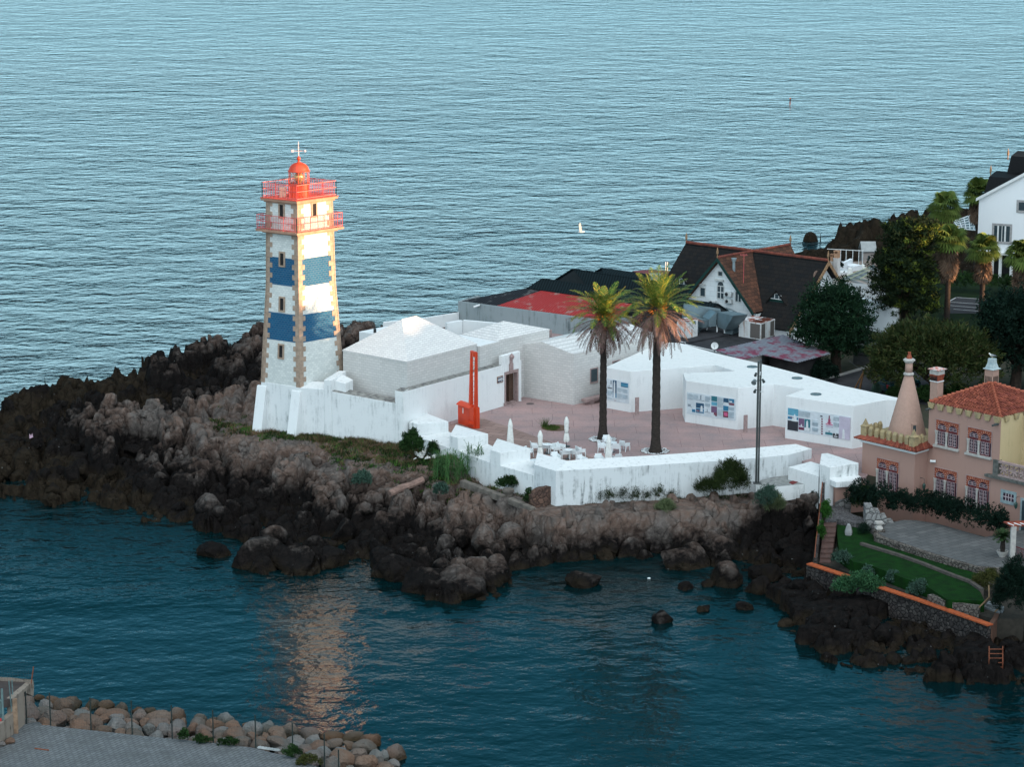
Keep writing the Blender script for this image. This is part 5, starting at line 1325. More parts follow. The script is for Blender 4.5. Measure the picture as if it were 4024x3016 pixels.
# arched windows
def arched(pf, par, x0, y0, x1, y1, key='D2'):
    u0 = pf.uz(*c(key, x0, (y0 + y1) / 2))[0]; u1 = pf.uz(*c(key, x1, (y0 + y1) / 2))[0]; xm = (x0 + x1) / 2
    z1 = pf.uz(*c(key, xm, y0 + 26))[1]; z0 = pf.uz(*c(key, xm, y1 - 26))[1]
    W, Hh = u1 - u0, z1 - z0; r = W / 4 * .80; zsp = z1 - r - .22 * W / 2
    fr = MB(); f = .05
    pf.box(fr, u0 - f, u0, z0, z1 + f, -.05, .05); pf.box(fr, u1, u1 + f, z0, z1 + f, -.05, .05); pf.box(fr, u0, u1, z1, z1 + f, -.05, .047)
    w = fr.build('arched_window', ROSE, par)
    m_ = MB(); pf.box(m_, u0, u1, z0, z1, -.02, .006); m_.build('pane', PANE, w)
    # timber sashes and glazing bars, per light
    m_ = MB(); g_ = MB()
    for k in (0, 1):
        a, b = u0 + W * .06 + k * W * .49, u0 + W * .45 + k * W * .49
        pf.box(m_, a, a + .05, z0, zsp + r * .7, 0, .03); pf.box(m_, b - .05, b, z0, zsp + r * .7, 0, .03); pf.box(m_, (a + b) / 2 - .03, (a + b) / 2 + .03, z0, zsp + r * .8, 0, .028)
        pf.box(m_, a, b, zsp - .18, zsp - .04, 0, .033); pf.box(m_, a, b, z0, z0 + .08, 0, .035)
        for s, (c0, c1) in enumerate(((a + .06, (a + b) / 2 - .04), ((a + b) / 2 + .04, b - .06))):
            for uu in (c0, (c0 + c1) / 2, c1): pf.box(g_, uu - .009, uu + .009, z0 + .1, zsp - .2, 0, .04)
            nr = max(3, int((zsp - z0 - .3) / .22))
            for q in range(nr + 1):
                zz = z0 + .1 + (zsp - .3 - z0) * q / nr; pf.box(g_, c0, c1, zz - .009, zz + .009, 0, .038)
            for uu in (c0, c1): pf.box(g_, uu - .009, uu + .009, zsp - .0, zsp + r * .6, 0, .04)
            for zz in (zsp, zsp + r * .3, zsp + r * .6): pf.box(g_, c0, c1, zz - .009, zz + .009, 0, .038)
    m_.build('sash', MAR, w); g_.build('glazing_bars', LEAD, w)
    # brick spandrel with two horseshoe arches
    m_ = MB(); N_ = 16
    for k in (0, 1):
        cx_ = u0 + W * (.26 + .48 * k); a0, a1 = (u0, u0 + W / 2) if k == 0 else (u0 + W / 2, u1)
        ins, outp = [], []
        for i in range(N_ + 1):
            an = math.radians(-25 + 230 * i / N_)
            ins.append((cx_ + r * math.cos(an), zsp + r * math.sin(an)))
            ex = cx_ + r * 2.6 * math.cos(an); ez = zsp + r * 2.6 * math.sin(an)
            ex = min(max(ex, a0), a1); ez = min(max(ez, zsp - r * .42), z1); outp.append((ex, ez))
        for i in range(N_):
            p = [ins[i], ins[i + 1], outp[i + 1], outp[i]]
            m_.add([pf.P(x_, z_, .045) for x_, z_ in p] + [pf.P(x_, z_, -.01) for x_, z_ in p], [(0, 1, 2, 3), (0, 4, 5, 1), (2, 6, 7, 3)])
    b_ = m_.build('brick_arch', BRK, w, recalc=False)
    m_ = MB()
    for k in (0, 1):
        cx_ = u0 + W * (.26 + .48 * k)
        for i in range(13):
            an = math.radians(-20 + 220 * i / 12); m_.tube([pf.P(cx_ + r * 1.05 * math.cos(an), zsp + r * 1.05 * math.sin(an), .048), pf.P(cx_ + r * 1.5 * math.cos(an), min(zsp + r * 1.5 * math.sin(an), z1 - .02), .048)], .012, 4)
    m_.build('mortar_rays', mat('pale_mortar', (.50, .34, .28), .9), b_)
    for uu in (u0 + .1, u0 + W * .5):
        m_ = MB(); p = pf.P(uu, 0, .1); m_.lathe(p.x, p.y, [(.10, z0), (.10, z0 + .12), (.075, z0 + .16), (.07, zsp - r * .42 - .32), (.08, zsp - r * .42 - .28), (.13, zsp - r * .42 - .02), (.13, zsp - r * .42 + .02)], 10); m_.build('column', PSTN, w)
    m_ = MB(); pf.box(m_, u0 - .12, u1 + .1, z0 - .16, z0, -.05, .2); m_.build('sill', PSTN, w)
    return w
arched(T1, ph, 322, 990, 512, 1305)
for q in ((838, 655, 1035, 925), (1113, 722, 1320, 995), (823, 1072, 1018, 1378), (1098, 1142, 1300, 1462)): arched(M1p, ph, *q)
u0, u1, z0, z1 = M1p.rect('D2', 1422, 1300, 1512, 1382); z1 = M1p.uz(*c('D2', 1467, 1308))[1]; z0 = M1p.uz(*c('D2', 1467, 1372))[1]
window(M1p, ph, u0, u1, z0, z1, mat('blue_grey_surround', (.20, .27, .29), .8, (.3, .36, .37), 5), .22, mull=3, trans=1, pane=PANE, fin=LEAD, name='small_window')
u0 = M1p.uz(*c('D2', 1570, 1440))[0]; zd0, zd1 = M1p.uz(*c('D2', 1580, 1345))[1], ZH - .6
mb = MB(); M1p.box(mb, u0, u0 + 1.3, zd1, zd1 + .02 + (zd0 - zd1), 0, .04); d_ = mb.build('door', mat('blue_grey_surround', (0, 0, 0)), ph)
mb = MB(); M1p.box(mb, u0 + .15, u0 + 1.2, zd1, zd0 - .15, .041, .05); mb.build('door_leaf', GLASS, d_)
# tower eave, cornice, battlements
cor = [flat(Lc), flat(Cf), flat(Cf) + T2.u * (lt2 + .3), flat(Lc) + T2.u * (lt2 + .3)]
def off(d):
    A_ = flat(Lc) + T1.n * d - T1.u * d; B_ = flat(Cf) + T1.n * d + T2.n * d * 1.0; B_ = flat(Cf) + (T1.n + T2.n) * d
    C_ = flat(Cf) + T2.u * 4.6 + T2.n * d; D_ = flat(Lc) + T2.u * 4.6 - T1.u * d
    return [A_, B_, C_, D_]
mb = MB(); mb.prism(off(.12), zc - .02, zc + .14); mb.prism(off(.22), zc + .141, zc + .24); mb.build('cornice', WCLEAN, ph)
mb = MB(); o1, o0 = off(.45), off(-.15); vs = [Vector((p.x, p.y, zc + .25)) for p in o1] + [Vector((p.x, p.y, zc + .55)) for p in o0]
mb.add(vs, [(0, 1, 5, 4), (1, 2, 6, 5), (2, 3, 7, 6), (3, 0, 4, 7), (4, 5, 6, 7), (3, 2, 1, 0)]); mb.build('eave_bed', TER, ph)
mb = MB()
for (A_, B_, C_, D_) in ((o1[0], o1[1], o0[0], o0[1]), (o1[1], o1[2], o0[1], o0[2])):
    L_ = (B_ - A_).length; nn = int(L_ / .17)
    for i in range(nn + 1):
        t = i / nn; a = A_ + (B_ - A_) * t; b = C_ + (D_ - C_) * t; mb.tube([Vector((a.x, a.y, zc + .28)), Vector((b.x, b.y, zc + .58))], [.07, .06], 6)
mb.build('eave_tiles', TER, ph)
zb_ = zc + .5
mb = MB(); mb.prism(off(-.12), zc + .5, zc + .6); mb.build('roof_deck', MOSS, ph)
def batt(p, u, w, h, d=.3, big=False):
    m_ = MB(); n = Vector((u.y, -u.x, 0)); rz = math.atan2(u.y, u.x)
    m_.cbox(p.x, p.y, zb_, w, d, h, 0, rz)
    if big:
        m_.lathe(p.x, p.y, [(w * .70, zb_ + h + .001), (w * .82, zb_ + h + .07), (w * .45, zb_ + h + .2), (.02, zb_ + h + .62)], 4, 0, rz + math.pi / 4)
    else:
        a = p - u * w / 2 - n * d / 2; vs = [Vector((a.x, a.y, zb_ + h + .001)), a + u * w + Vector((0, 0, zb_ + h + .001)), a + u * w + n * d + Vector((0, 0, zb_ + h + .001)), a + n * d + Vector((0, 0, zb_ + h + .001)), a + n * d / 2 + Vector((0, 0, zb_ + h + .22)), a + n * d / 2 + u * w + Vector((0, 0, zb_ + h + .22))]
        m_.add(vs, [(0, 1, 5, 4), (3, 4, 5, 2), (0, 4, 3), (1, 2, 5), (3, 2, 1, 0)])
    m_.build('merlon', MOSS, ph)
A_, B_ = flat(Lc) + T1.u * .15 + T1.n * -.1, flat(Cf) - T1.u * .22 + T1.n * -.1
for i in range(9):
    p = A_ + (B_ - A_) * (i / 8); batt(p, T1.u, .48 if i in (0, 8) else .32, .62 if i in (0, 8) else .5, .48 if i in (0, 8) else .28, i in (0, 8))
for i in range(2): batt(B_ + T2.u * (.52 + .42 * i), T2.u, .3, .5, .28)
for i in range(3): batt(A_ + T2.u * (.6 + .55 * i), T2.u, .32, .5, .28)
# cone chimney
cc_ = G(3563, 1706, zc + .55); Rb = 1.42
zn = Hz(cc_, 1474); zt_ = Hz(cc_, 1425)
co = MB(); co.lathe(cc_.x, cc_.y, [(Rb, zc + .4), (Rb * .985, zc + .6), (.30, zn)], 40); co.build('cone', mat('cone_render', (.40, .26, .21), .9, (.35, .23, .185), 6, bmp=.2, bsc=30), ph, smooth=True)
co = MB(); co.lathe(cc_.x, cc_.y, [(.30, zn - .02), (.38, zn + .02), (.38, zn + .12), (.28, zn + .2)], 24); co.build('cone_collar', PSTN, ph); co = MB(); co.lathe(cc_.x, cc_.y, [(.28, zt_ - .02), (.34, zt_ + .03), (.34, zt_ + .1), (.43, zt_ + .14), (.43, zt_ + .22), (.3, zt_ + .3)], 24); co.build('cone_collar', PSTN, ph)
co = MB(); co.lathe(cc_.x, cc_.y, [(.27, zn + .1), (.27, zt_)], 20); co.build('cone_neck', MATS['cone_render'], ph, smooth=True)
co = MB(); co.lathe(cc_.x, cc_.y, [(.22, zt_ + .29), (.09, zt_ + .68), (.12, zt_ + .69), (.12, zt_ + .76)], 10); co.build('cone_finial', BRK, ph)
dq = Vector((.28, -.96, 0)); pz_ = zc + 1.25; rr0 = Rb + (.3 - Rb) * (pz_ - zc - .4) / (zn - zc - .4)
pp = Vector((cc_.x, cc_.y, 0)) + dq * (rr0 - .12); su = Vector((-dq.y, dq.x, 0)); 
mb = MB(); mb.hexa(Vector((pp.x, pp.y, pz_ - .35)) - su * .22, su * .44, dq * .2, Vector((0, 0, .7))); cw_ = mb.build('cone_window', MATS['cone_render'], ph)
mb = MB(); mb.hexa(Vector((pp.x, pp.y, pz_ - .24)) + dq * .2 - su * .12, su * .24, dq * .01, Vector((0, 0, .46))); mb.build('pane', GLASS, cw_)
# main parapet merlons, roof
def notch(p, u, w):
    m_ = MB(); n = Vector((u.y, -u.x, 0)); z = zm - .42
    q = [(-w * .28, 0), (w * .28, 0), (w * .5, .42), (-w * .5, .42)]
    m_.add([Vector(((p + u * x).x, (p + u * x).y, z + y)) + n * .16 for x, y in q] + [Vector(((p + u * x).x, (p + u * x).y, z + y)) - n * .14 for x, y in q], [(0, 1, 2, 3), (7, 6, 5, 4), (0, 4, 5, 1), (1, 5, 6, 2), (2, 6, 7, 3), (3, 7, 4, 0)])
    m_.build('flared_merlon', MOSS, ph)
for i in range(8): notch(flat(M1p.P(.25 + (uR - .5) * i / 7, 0)), M1p.u, .6)
for i in range(5): notch(flat(M1p.P(uR, 0)) + side * (.6 + i * 1.1), side, .6)
for i in range(4): notch(flat(M1p.P(0, 0)) + side * (.6 + i * 1.1), -side, .6)
e = [Vector((p.x, p.y, zm - .04)) for p in main]; ap_ = G(3897, 1506, 14)
zap = None
ctr = (main[0] + main[2]) / 2
d_ = ray(3897, 1506); t_ = ctr.length / Vector((d_.x, d_.y, 0)).length; apx = CAM + d_ * t_
ridge2 = apx + M1p.u * 4
RT_ = MB()
e2 = [e[0], e[1], e[2], e[3]]
RT_.add(e2 + [apx], [(0, 1, 4), (1, 2, 4), (2, 3, 4), (3, 0, 4)]); rf = RT_.build('roof', striped('clay_roof', (.30, .085, .045), (.13, .035, .025), math.atan2(M1p.u.y, M1p.u.x), .24, .8, (.16, .06, .04), .3), ph, recalc=False)
mb = MB()
def rows(A_, B_, P_, per=.24):
    L_ = (B_ - A_).length; nn = int(L_ / per)
    up_ = P_ - (A_ + B_) / 2; nrm_ = (B_ - A_).cross(P_ - A_).normalized(); nrm_ = nrm_ if nrm_.z > 0 else -nrm_
    uu = (B_ - A_).normalized(); dn = nrm_.cross(uu); dn = dn if dn.z > 0 else -dn
    Ha = (P_ - A_).dot(dn); ua = (P_ - A_).dot(uu)
    for i in range(nn + 1):
        x_ = L_ * i / nn; t = min(x_ / max(ua, .01), (L_ - x_) / max(L_ - ua, .01)); hgt = Ha * t
        if hgt < .15: continue
        st_ = A_ + uu * x_ - dn * .05 + nrm_ * .02; k = max(1, int(hgt / .42))
        for j in range(k):
            a = st_ + dn * (hgt * j / k); b = st_ + dn * (hgt * (j + 1) / k); mb.tube([a + nrm_ * .03, b], [.085, .06], 5, cap=False)
rows(e[0], e[1], apx); rows(e[1], e[2], apx)
mb.build('roof_tiles', TER, rf, recalc=False)
mb = MB()
for A_ in (e[0], e[1], e[2]):
    for j in range(14): a = A_ + (apx - A_) * (j / 14); b = A_ + (apx - A_) * ((j + 1) / 14); mb.tube([a + Vector((0, 0, .1)), b + Vector((0, 0, .05))], [.13, .09], 6)
mb.build('hip_tiles', mat('orange_hip_tiles', (.38, .12, .07), .7, (.28, .08, .05), 4), rf)
yb = [Vector((p.x, p.y, zm - .1)) for p in (flat(yw0), flat(yw0) + M1p.u * 6, flat(yw0) + M1p.u * 6 + side * 4, flat(yw0) + side * 4)]
mb = MB(); r1_, r2_ = (yb[0] + yb[3]) / 2 + Vector((0, 0, 1.0)), (yb[1] + yb[2]) / 2 + Vector((0, 0, 1.0)); mb.slab([yb[0], yb[1], r2_, r1_], .1); mb.slab([yb[3], yb[2], r2_, r1_], .1); mb.build('rear_roof', MATS['clay_roof'], ph)
def chimney2(px0, px1, pyt, pyb, base, label, kind):
    t_ = flat(base).length; d_ = ray((px0 + px1) / 2, (pyt + pyb) / 2); t_ = t_ / Vector((d_.x, d_.y, 0)).length; p = CAM + d_ * t_
    w = (px1 - px0) / F * (p - CAM).length * .74; zt = Hz(p, pyt); zb = min(Hz(p, pyb), zm); rz = math.atan2(M1p.u.y, M1p.u.x)
    m_ = MB()
    if kind == 0:
        h = zt - zb; m_.cbox(p.x, p.y, zb - .6, w * .86, w * .86, h * .62 + .6, 0, rz); st_ = m_.build('chimney', MATS['cone_render'], ph)
        m_ = MB(); m_.cbox(p.x, p.y, zb + h * .62, w * .96, w * .96, .07, 0, rz); m_.build('band', WFRAME, st_)
        z = zb + h * .62 + .071; m_ = MB(); a = math.sqrt(.5); m_.lathe(p.x, p.y, [(w * .80 * a, z), (w * 1.02 * a, z + h * .17)], 4, 0, rz + math.pi / 4); m_.build('brick_vent', BRK, st_)
        m_ = MB(); m_.cbox(p.x, p.y, z + h * .171, w * 1.0, w * 1.0, h * .12, 0, rz); m_.build('vent_screen', PSTN, st_)
        m_ = MB(); m_.lathe(p.x, p.y, [(w * 1.25 * a, z + h * .292), (w * 1.28 * a, z + h * .31), (.05, z + h * .36)], 4, 0, rz + math.pi / 4); m_.build('cap', mat('pink_white_cap', (.5, .2, .16), .8, (.62, .58, .56), 5, lo=.45, hi=.55), st_)
        m_ = MB()
        for s in range(5): 
            q = p + M1p.u * (-.32 + .16 * s) * w + M1p.n * w * .47; m_.cbox(q.x, q.y, z + .04, .04, .1, h * .12, 0, rz)
        m_.build('vent_slots', DARK, st_)
    else:
        h = zt - zb; m_.cbox(p.x, p.y, zb - .6, w * .9, w * .9, h * .40 + .6, 0, rz); st_ = m_.build('chimney', MATS['cone_render'], ph)
        m_ = MB(); m_.cbox(p.x, p.y, zb + h * .40, w * 1.06, w * 1.06, .07, 0, rz); m_.build('band', PSTN, st_)
        z = zb + h * .40 + .071; m_ = MB(); m_.cbox(p.x, p.y, z, w * .9, w * .9, h * .34, 0, rz); m_.build('vent_screen', MATS['cone_render'], st_)
        m_ = MB()
        for pn, uu in ((M1p.n, M1p.u), (-side.cross(Vector((0, 0, 1))), side)):
            for s in range(5):
                q = p + M1p.u * (-.30 + .15 * s) * w + M1p.n * w * .45; m_.cbox(q.x, q.y, z + .06, .05, .04, h * .16, 0, rz)
                q = p + side * (-.30 + .15 * s) * w + M1p.u * w * .45; m_.cbox(q.x, q.y, z + .06, .04, .05, h * .16, 0, rz)
        m_.build('vent_slots', DARK, st_)
        a = math.sqrt(.5); z2 = z + h * .341; m_ = MB(); m_.lathe(p.x, p.y, [(w * 1.15 * a, z2), (w * 1.15 * a, z2 + .04), (w * .85 * a, z2 + .1), (w * .6 * a, z2 + h * .14), (w * .55 * a, z2 + h * .24), (w * .5 * a, z2 + h * .25)], 4, 0, rz + math.pi / 4); m_.build('cap', mat('zinc_cap', (.28, .36, .38), .6, (.42, .48, .48), 5), st_)
        return p, z2 + h * .25
    return p, zt
chimney2(3653, 3709, 1443, 1590, main[0] + M1p.u * .5 + side * 1.2, '', 0)
gp, gz = chimney2(3868, 3926, 1411, 1535, ctr + side * .4 - M1p.u * .1, '', 1)
# gulls
GW = mat('gull_white', (.72, .72, .70), .7, (.66, .66, .64), 4); GG = mat('gull_grey', (.10, .12, .14), .7, (.16, .18, .2), 5); GY = mat('gull_beak', (.6, .4, .08), .6)
def gull_perched(p, z, label):
    t = thing('gull', label, 'gull', (p.x, p.y, z))
    m_ = MB(); a = Vector((p.x, p.y, z)); f = Vector((.92, -.3, 0))
    body = [(-.24, .20, .012), (-.14, .18, .05), (0, .19, .09), (.1, .21, .085), (.17, .26, .055), (.2, .31, .045), (.235, .33, .05), (.27, .325, .03), (.285, .32, .012)]
    m_.tube([a + (-f) * b[0] + Vector((0, 0, b[1])) for b in body], [b[2] for b in body], 10); m_.build('body', GW, t, smooth=True)
    m_ = MB()
    for s in (-1, 1):
        sd_ = Vector((-f.y, f.x, 0)) * s * .07
        m_.tube([a + sd_ + (-f) * .1 + Vector((0, 0, .24)), a + sd_ * 1.1 + Vector((0, 0, .22)), a + sd_ * .8 + f * .18 + Vector((0, 0, .2)), a + sd_ * .2 + f * .33 + Vector((0, 0, .17))], [.03, .055, .04, .008], 8)
    m_.build('wings', GG, t, smooth=True)
    m_ = MB(); m_.tube([a - f * .28 + Vector((0, 0, .32)), a - f * .34 + Vector((0, 0, .305))], [.014, .005], 6); m_.build('beak', GY, t)
    m_ = MB()
    for s in (-1, 1): sd_ = Vector((-f.y, f.x, 0)) * s * .035; m_.tube([a + sd_ + Vector((0, 0, .12)), a + sd_], .009, 5)
    m_.build('legs', GY, t)
gull_perched(gp, gz, 'white and grey gull perched on the zinc chimney cap of the pink house')
fg = G(2283, 912, 12); t = thing('gull', 'white gull flying low over the sea with wings raised', 'gull', fg)
# body seen side-on, both wings lifted
mb = MB(); a = fg.copy(); fx = Vector((1, .1, 0)); body = [(-.30, .02, .015), (-.18, 0, .045), (0, 0, .075), (.14, .01, .07), (.24, .03, .045), (.3, .03, .04), (.36, .02, .01)]
mb.tube([a + fx * b[0] + Vector((0, 0, b[1])) for b in body], [b[2] for b in body], 10); mb.build('body', GW, t, smooth=True)
for s, w_ in ((-1, 1), (1, .85)):
    pts = [(0.1, 0), (-.12, 0), (-.16, .45), (-.2, .85), (-.1, 1.05), (-.02, .85), (.05, .45)]
    vs = [a + fx * x_ + Vector((0, s * (.05 + .28 * y_), y_ * w_ * .95)) for x_, y_ in pts]; n_ = Vector((0, .02, 0))
    mb = MB(); mb.add(vs + [v + n_ for v in vs], [tuple(range(7)), tuple(range(13, 6, -1))] + [(i, (i + 1) % 7, 7 + (i + 1) % 7, 7 + i) for i in range(7)]); mb.build('wing', GW, t)
# wall fittings
def lantern(pf, u, z, arm):
    p = pf.P(u, z, 0); t_ = MB(); q = p + pf.n * .35
    t_.tube([p, q + Vector((0, 0, -.02)), q + Vector((0, 0, -.35))], .018, 5); t_.build('lamp_bracket', METAL, ph)
    t_ = MB(); t_.lathe(q.x, q.y, [(.02, q.z - .33), (.1, q.z - .42), (.13, q.z - .5), (.1, q.z - .75), (.03, q.z - .85)], 8); t_.build('wall_lantern', mat('green_lantern', (.02, .06, .05), .4), ph)
lantern(T2, *T2.uz(*c('D2', 700, 1168)), 1); lantern(M1p, M1p.uz(*c('D2', 1560, 1340))[0], M1p.uz(*c('D2', 1560, 1330))[1], 1)
q = M1p.uz(*c('D2', 840, 1025)); p = M1p.P(q[0], q[1], .1); mb = MB(); mb.tube([p, p + M1p.n * .25 - M1p.u * .3], .1, 10); mb.build('security_camera', WFRAME, ph)
for (x, y) in ((1378, 700), (800, 562)):
    q = M1p.uz(*c('D2', x, y)); p = M1p.P(q[0], q[1], 0); mb = MB(); mb.tube([p, p + M1p.n * .45 - M1p.u * .2 + Vector((0, 0, -.1))], [.09, .07], 7); mb.build('rain_spout', mat('dark_stone', (.07, .08, .08), .9), ph)
# ================================================================ garden
STW = stone('rubble_masonry', (.19, .17, .15), (.10, .085, .075), (.03, .027, .025), 4.2)
STD = stone('dark_rubble', (.085, .075, .07), (.035, .03, .03), (.010, .010, .010), 3.4)
LWN = mat('lawn', (.006, .036, .005), .95, (.004, .018, .004), 1.6, bmp=.5, bsc=30, bd=.05)
FLG = tiles('flagstones', (.125, .125, .125), (.085, .088, .09), (.035, .035, .035), .9, .55, .9)
def flagfix(m, ang=.6):
    nt, N, K, bs = nodes(m); cb = [x for x in N if x.type == 'COMBXYZ'][0]; sx = [x for x in N if x.type == 'SEPXYZ'][0]
    K.new(math_n(nt, 'ADD', math_n(nt, 'MULTIPLY', sx.outputs['X'], math.cos(ang)), math_n(nt, 'MULTIPLY', sx.outputs['Y'], math.sin(ang))), cb.inputs['X'])
    K.new(math_n(nt, 'SUBTRACT', math_n(nt, 'MULTIPLY', sx.outputs['Y'], math.cos(ang)), math_n(nt, 'MULTIPLY', sx.outputs['X'], math.sin(ang))), cb.inputs['Y'])
    [x for x in N if x.type == 'TEX_BRICK'][0].inputs['Mortar Size'].default_value = .018
    n = noise_t(nt, coords(nt), 1.1, 6, .6); old = bs.inputs['Base Color'].links[0].from_socket
    K.new(mix(nt, ramp(nt, n, [(.45, 0.0), (.65, .55)]), old, (.075, .08, .08)), bs.inputs['Base Color'])
flagfix(FLG)
ZT, ZL1, ZL2, ZW = 4.2, 3.78, 3.3, 3.1
def dpoly(pts, z, k='D3'): return [g(k, x, y, z) for x, y in pts]
gar = [(560, 150), (700, 60), (1900, 250), (2122, 240), (2122, 1100), (1890, 1110), (1500, 1000), (1000, 840), (600, 690), (400, 640), (440, 380), (470, 140)]
mb = MB(); mb.prism(dpoly(gar, 3.0), .5, 3.0); tag(mb.build('garden_ground', mat('garden_soil', (.045, .04, .033), .95, (.03, .028, .024), 3, bmp=.4)), kind='structure')
mb = MB(); mb.prism(dpoly([(905, 400), (960, 372), (1010, 330), (1130, 300), (1240, 302), (1420, 330), (1800, 440), (2010, 400), (2122, 380), (2122, 700), (1740, 684), (1400, 590), (1000, 460), (900, 425)], ZT), 2.8, ZT - .012, 0); 
tag(mb.build('terrace_ground', STW), kind='structure')
mb = MB(); mb.prism(dpoly([(960, 372), (1010, 330), (1130, 300), (1240, 302), (1420, 330), (1800, 440), (2010, 400), (2122, 380), (2122, 700), (1740, 672), (1400, 575), (1000, 440), (935, 405)], ZT + .002), ZT - .1, ZT + .002); tag(mb.build('garden_terrace', FLG), kind='structure')
mb = MB(); mb.prism(dpoly([(600, 300), (780, 320), (900, 430), (1200, 545), (1500, 635), (1760, 700), (1760, 870), (1800, 480 + 480), (1500, 950), (1330, 840), (1120, 765), (900, 680), (730, 640), (620, 560), (600, 420)], ZL1 - .01), 2.5, ZL1 - .01); tag(mb.build('lawn', LWN), kind='structure')
def wallstrip(name, pts, th, z0, z1, m, label, cat, k='D3', zt=None, cap=None):
    P_ = [g(k, x, y, z1) for x, y in pts]; L_, Rr = [], []
    for i, p in enumerate(P_):
        a = P_[max(i - 1, 0)]; b = P_[min(i + 1, len(P_) - 1)]; u = unit2(a, b); n = Vector((-u.y, u.x, 0)); L_.append(flat(p) + n * th / 2); Rr.append(flat(p) - n * th / 2)
    m_ = MB()
    for i in range(len(P_) - 1): m_.prism([L_[i], L_[i + 1], Rr[i + 1], Rr[i]], z0, z1 - (.0006 * (i % 2)))
    o = m_.build(name, m, None if not isinstance(label, bpy.types.Object) else label)
    if not isinstance(label, bpy.types.Object): tag(o, label, cat)
    return o
wallstrip('garden_step_wall', [(795, 483), (900, 515), (1100, 575), (1300, 645), (1500, 725), (1680, 790), (1780, 860)], .28, 2.9, ZL1 + .16, mat('brown_coping', (.10, .085, .075), .9, (.06, .055, .05), 4, bmp=.3), 'low brown retaining kerb crossing the garden lawn', 'wall')
cw0 = thing('coping_wall', 'rubble sea wall with a bright orange coping below the garden', 'wall', g('D3', 1100, 880, 1.5))
wc = wallstrip('wall', [(372, 652), (560, 715), (790, 790), (1005, 862), (1300, 960), (1600, 1065), (1845, 1152)], .45, -.3, ZW, STD, cw0, None)
ws = wallstrip('coping', [(372, 650), (560, 713), (790, 788), (1005, 860), (1300, 958), (1600, 1063), (1848, 1152)], .5, ZW + .001, ZW + .09, mat('orange_coping', (.40, .10, .035), .8, (.27, .065, .03), 4, bmp=.2), cw0, None)
wallstrip('end_wall', [(1848, 1150), (1890, 1090), (1900, 1060)], .3, -.3, ZW - .01, mat('brown_end', (.10, .055, .04), .9), cw0, None)
wallstrip('rubble_wall', [(1355, 905), (1480, 950), (1640, 985), (1760, 1000)], .4, 2.2, ZL2 + .3, STW, 'short rubble retaining wall below the lower lawn', 'wall')
bw = thing('boundary_wall', 'narrow dark wall with rusty top edge running down beside the garden steps', 'wall', g('D3', 440, 300, 2))
wb_ = [(478, -5), (466, 120), (452, 250), (438, 380), (425, 480), (415, 610)]
zz = [5.9, 5.2, 4.8, 4.4, 4.0, 3.5]
P_ = [g('D3', x, y, z) for (x, y), z in zip(wb_, zz)]
mb = MB(); u = Vector((.2, 0, 0))
for i in range(5): mb.prism([flat(P_[i]), flat(P_[i + 1]), flat(P_[i + 1]) + u, flat(P_[i]) + u], 1.0, [P_[i].z, P_[i + 1].z, P_[i + 1].z, P_[i].z])
mb.build('wall', STD, bw)
mb = MB()
for i in range(5): mb.tube([P_[i] + Vector((.02, 0, .03)), P_[i + 1] + Vector((.02, 0, .03))], .035, 5)
mb.build('rusty_edge', mat('rust_edge', (.20, .07, .04), .8), bw)
# gate piers, gate, pink garden wall
gp0 = thing('garden_gate', 'narrow barred metal gate between brown and pink piers by the parapet end', 'gate', g('J', 1290, 1000, 4.4))
a, b = g('J', 1085, 985, 4.4), g('J', 1225, 985, 4.4)
mb = MB(); pfz = PF(a, b); zt = pfz.uz(*c('J', 1150, 668))[1]; pfz.box(mb, 0, (flat(b - a)).length, 3, zt, -.5, 0); mb.build('pier', mat('brown_pier', (.11, .08, .07), .9, (.16, .12, .1), 3), gp0, bevel=.02)
mb = MB(); u0, u1 = pfz.uz(*c('J', 1245, 900))[0], pfz.uz(*c('J', 1330, 900))[0]
for i in range(6): pfz.box(mb, u0 + (u1 - u0) * i / 5, u0 + (u1 - u0) * i / 5 + .025, 4.5, pfz.uz(*c('J', 1290, 720))[1], -.2, -.17)
pfz.box(mb, u0, u1, 4.8, 4.83, -.21, -.165); mb.build('bars', METAL, gp0)
pw0 = g('J', 1335, 1085, 4.35); pwt = Hz(pw0, c('J', 0, 712)[1]); pw1 = g('J', 1820, 662, pwt); gpw = PF(pw0, pw1)
gw_ = thing('garden_wall', 'pink garden wall with rubble foot between the gate and the pink house', 'wall', (pw0.x, pw0.y, 4))
mb = MB(); Lq = (flat(pw1 - pw0)).length; gpw.box(mb, 0, Lq + .3, 3.5, pwt - .02, -.3, 0); mb.build('wall', PKW, gw_)
mb = MB(); mb.add([gpw.P(0, 3.5, .04), gpw.P(Lq * .62, 3.5, .04), gpw.P(Lq * .62, gpw.uz(*c('J', 1610, 1000))[1], .04), gpw.P(0, 4.42, .04), gpw.P(0, 3.5, -.1), gpw.P(Lq * .62, 3.5, -.1), gpw.P(Lq * .62, 5.0, -.1), gpw.P(0, 4.42, -.1)], [(0, 1, 2, 3), (3, 2, 6, 7), (0, 3, 7, 4), (1, 5, 6, 2)]); mb.build('rubble_base', stone('white_rubble', (.30, .30, .29), (.22, .22, .22), (.10, .10, .10), 2.5), gw_)
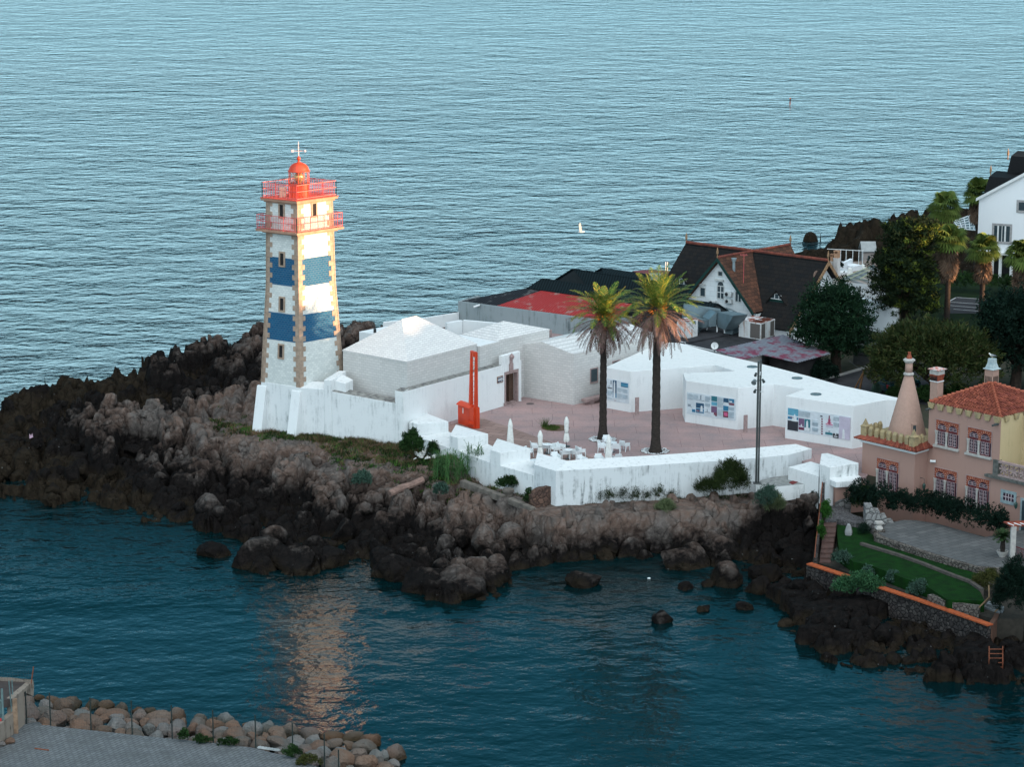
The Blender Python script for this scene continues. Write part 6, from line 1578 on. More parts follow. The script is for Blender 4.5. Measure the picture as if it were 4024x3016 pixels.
# path and steps
mb = MB(); mb.prism(dpoly([(545, 190), (600, 170), (720, 250), (860, 300), (900, 330), (740, 318), (600, 295), (590, 310), (500, 308), (520, 250)], 4.15), 3.0, 4.15); tag(mb.build('cobbled_path', stone('cobbles', (.17, .165, .17), (.10, .10, .105), (.05, .045, .045), 5)), kind='structure')
gs = thing('garden_steps', 'worn brick and stone steps descending beside the boundary wall', 'steps', g('D3', 540, 450, 3))
BSTP = mat('brick_steps', (.12, .07, .06), .9, (.075, .05, .045), 5, bmp=.4)
yy = [308, 345, 395, 430, 470, 520, 560, 600, 640]
for i in range(8):
    z = 4.05 - i * .14; xl, xr = 495 - i * 5, 597 - i * 6
    mb = MB(); mb.prism(dpoly([(xl, yy[i]), (xr, yy[i]), (xr - 5, yy[i + 1] + 6), (xl - 5, yy[i + 1] + 6)], z), 2.0, z); mb.build('step', BSTP, gs)
# pedestal, block steps, stone, pot
q = g('D3', 940, 392, ZT); t = thing('stone_pedestal', 'pale stone pedestal on the corner of the garden terrace', 'pedestal', q)
mb = MB(); zt = Hz(q, c('D3', 0, 312)[1]); h = zt - ZT; mb.cbox(q.x, q.y, ZT - .3, .8, .65, .42); mb.build('plinth', STW, t)
mb = MB(); a = math.sqrt(2); mb.lathe(q.x, q.y, [(.19 * a, ZT + .12), (.24 * a, ZT + .22), (.2 * a, ZT + .36), (.14 * a, zt - .28), (.2 * a, zt - .12)], 4, 0, R(50)); mb.build('shaft', PSTN, t)
mb = MB(); mb.cbox(q.x, q.y, zt - .119, .52, .52, .1, 0, R(5)); mb.build('cap', PSTN, t)
q = g('D3', 905, 310, 4.2); t = thing('block_steps', 'small flight of rubble steps by the hedge at the head of the garden', 'steps', q)
for i in range(4):
    mb = MB(); mb.box((q.x - .7 + i * .5, q.y - .4, 3.6), (q.x - .7 + i * .5 + (.498), q.y + .8, 5.35 - i * .38)); mb.build('step', MATS['white_rubble'], t)
def urn(q, label):
    t = thing('potted_cycad', label, 'plant', q)
    mb = MB(); mb.lathe(q.x, q.y, [(.22, q.z), (.36, q.z + .3), (.40, q.z + .42), (.34, q.z + .42), (.3, q.z + .36)], 18); mb.build('pot', PSTN, t)
    mb = MB(); mb.lathe(q.x, q.y, [(.16, q.z + .3), (.18, q.z + .7), (.15, q.z + 1.0), (.22, q.z + 1.3)], 12); mb.build('trunk', BARK, t)
    rs = np.random.RandomState(4); Cc, Xx, Yy = [], [], []
    for i in range(34):
        a_, b_, c_ = frond(rs, (q.x, q.y, q.z + 1.3), i * 2.4, R(75 - 65 * (i / 34)), .78, 1.1, nl=14, lw=.014, ll=.22); Cc.append(a_); Xx.append(b_); Yy.append(c_)
    V, Fa = quads(np.concatenate(Cc), np.concatenate(Xx), np.concatenate(Yy)); npmesh('fronds', V, Fa, leaf_mat('cycad_green', (.012, .035, .012), (.03, .055, .02)), t)
urn(g('D3', 1945, 600, ZT), 'cycad in a round pale pot on the terrace beside the pergola post')
# pergola and railing
q = g('D3', 2025, 630, ZT); zt = Hz(q, c('D3', 0, 350)[1])
t = thing('pergola', 'red roofed garden pergola on a square white post at the right edge', 'pergola', q)
mb = MB(); mb.cbox(q.x, q.y, ZT, .34, .34, zt - ZT); mb.build('post', PSTN, t)
mb = MB(); z = zt + .02
A_, B_ = g('D3', 1955, 310, z + .1), g('D3', 2230, 320, z + .1)
mb.slab([g('D3', 1955, 312, z + .2), g('D3', 2020, 352, z), g('D3', 2240, 335, z + .1), g('D3', 2240, 300, z + .4)], .1); mb.build('roof', TER, t)
mb = MB()
for i in range(4): a = g('D3', 1990 + i * 50, 325, z + .22); b = g('D3', 2040 + i * 60, 345, z + .12); mb.tube([a, b], .035, 5)
mb.build('rafters', WFRAME, t)
RR_ = mat('dark_red_rail', (.13, .015, .02), .5)
t = thing('garden_railing', 'dark red metal railing beside the pergola', 'railing', g('D3', 2070, 640, ZT - .1))
pa_ = PF(g('D3', 2042, 628, ZT - .1), g('D3', 2140, 662, ZT - .1)); mb = MB()
for i in range(16): pa_.box(mb, i * .13, i * .13 + .025, ZT - .1, ZT + .85, 0, .025)
pa_.box(mb, 0, 2.1, ZT + .85, ZT + .91, -.01, .035); mb.build('bars', RR_, t)
# wooden handrail and lower steps
t = thing('lower_steps', 'grey stone steps with a wooden handrail at the foot of the garden', 'steps', g('D3', 1850, 1000, 2.6))
for i in range(4):
    z = 3.3 - .17 * i; x, y = 1860 - i * 20, 960 + i * 24
    mb = MB(); mb.prism(dpoly([(x - 25, y), (x + 100, y + 45), (x + 85, y + 66), (x - 45, y + 22)], z), 2.2, z); mb.build('step', mat('step_stone', (.16, .18, .19), .9), t)
mb = MB(); mb.tube([g('D3', 1835, 835, 4.4), g('D3', 1838, 930, 4.1), g('D3', 1757, 1012, 3.9)], .05, 6); mb.tube([g('D3', 1925, 1012, 3.6), g('D3', 1885, 1048, 3.4)], .05, 6); mb.build('handrail', mat('wood_rail', (.20, .13, .075), .8), t)
q = g('D3', 692, 420, ZL1); mb = MB(); mb.lathe(q.x, q.y, [(.25, q.z - .05), (.28, q.z + .2), (.2, q.z + .5), (.12, q.z + .75), (.02, q.z + .8)], 7); tag(mb.build('standing_stone', mat('pale_rock', (.30, .31, .31), .9, (.2, .2, .2), 3, bmp=.6)), 'small pale standing stone on the upper lawn', 'stone')
t = thing('sea_ladder', 'dark ladder down the rocks to the water below the garden wall', 'ladder', g('D3', 1895, 1560, SEA))
q = g('D3', 1895, 1590, SEA); mb = MB()
for s in (-.42, .42): mb.tube([(q.x + s, q.y, SEA - .4), (q.x + s, q.y + .5, SEA + 1.9)], .04, 5)
mb.build('rails', MATS['rust_edge'], t)
mb = MB()
for i in range(7): z = SEA + .1 + i * .27; mb.tube([(q.x - .42, q.y + .5 * (z - SEA + .4) / 2.3, z), (q.x + .42, q.y + .5 * (z - SEA + .4) / 2.3, z)], .03, 5)
mb.build('rungs', MATS['rust_edge'], t)
# ================================================================ terrain
def vf(x, y, z): p = G(x * 1.8192, y * 1.8192, z); return (p.x, p.y, z)
CP = [vf(*q) for q in [
 # left headland crest and flanks
 (-60, 955, 2.6), (0, 925, 3.0), (60, 885, 3.4), (100, 850, 4.4), (150, 868, 4.0), (215, 868, 3.9), (260, 862, 3.9), (300, 830, 4.4), (330, 800, 5.6), (400, 805, 5.2), (440, 790, 5.2), (480, 765, 5.6), (520, 745, 6.2), (560, 728, 6.8), (560, 800, 5.6),
 (-60, 1010, 2.3), (60, 960, 3.0), (150, 950, 3.4), (250, 920, 4.0), (350, 890, 4.6), (450, 860, 5.0), (530, 850, 5.4), (60, 1040, 2.4), (150, 1030, 2.4), (250, 1000, 3.0), (350, 975, 3.8), (450, 950, 4.3), (540, 930, 5.0), (620, 935, 5.2), (700, 940, 5.2), (780, 955, 5.2), (860, 965, 5.2), (900, 1000, 5.0),
 (250, 1060, 2.2), (350, 1050, 2.4), (450, 1030, 3.0), (550, 1015, 3.6), (650, 1000, 4.2), (760, 990, 4.6), (860, 1010, 4.6), (950, 1035, 4.6), (1050, 1065, 4.5), (1120, 1080, 4.4),
 (350, 1100, 1.7), (450, 1090, 2.2), (550, 1085, 2.6), (650, 1080, 2.8), (760, 1075, 3.1), (860, 1080, 3.2), (950, 1090, 3.6), (1050, 1110, 3.6), (1150, 1110, 3.9),
 (600, 1170, 2.2), (560, 1195, 2.0), (700, 1180, 2.2), (800, 1150, 2.1), (760, 1200, 1.5), (860, 1170, 2.2), (950, 1165, 2.4), (900, 1215, 2.0), (950, 1235, 2.2), (1010, 1245, 2.1), (1040, 1180, 2.0), (1100, 1160, 2.4), (1060, 1230, 1.8),
 (430, 1130, 1.6), (500, 1150, 1.6),
 # cliff top under the parapet
 (1190, 1095, 4.3), (1300, 1095, 4.2), (1450, 1090, 4.2), (1560, 1085, 4.2), (1660, 1080, 4.2), (1740, 1075, 4.2), (1200, 1130, 3.9), (1300, 1122, 3.7), (1420, 1118, 3.7), (1540, 1112, 3.7), (1640, 1112, 3.6), (1700, 1110, 3.6),
 (1180, 1185, 2.2), (1290, 1150, 2.9), (1420, 1150, 2.8), (1540, 1150, 2.8), (1640, 1150, 2.7),
 (1720, 1160, 2.2), (1690, 1230, 1.8), (1600, 1240, 1.5), (1560, 1258, 1.3), (1740, 1200, 2.0),
 # shore points just under water
 (-40, 1105, .7), (60, 1110, .7), (160, 1118, .6), (240, 1118, .8), (310, 1150, .6), (400, 1175, .5), (470, 1190, .6), (530, 1215, .5), (560, 1260, .4), (650, 1262, .4), (730, 1240, .4), (770, 1250, .3), (830, 1262, .3), (890, 1290, .3), (960, 1312, .3), (1060, 1308, .3), (1110, 1270, .3), (1180, 1225, .5), (1290, 1216, .6), (1420, 1215, .6), (1540, 1222, .6), (1620, 1290, .3), (1480, 1260, .3),
 (0, 1160, -1.5), (200, 1180, -1.5), (400, 1230, -1.5), (560, 1320, -1.5), (720, 1320, -1.5), (900, 1380, -1.5), (1150, 1340, -1.2), (1350, 1280, -.6), (1500, 1330, -1.2), (1640, 1340, -1),
 (-80, 1200, -2), (600, 1450, -2), (1000, 1450, -2), (1400, 1400, -2), (1600, 1480, -2), (1900, 1600, -2),
 # garden promontory
 (1700, 1310, 2.2), (1720, 1270, 2.6), (1800, 1300, 3.0), (1850, 1350, 2.6), (1740, 1340, 2.6), (1790, 1370, 2.0), (1860, 1380, 1.9), (1950, 1400, 1.8), (2050, 1410, 1.6), (2120, 1420, 1.6), (1900, 1340, 2.7), (2000, 1360, 2.6), (2100, 1390, 2.4), (2190, 1370, 3.2), (2212, 1420, 2.6), (2260, 1400, 3),
 (1690, 1360, .8), (1720, 1410, .3), (1800, 1450, .3), (1900, 1475, .2), (2000, 1490, .2), (2100, 1500, .2), (2212, 1500, .3), (1780, 1200, 2.2), (1800, 1240, 2.6), (1900, 1240, 2.4), (2000, 1280, 2.4), (2100, 1320, 2.4), (2212, 1300, 2.6), (1900, 1150, 3.2), (2100, 1200, 3.2), (1780, 1120, 3.8), (2212, 1220, 3.2), (2300, 1400, 1.5),
 # behind the fort: back shore
 (740, 745, 5.5), (760, 720, 6.2), (790, 705, 6.0), (850, 720, 5.0), (640, 740, 6.4), (600, 725, 6.6), (900, 700, 4.8), (960, 690, 4.8), (1010, 665, 4.8), (1030, 655, 5.0)]]
# inland and offshore anchors in metres
CP += [(x, y, z) for x, y, z in [(-9, 215, 5.6), (0, 215, 5.6), (10, 215, 5.6), (20, 215, 5.6), (-5, 230, 5.4), (5, 235, 5.4), (15, 235, 5.4), (25, 230, 5.4), (35, 230, 5.4), (-12, 207, 5.6), (0, 200, 5.6), (10, 197, 5.6), (20, 195, 5.6), (-4, 195, 5.4), (8, 189, 4.9),
   (30, 200, 5.0), (30, 190, 3.4), (25, 215, 5.4), (5, 250, 4.6), (20, 252, 4.8), (35, 250, 5), (30, 262, 4.5), (5, 262, 2.5), (-5, 256, 3.0), (-12, 244, 4.6), (-18, 232, 5.2), (-22, 222, 5.0), (-5, 268, -1), (8, 272, -1), (22, 274, 0), 
   (-40, 240, -2), (-60, 230, -2), (-60, 175, -1.5), (-40, 160, -2), (0, 155, -2), (30, 150, -2), (35, 163, 1.5), (36, 175, 2.5)]]
CPA = np.array(CP)
def base_h(X, Y, cp=CPA, p=3.2):
    out_ = np.zeros(X.size); xs, ys = X.ravel(), Y.ravel()
    for i in range(0, X.size, 20000):
        d2 = (xs[i:i + 20000, None] - cp[None, :, 0]) ** 2 + (ys[i:i + 20000, None] - cp[None, :, 1]) ** 2 + .15
        w = d2 ** (-p / 2); out_[i:i + 20000] = (w * cp[None, :, 2]).sum(1) / w.sum(1)
    return out_.reshape(X.shape)
def vhash(ix, iy, s):
    h = (ix.astype(np.int64) * 374761393 + iy.astype(np.int64) * 668265263 + s * 974634777) & 0x7fffffff
    h = ((h ^ (h >> 13)) * 1274126177) & 0x7fffffff
    h = (h ^ (h >> 16)) & 0x7fffffff
    return (h % 100003) / 100003.0
def vnoise(X, Y, s):
    ix, iy = np.floor(X), np.floor(Y); fx, fy = X - ix, Y - iy; fx = fx * fx * (3 - 2 * fx); fy = fy * fy * (3 - 2 * fy)
    a, b, c_, d = vhash(ix, iy, s), vhash(ix + 1, iy, s), vhash(ix, iy + 1, s), vhash(ix + 1, iy + 1, s)
    return (a * (1 - fx) + b * fx) * (1 - fy) + (c_ * (1 - fx) + d * fx) * fy
def fbm(X, Y, s, o=4): return sum(vnoise(X * 2 ** k, Y * 2 ** k, s + k) * .5 ** k for k in range(o)) / (2 - .5 ** (o - 1))
def cells(X, Y, size, s, jit=.85):
    x, y = X / size, Y / size; ix, iy = np.floor(x), np.floor(y)
    f1 = np.full(X.shape, 9.0); f2 = np.full(X.shape, 9.0); idv = np.zeros(X.shape)
    for dx in (-1, 0, 1):
        for dy in (-1, 0, 1):
            cx, cy = ix + dx, iy + dy
            px = cx + .5 + (vhash(cx, cy, s) - .5) * jit; py = cy + .5 + (vhash(cx, cy, s + 7) - .5) * jit
            d = np.sqrt((x - px) ** 2 + (y - py) ** 2); r = vhash(cx, cy, s + 3)
            m = d < f1; f2 = np.where(m, f1, np.minimum(f2, d)); idv = np.where(m, r, idv); f1 = np.where(m, d, f1)
    return f1, f2, idv
def smooth(t): t = np.clip(t, 0, 1); return t * t * (3 - 2 * t)
def rock_detail(X, Y, B, amp=1.0):
    wx = X + (fbm(X * .35, Y * .35, 11) - .5) * 2.6; wy = Y + (fbm(X * .35 + 40, Y * .35, 12) - .5) * 2.6
    out_ = np.zeros(X.shape)
    f1, f2, i1 = cells(wx, wy * .8, 3.1, 21); e = smooth((f2 - f1) / .22)
    out_ += (i1 - .5) * 1.7 + (1 - f1 ** 2 * 1.5) * .22 - (1 - e) * 1.0 - .1
    f1, f2, i2 = cells(wx * 1.1 + 5, wy, 1.15, 33); e2 = smooth((f2 - f1) / .2)
    out_ += (i2 - .5) * .75 + (1 - f1 ** 2 * 1.6) * .16 - (1 - e2) * .75
    f1, f2, i3 = cells(wx * 1.05 + 9, wy * .95, .55, 44); out_ += (i3 - .5) * .2 - (1 - smooth((f2 - f1) / .25)) * .12
    out_ += (fbm(X * 2.1, Y * 2.1, 5, 4) - .5) * .28
    return out_ * amp
def in_poly(X, Y, poly):
    ins_ = np.zeros(X.shape, bool); n = len(poly); j = n - 1
    for i in range(n):
        xi, yi, xj, yj = poly[i][0], poly[i][1], poly[j][0], poly[j][1]
        with np.errstate(divide='ignore', invalid='ignore'):
            c_ = ((yi > Y) != (yj > Y)) & (X < (xj - xi) * (Y - yi) / (yj - yi + 1e-12) + xi)
        ins_ ^= c_; j = i
    return ins_
FORT = [(p[0], p[1] + .65) for p in ([TL, TF, Kp] + ol[:-1] + out[:-1] + [MR[0], MR[1], MR[2]])] + [(30, 186), (33, 200), (40, 230), (30, 256), (2, 252), (-3, 244), (-16, 232), (-20, 212)]
GARD = [(p.x, p.y) for p in [g('D3', x, y, 3.0) for x, y in [(470, 0), (440, 250), (400, 640), (790, 790), (1300, 965), (1845, 1150), (1900, 1060), (2160, 1110)]]] + [(40, 172), (40, 200), (28, 190)]
_f = [(-90, 1088), (0, 1078), (60, 1086), (110, 1097), (150, 1082), (215, 1094), (280, 1107), (310, 1127), (360, 1132), (430, 1148), (480, 1162), (540, 1180), (552, 1200), (556, 1238), (620, 1247), (700, 1242), (735, 1215), (765, 1215), (815, 1228), (820, 1252), (860, 1252), (900, 1266), (905, 1297), (960, 1302), (1010, 1307), (1080, 1292), (1100, 1264), (1120, 1237), (1180, 1220), (1290, 1213), (1420, 1209), (1440, 1222), (1530, 1217), (1560, 1232), (1610, 1237), (1650, 1290), (1690, 1310), (1700, 1350), (1698, 1397), (1750, 1402), (1780, 1432), (1830, 1442), (1900, 1460), (2000, 1472), (2100, 1480), (2212, 1482), (2400, 1482)]
_b = [(-90, 965, 2.8), (0, 918, 3.2), (25, 885, 3.8), (90, 822, 4.8), (130, 850, 4.2), (200, 838, 4.2), (280, 815, 4.6), (312, 772, 5.5), (400, 792, 5.2), (445, 775, 5.5), (500, 742, 6.2), (565, 715, 6.8)]
LAND = [vf(x, y, SEA)[:2] for x, y in _f] + [(60, 165), (60, 300), (30, 268), (20, 262), (9, 255), (0, 248.5), (-8, 247), (-13, 246), (-17, 243)] + [(vf(*q)[0] * 1.015, vf(*q)[1] + 3.5) for q in _b[::-1]]
BANK = [vf(x, y, 4.2)[:2] for x, y in [(1080, 1010), (1160, 1040), (1210, 1060), (1400, 1045), (1640, 1030), (1760, 1040), (1760, 1085), (1640, 1100), (1420, 1105), (1200, 1120), (1130, 1100), (1050, 1060)]]
SLOPE = [vf(x, y, 5.0)[:2] for x, y in [(440, 905), (560, 880), (870, 930), (1130, 1030), (1160, 1085), (1080, 1090), (850, 1045), (760, 1030), (680, 985), (480, 945)]]
def terrain_h(X, Y):
    B = base_h(X, Y)
    wx_ = X + (fbm(X * .7, Y * .7, 61) - .5) * 1.6; wy_ = Y + (fbm(X * .7, Y * .7, 62) - .5) * 1.6
    sea_ = ~in_poly(wx_, wy_, LAND)
    B = np.where(sea_, B, np.maximum(B, SEA + .25))
    f = in_poly(X, Y, FORT); gd = in_poly(X, Y, GARD)
    amp = .25 + .75 * smooth((5.15 - B) / 1.0) * smooth((B + 1.0) / 1.2)
    gx, gy = np.abs(X + 6), 0
    back_ = smooth((Y - 207 - .0 * X) / 3) * (X > -26) * (X < 0)
    amp = np.where((B > 4.6) & (Y > 206) , 1.0, amp)
    amp = np.where(in_poly(X, Y, BANK), .22, amp); amp = np.where(in_poly(wx_, wy_, SLOPE) & (B > 4.0), amp * .5, amp)
    H = B + rock_detail(X, Y, B, 1.0) * np.where(f | gd, 0.0, amp)
    H = np.where(in_poly(X, Y, BANK), np.maximum(H, 4.12 + .25 * (fbm(X, Y, 91) - .5)), H)
    H = np.where(f, np.minimum(np.maximum(B, 4.4), 5.0), H)
    H = np.where(gd, np.minimum(B, 2.2), H)
    H = np.where((Y > 240) & (X < 12), np.minimum(H, 4.3 - np.maximum(Y - 243, 0) * .4), H)
    H = np.where((X > 13) & (Y < 182) & ~gd, np.minimum(H, 2.3 + .5 * (fbm(X, Y, 71) - .5)), H)
    return np.where(sea_, -1.2, H)
def grid_mesh(name, x0, x1, y0, y1, res, fn, m, zmin=-.9):
    xs = np.arange(x0, x1 + res, res); ys = np.arange(y0, y1 + res, res)
    X, Y = np.meshgrid(xs, ys); Z = fn(X, Y); ny, nx = X.shape
    idx = np.arange(nx * ny).reshape(ny, nx)
    q = np.stack([idx[:-1, :-1], idx[:-1, 1:], idx[1:, 1:], idx[1:, :-1]], -1).reshape(-1, 4)
    zq = Z.ravel()[q].max(1); q = q[zq > zmin]
    used = np.unique(q); rm = np.full(nx * ny, -1); rm[used] = np.arange(len(used))
    V = np.stack([X.ravel(), Y.ravel(), Z.ravel()], 1)[used]
    return npmesh(name, V, rm[q], m, smooth=True), (xs, ys, Z)
def rockmat(name, red=1.0, dz=0.0):
    m = bpy.data.materials.new(name); MATS[name] = m
    nt, N, K, bs = nodes(m); bs.inputs['Roughness'].default_value = .9; bs.inputs['Specular IOR Level'].default_value = .06
    ge = N.new('ShaderNodeNewGeometry'); sx = N.new('ShaderNodeSeparateXYZ'); K.new(ge.outputs['Position'], sx.inputs[0]); v = coords(nt)
    n1 = noise_t(nt, v, .35, 5, .6); n2 = noise_t(nt, v, 2.2, 8, .68); n3 = noise_t(nt, coords(nt, (1, 1, 2.6)), 3.0, 8, .7)
    up = ramp(nt, n1, [(.3, (.085, .062, .052)), (.45, (.14, .095, .076)), (.6, (.10, .086, .078)), (.75, (.048, .042, .039))])
    up = mix(nt, ramp(nt, n2, [(.48, 0.0), (.78, .7)]), up, (.22, .195, .18))
    blk = ramp(nt, n2, [(.35, (.005, .0045, .0045)), (.75, (.015, .012, .011))])
    low = ramp(nt, n2, [(.3, (.012, .010, .006)), (.6, (.034, .025, .016)), (.8, (.026, .027, .009))])
    z = math_n(nt, 'ADD', sx.outputs['Z'], math_n(nt, 'MULTIPLY', math_n(nt, 'SUBTRACT', n1, .5), 3.6))
    z = math_n(nt, 'ADD', z, math_n(nt, 'MULTIPLY', math_n(nt, 'SUBTRACT', n2, .5), 1.8))
    z = math_n(nt, 'ADD', z, -SEA - dz)
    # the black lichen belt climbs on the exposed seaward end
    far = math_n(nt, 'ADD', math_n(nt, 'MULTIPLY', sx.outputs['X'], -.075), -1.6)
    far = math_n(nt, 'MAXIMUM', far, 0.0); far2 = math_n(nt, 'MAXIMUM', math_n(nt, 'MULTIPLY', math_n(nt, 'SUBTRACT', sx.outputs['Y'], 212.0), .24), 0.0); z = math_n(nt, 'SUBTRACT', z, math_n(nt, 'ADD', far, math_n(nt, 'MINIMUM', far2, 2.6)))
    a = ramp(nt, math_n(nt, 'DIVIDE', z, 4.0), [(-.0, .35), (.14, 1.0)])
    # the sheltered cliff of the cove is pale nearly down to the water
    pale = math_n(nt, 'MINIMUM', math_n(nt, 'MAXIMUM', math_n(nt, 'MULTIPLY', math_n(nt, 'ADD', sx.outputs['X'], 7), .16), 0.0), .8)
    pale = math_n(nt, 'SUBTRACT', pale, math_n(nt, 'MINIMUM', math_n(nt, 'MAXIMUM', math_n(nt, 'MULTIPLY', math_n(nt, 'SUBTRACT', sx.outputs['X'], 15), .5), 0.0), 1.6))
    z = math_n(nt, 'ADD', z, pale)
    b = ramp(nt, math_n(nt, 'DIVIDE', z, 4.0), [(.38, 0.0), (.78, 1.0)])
    colr = mix(nt, b, mix(nt, a, low, blk), up)
    sp = noise_t(nt, v, 5.5, 3, .5); colr = mix(nt, ramp(nt, sp, [(.74, 0.0), (.78, .7)]), colr, (.38, .40, .40))
    wv = N.new('ShaderNodeVectorMath'); wv.operation = 'MULTIPLY_ADD'; nn_ = N.new('ShaderNodeTexNoise'); nn_.inputs['Scale'].default_value = .9; nn_.inputs['Detail'].default_value = 4; L(v, nn_.inputs['Vector'])
    K.new(nn_.outputs['Color'], wv.inputs[0]); wv.inputs[1].default_value = (1.3, 1.3, 1.3); L(coords(nt, (1, 1, .55)), wv.inputs[2])
    cr = N.new('ShaderNodeTexVoronoi'); cr.feature = 'DISTANCE_TO_EDGE'; cr.inputs['Scale'].default_value = .95; K.new(wv.outputs[0], cr.inputs['Vector'])
    crk = ramp(nt, cr.outputs['Distance'], [(.0, 1.0), (.05, 0.0)])
    colr = mix(nt, math_n(nt, 'MULTIPLY', crk, .3), colr, (.006, .005, .005))
    K.new(colr, bs.inputs['Base Color'])
    b0 = N.new('ShaderNodeBump'); b0.inputs['Strength'].default_value = .6; b0.inputs['Distance'].default_value = .15; K.new(ramp(nt, cr.outputs['Distance'], [(0, 0.0), (.1, 1.0)]), b0.inputs['Height'])
    b1 = N.new('ShaderNodeBump'); b1.inputs['Strength'].default_value = .7; b1.inputs['Distance'].default_value = .16; K.new(n3, b1.inputs['Height']); K.new(b0.outputs[0], b1.inputs['Normal'])
    b2 = N.new('ShaderNodeBump'); b2.inputs['Strength'].default_value = .6; b2.inputs['Distance'].default_value = .05; K.new(noise_t(nt, v, 11, 6, .7), b2.inputs['Height']); K.new(b1.outputs[0], b2.inputs['Normal'])
    K.new(b2.outputs[0], bs.inputs['Normal'])
    return m
ROCK = rockmat('shore_rock')
terr, (GX, GY, GZ) = grid_mesh('rocky_shore', -62, 37, 150, 268, .2, terrain_h, ROCK)
tag(terr, kind='structure')
def hq(x, y):
    i = min(max(int((x - GX[0]) / .2), 0), len(GX) - 1); j = min(max(int((y - GY[0]) / .2), 0), len(GY) - 1); return GZ[j, i]
# far cove promontory on the right
def d1(x, y, z): p = g('D1', x, y, z); return (p.x, p.y, z)
CPB = np.array([d1(*q) for q in [(240, 735, 2.2), (300, 705, 3.0), (440, 650, 5.2), (500, 635, 5.2), (560, 660, 4.4), (640, 610, 6.3), (740, 615, 6.0), (800, 655, 4.8), (860, 612, 6.0), (1000, 612, 5.8), (1100, 620, 5.6), (1250, 600, 5.4), (1450, 600, 5.4), (1700, 600, 5),
   (300, 765, 2.2), (400, 760, 2.0), (480, 720, 3.0), (600, 700, 4.0), (700, 700, 4.2), (820, 720, 4.4), (950, 720, 4.6), (1150, 700, 4.8), (400, 800, 1.4), (480, 790, 2.6), (600, 770, 3.4), (720, 780, 3.4), (850, 800, 4), (430, 850, 3.0), (500, 870, 3.6), (600, 860, 3.6), (700, 850, 4), (200, 885, 1.6), (300, 880, 2.2), (360, 895, 3), (60, 870, 2.4), (100, 880, 2.6), (160, 745, 1.0),
   (200, 790, .2), (330, 800, .3), (370, 830, .3), (330, 860, .6), (200, 860, .2), (100, 840, 0), (180, 720, -1), (0, 820, -1.5), (0, 700, -2), (200, 650, -2)]] +
   [(45, 330, -2), (60, 335, -2), (75, 335, -1), (38, 322, -2), (70, 310, 4), (70, 285, 5), (80, 280, 5), (45, 262, 5), (60, 258, 6), (75, 262, 6), (33, 258, 4.5), (30, 300, -2), (20, 270, -1.5)])
_w = [(228, 762), (240, 790), (330, 800), (385, 815), (370, 850), (300, 872), (180, 885), (60, 895), (-80, 900)]
_c = [(235, 722, 3.0), (300, 682, 3.6), (440, 622, 5.4), (560, 640, 5.0), (620, 597, 6.3), (750, 602, 6.2), (800, 640, 5.2), (840, 600, 6.2), (1040, 602, 6), (1250, 595, 5.6), (1600, 595, 5.4)]
FLAND = [d1(x, y, SEA)[:2] for x, y in _w] + [(24, 255), (95, 255), (95, 300)] + [(d1(*q)[0] * 1.01, d1(*q)[1] + 3) for q in _c[::-1]]
def far_h(X, Y):
    B = base_h(X, Y, CPB); i_ = in_poly(X + (fbm(X * .6, Y * .6, 81) - .5) * 2, Y + (fbm(X * .6, Y * .6, 82) - .5) * 2, FLAND)
    return np.where(i_, np.maximum(B, SEA + .3), -3) + rock_detail(X * .8, Y * .8, B, 1.15) * smooth((B + 1.0) / 1.4)
tag(grid_mesh('far_rocks', 22, 92, 256, 338, .33, far_h, rockmat('far_rock', dz=5), -.5)[0], kind='structure')
p = g('D1', 165, 775, SEA); mb = MB(); mb.lathe(p.x, p.y, [(1.0, SEA - .5), (.9, SEA + .1), (.7, SEA + .7), (.4, SEA + 1.0), (.1, SEA + 1.1)], 9)
tag(mb.build('sea_rock', MATS['far_rock']), 'lone dark rock standing in the sea left of the far promontory', 'rock')
# inland ground to the right
mb = MB(); mb.prism([(24, 187, 0), (44, 184, 0), (90, 184, 0), (100, 290, 0), (60, 262, 0), (34, 256, 0), (24, 240, 0), (24, 200, 0)], 2, 5.95)
tag(mb.build('inland_ground', mat('dark_earth', (.05, .045, .035), .95, (.035, .04, .025), 1.0, bmp=.4)), kind='structure')
mb = MB(); mb.prism([flat(G(3600, 1330, 6.9)), flat(G(4300, 1345, 6.9)), flat(G(4300, 1060, 6.9)), flat(G(3500, 1080, 6.9)), flat(G(3560, 1250, 6.9))], 5, 6.9)
tag(mb.build('upper_lawn', mat('dark_lawn', (.010, .022, .006), .95, (.006, .012, .005), 1.2)), kind='structure')  # plain dark green ground colour
ASP = mat('asphalt', (.05, .05, .054), .9, (.036, .036, .04), .8, bmp=.15)
mb = MB(); mb.prism([flat(G(x, y, 6.02)) for x, y in ((3200, 1495), (3300, 1480), (3420, 1445), (3560, 1405), (3760, 1480), (3700, 1600), (3480, 1560), (3300, 1515), (3200, 1497))], 5.9, 6.024); tag(mb.build('road', ASP), kind='structure')
mb = MB()
a, b = G(3240, 1497, 6.02), G(3422, 1441, 6.02); u = unit2(a, b); n = Vector((-u.y, u.x, 0)) * .2; mb.prism([a, b, b + n, a + n], 5.9, 6.14); tag(mb.build('kerb', mat('pale_kerb', (.42, .40, .38), .8)), kind='structure')
pk = [(1225, 1240), (1285, 1208), (1560, 1226), (1560, 1330), (1225, 1330)]
mb = MB(); mb.prism([flat(g('D1', x, y, 6.92)) for x, y in pk], 6.8, 6.92); tag(mb.build('car_park', ASP), kind='structure')
mb = MB()
def line(x0, y0, x1, y1, w=.12, z=6.924):
    a, b = g('D1', x0, y0, z), g('D1', x1, y1, z); u = unit2(a, b); n = Vector((-u.y, u.x, 0)) * w; mb.prism([a, b, b + n, a + n], z - .01, z)
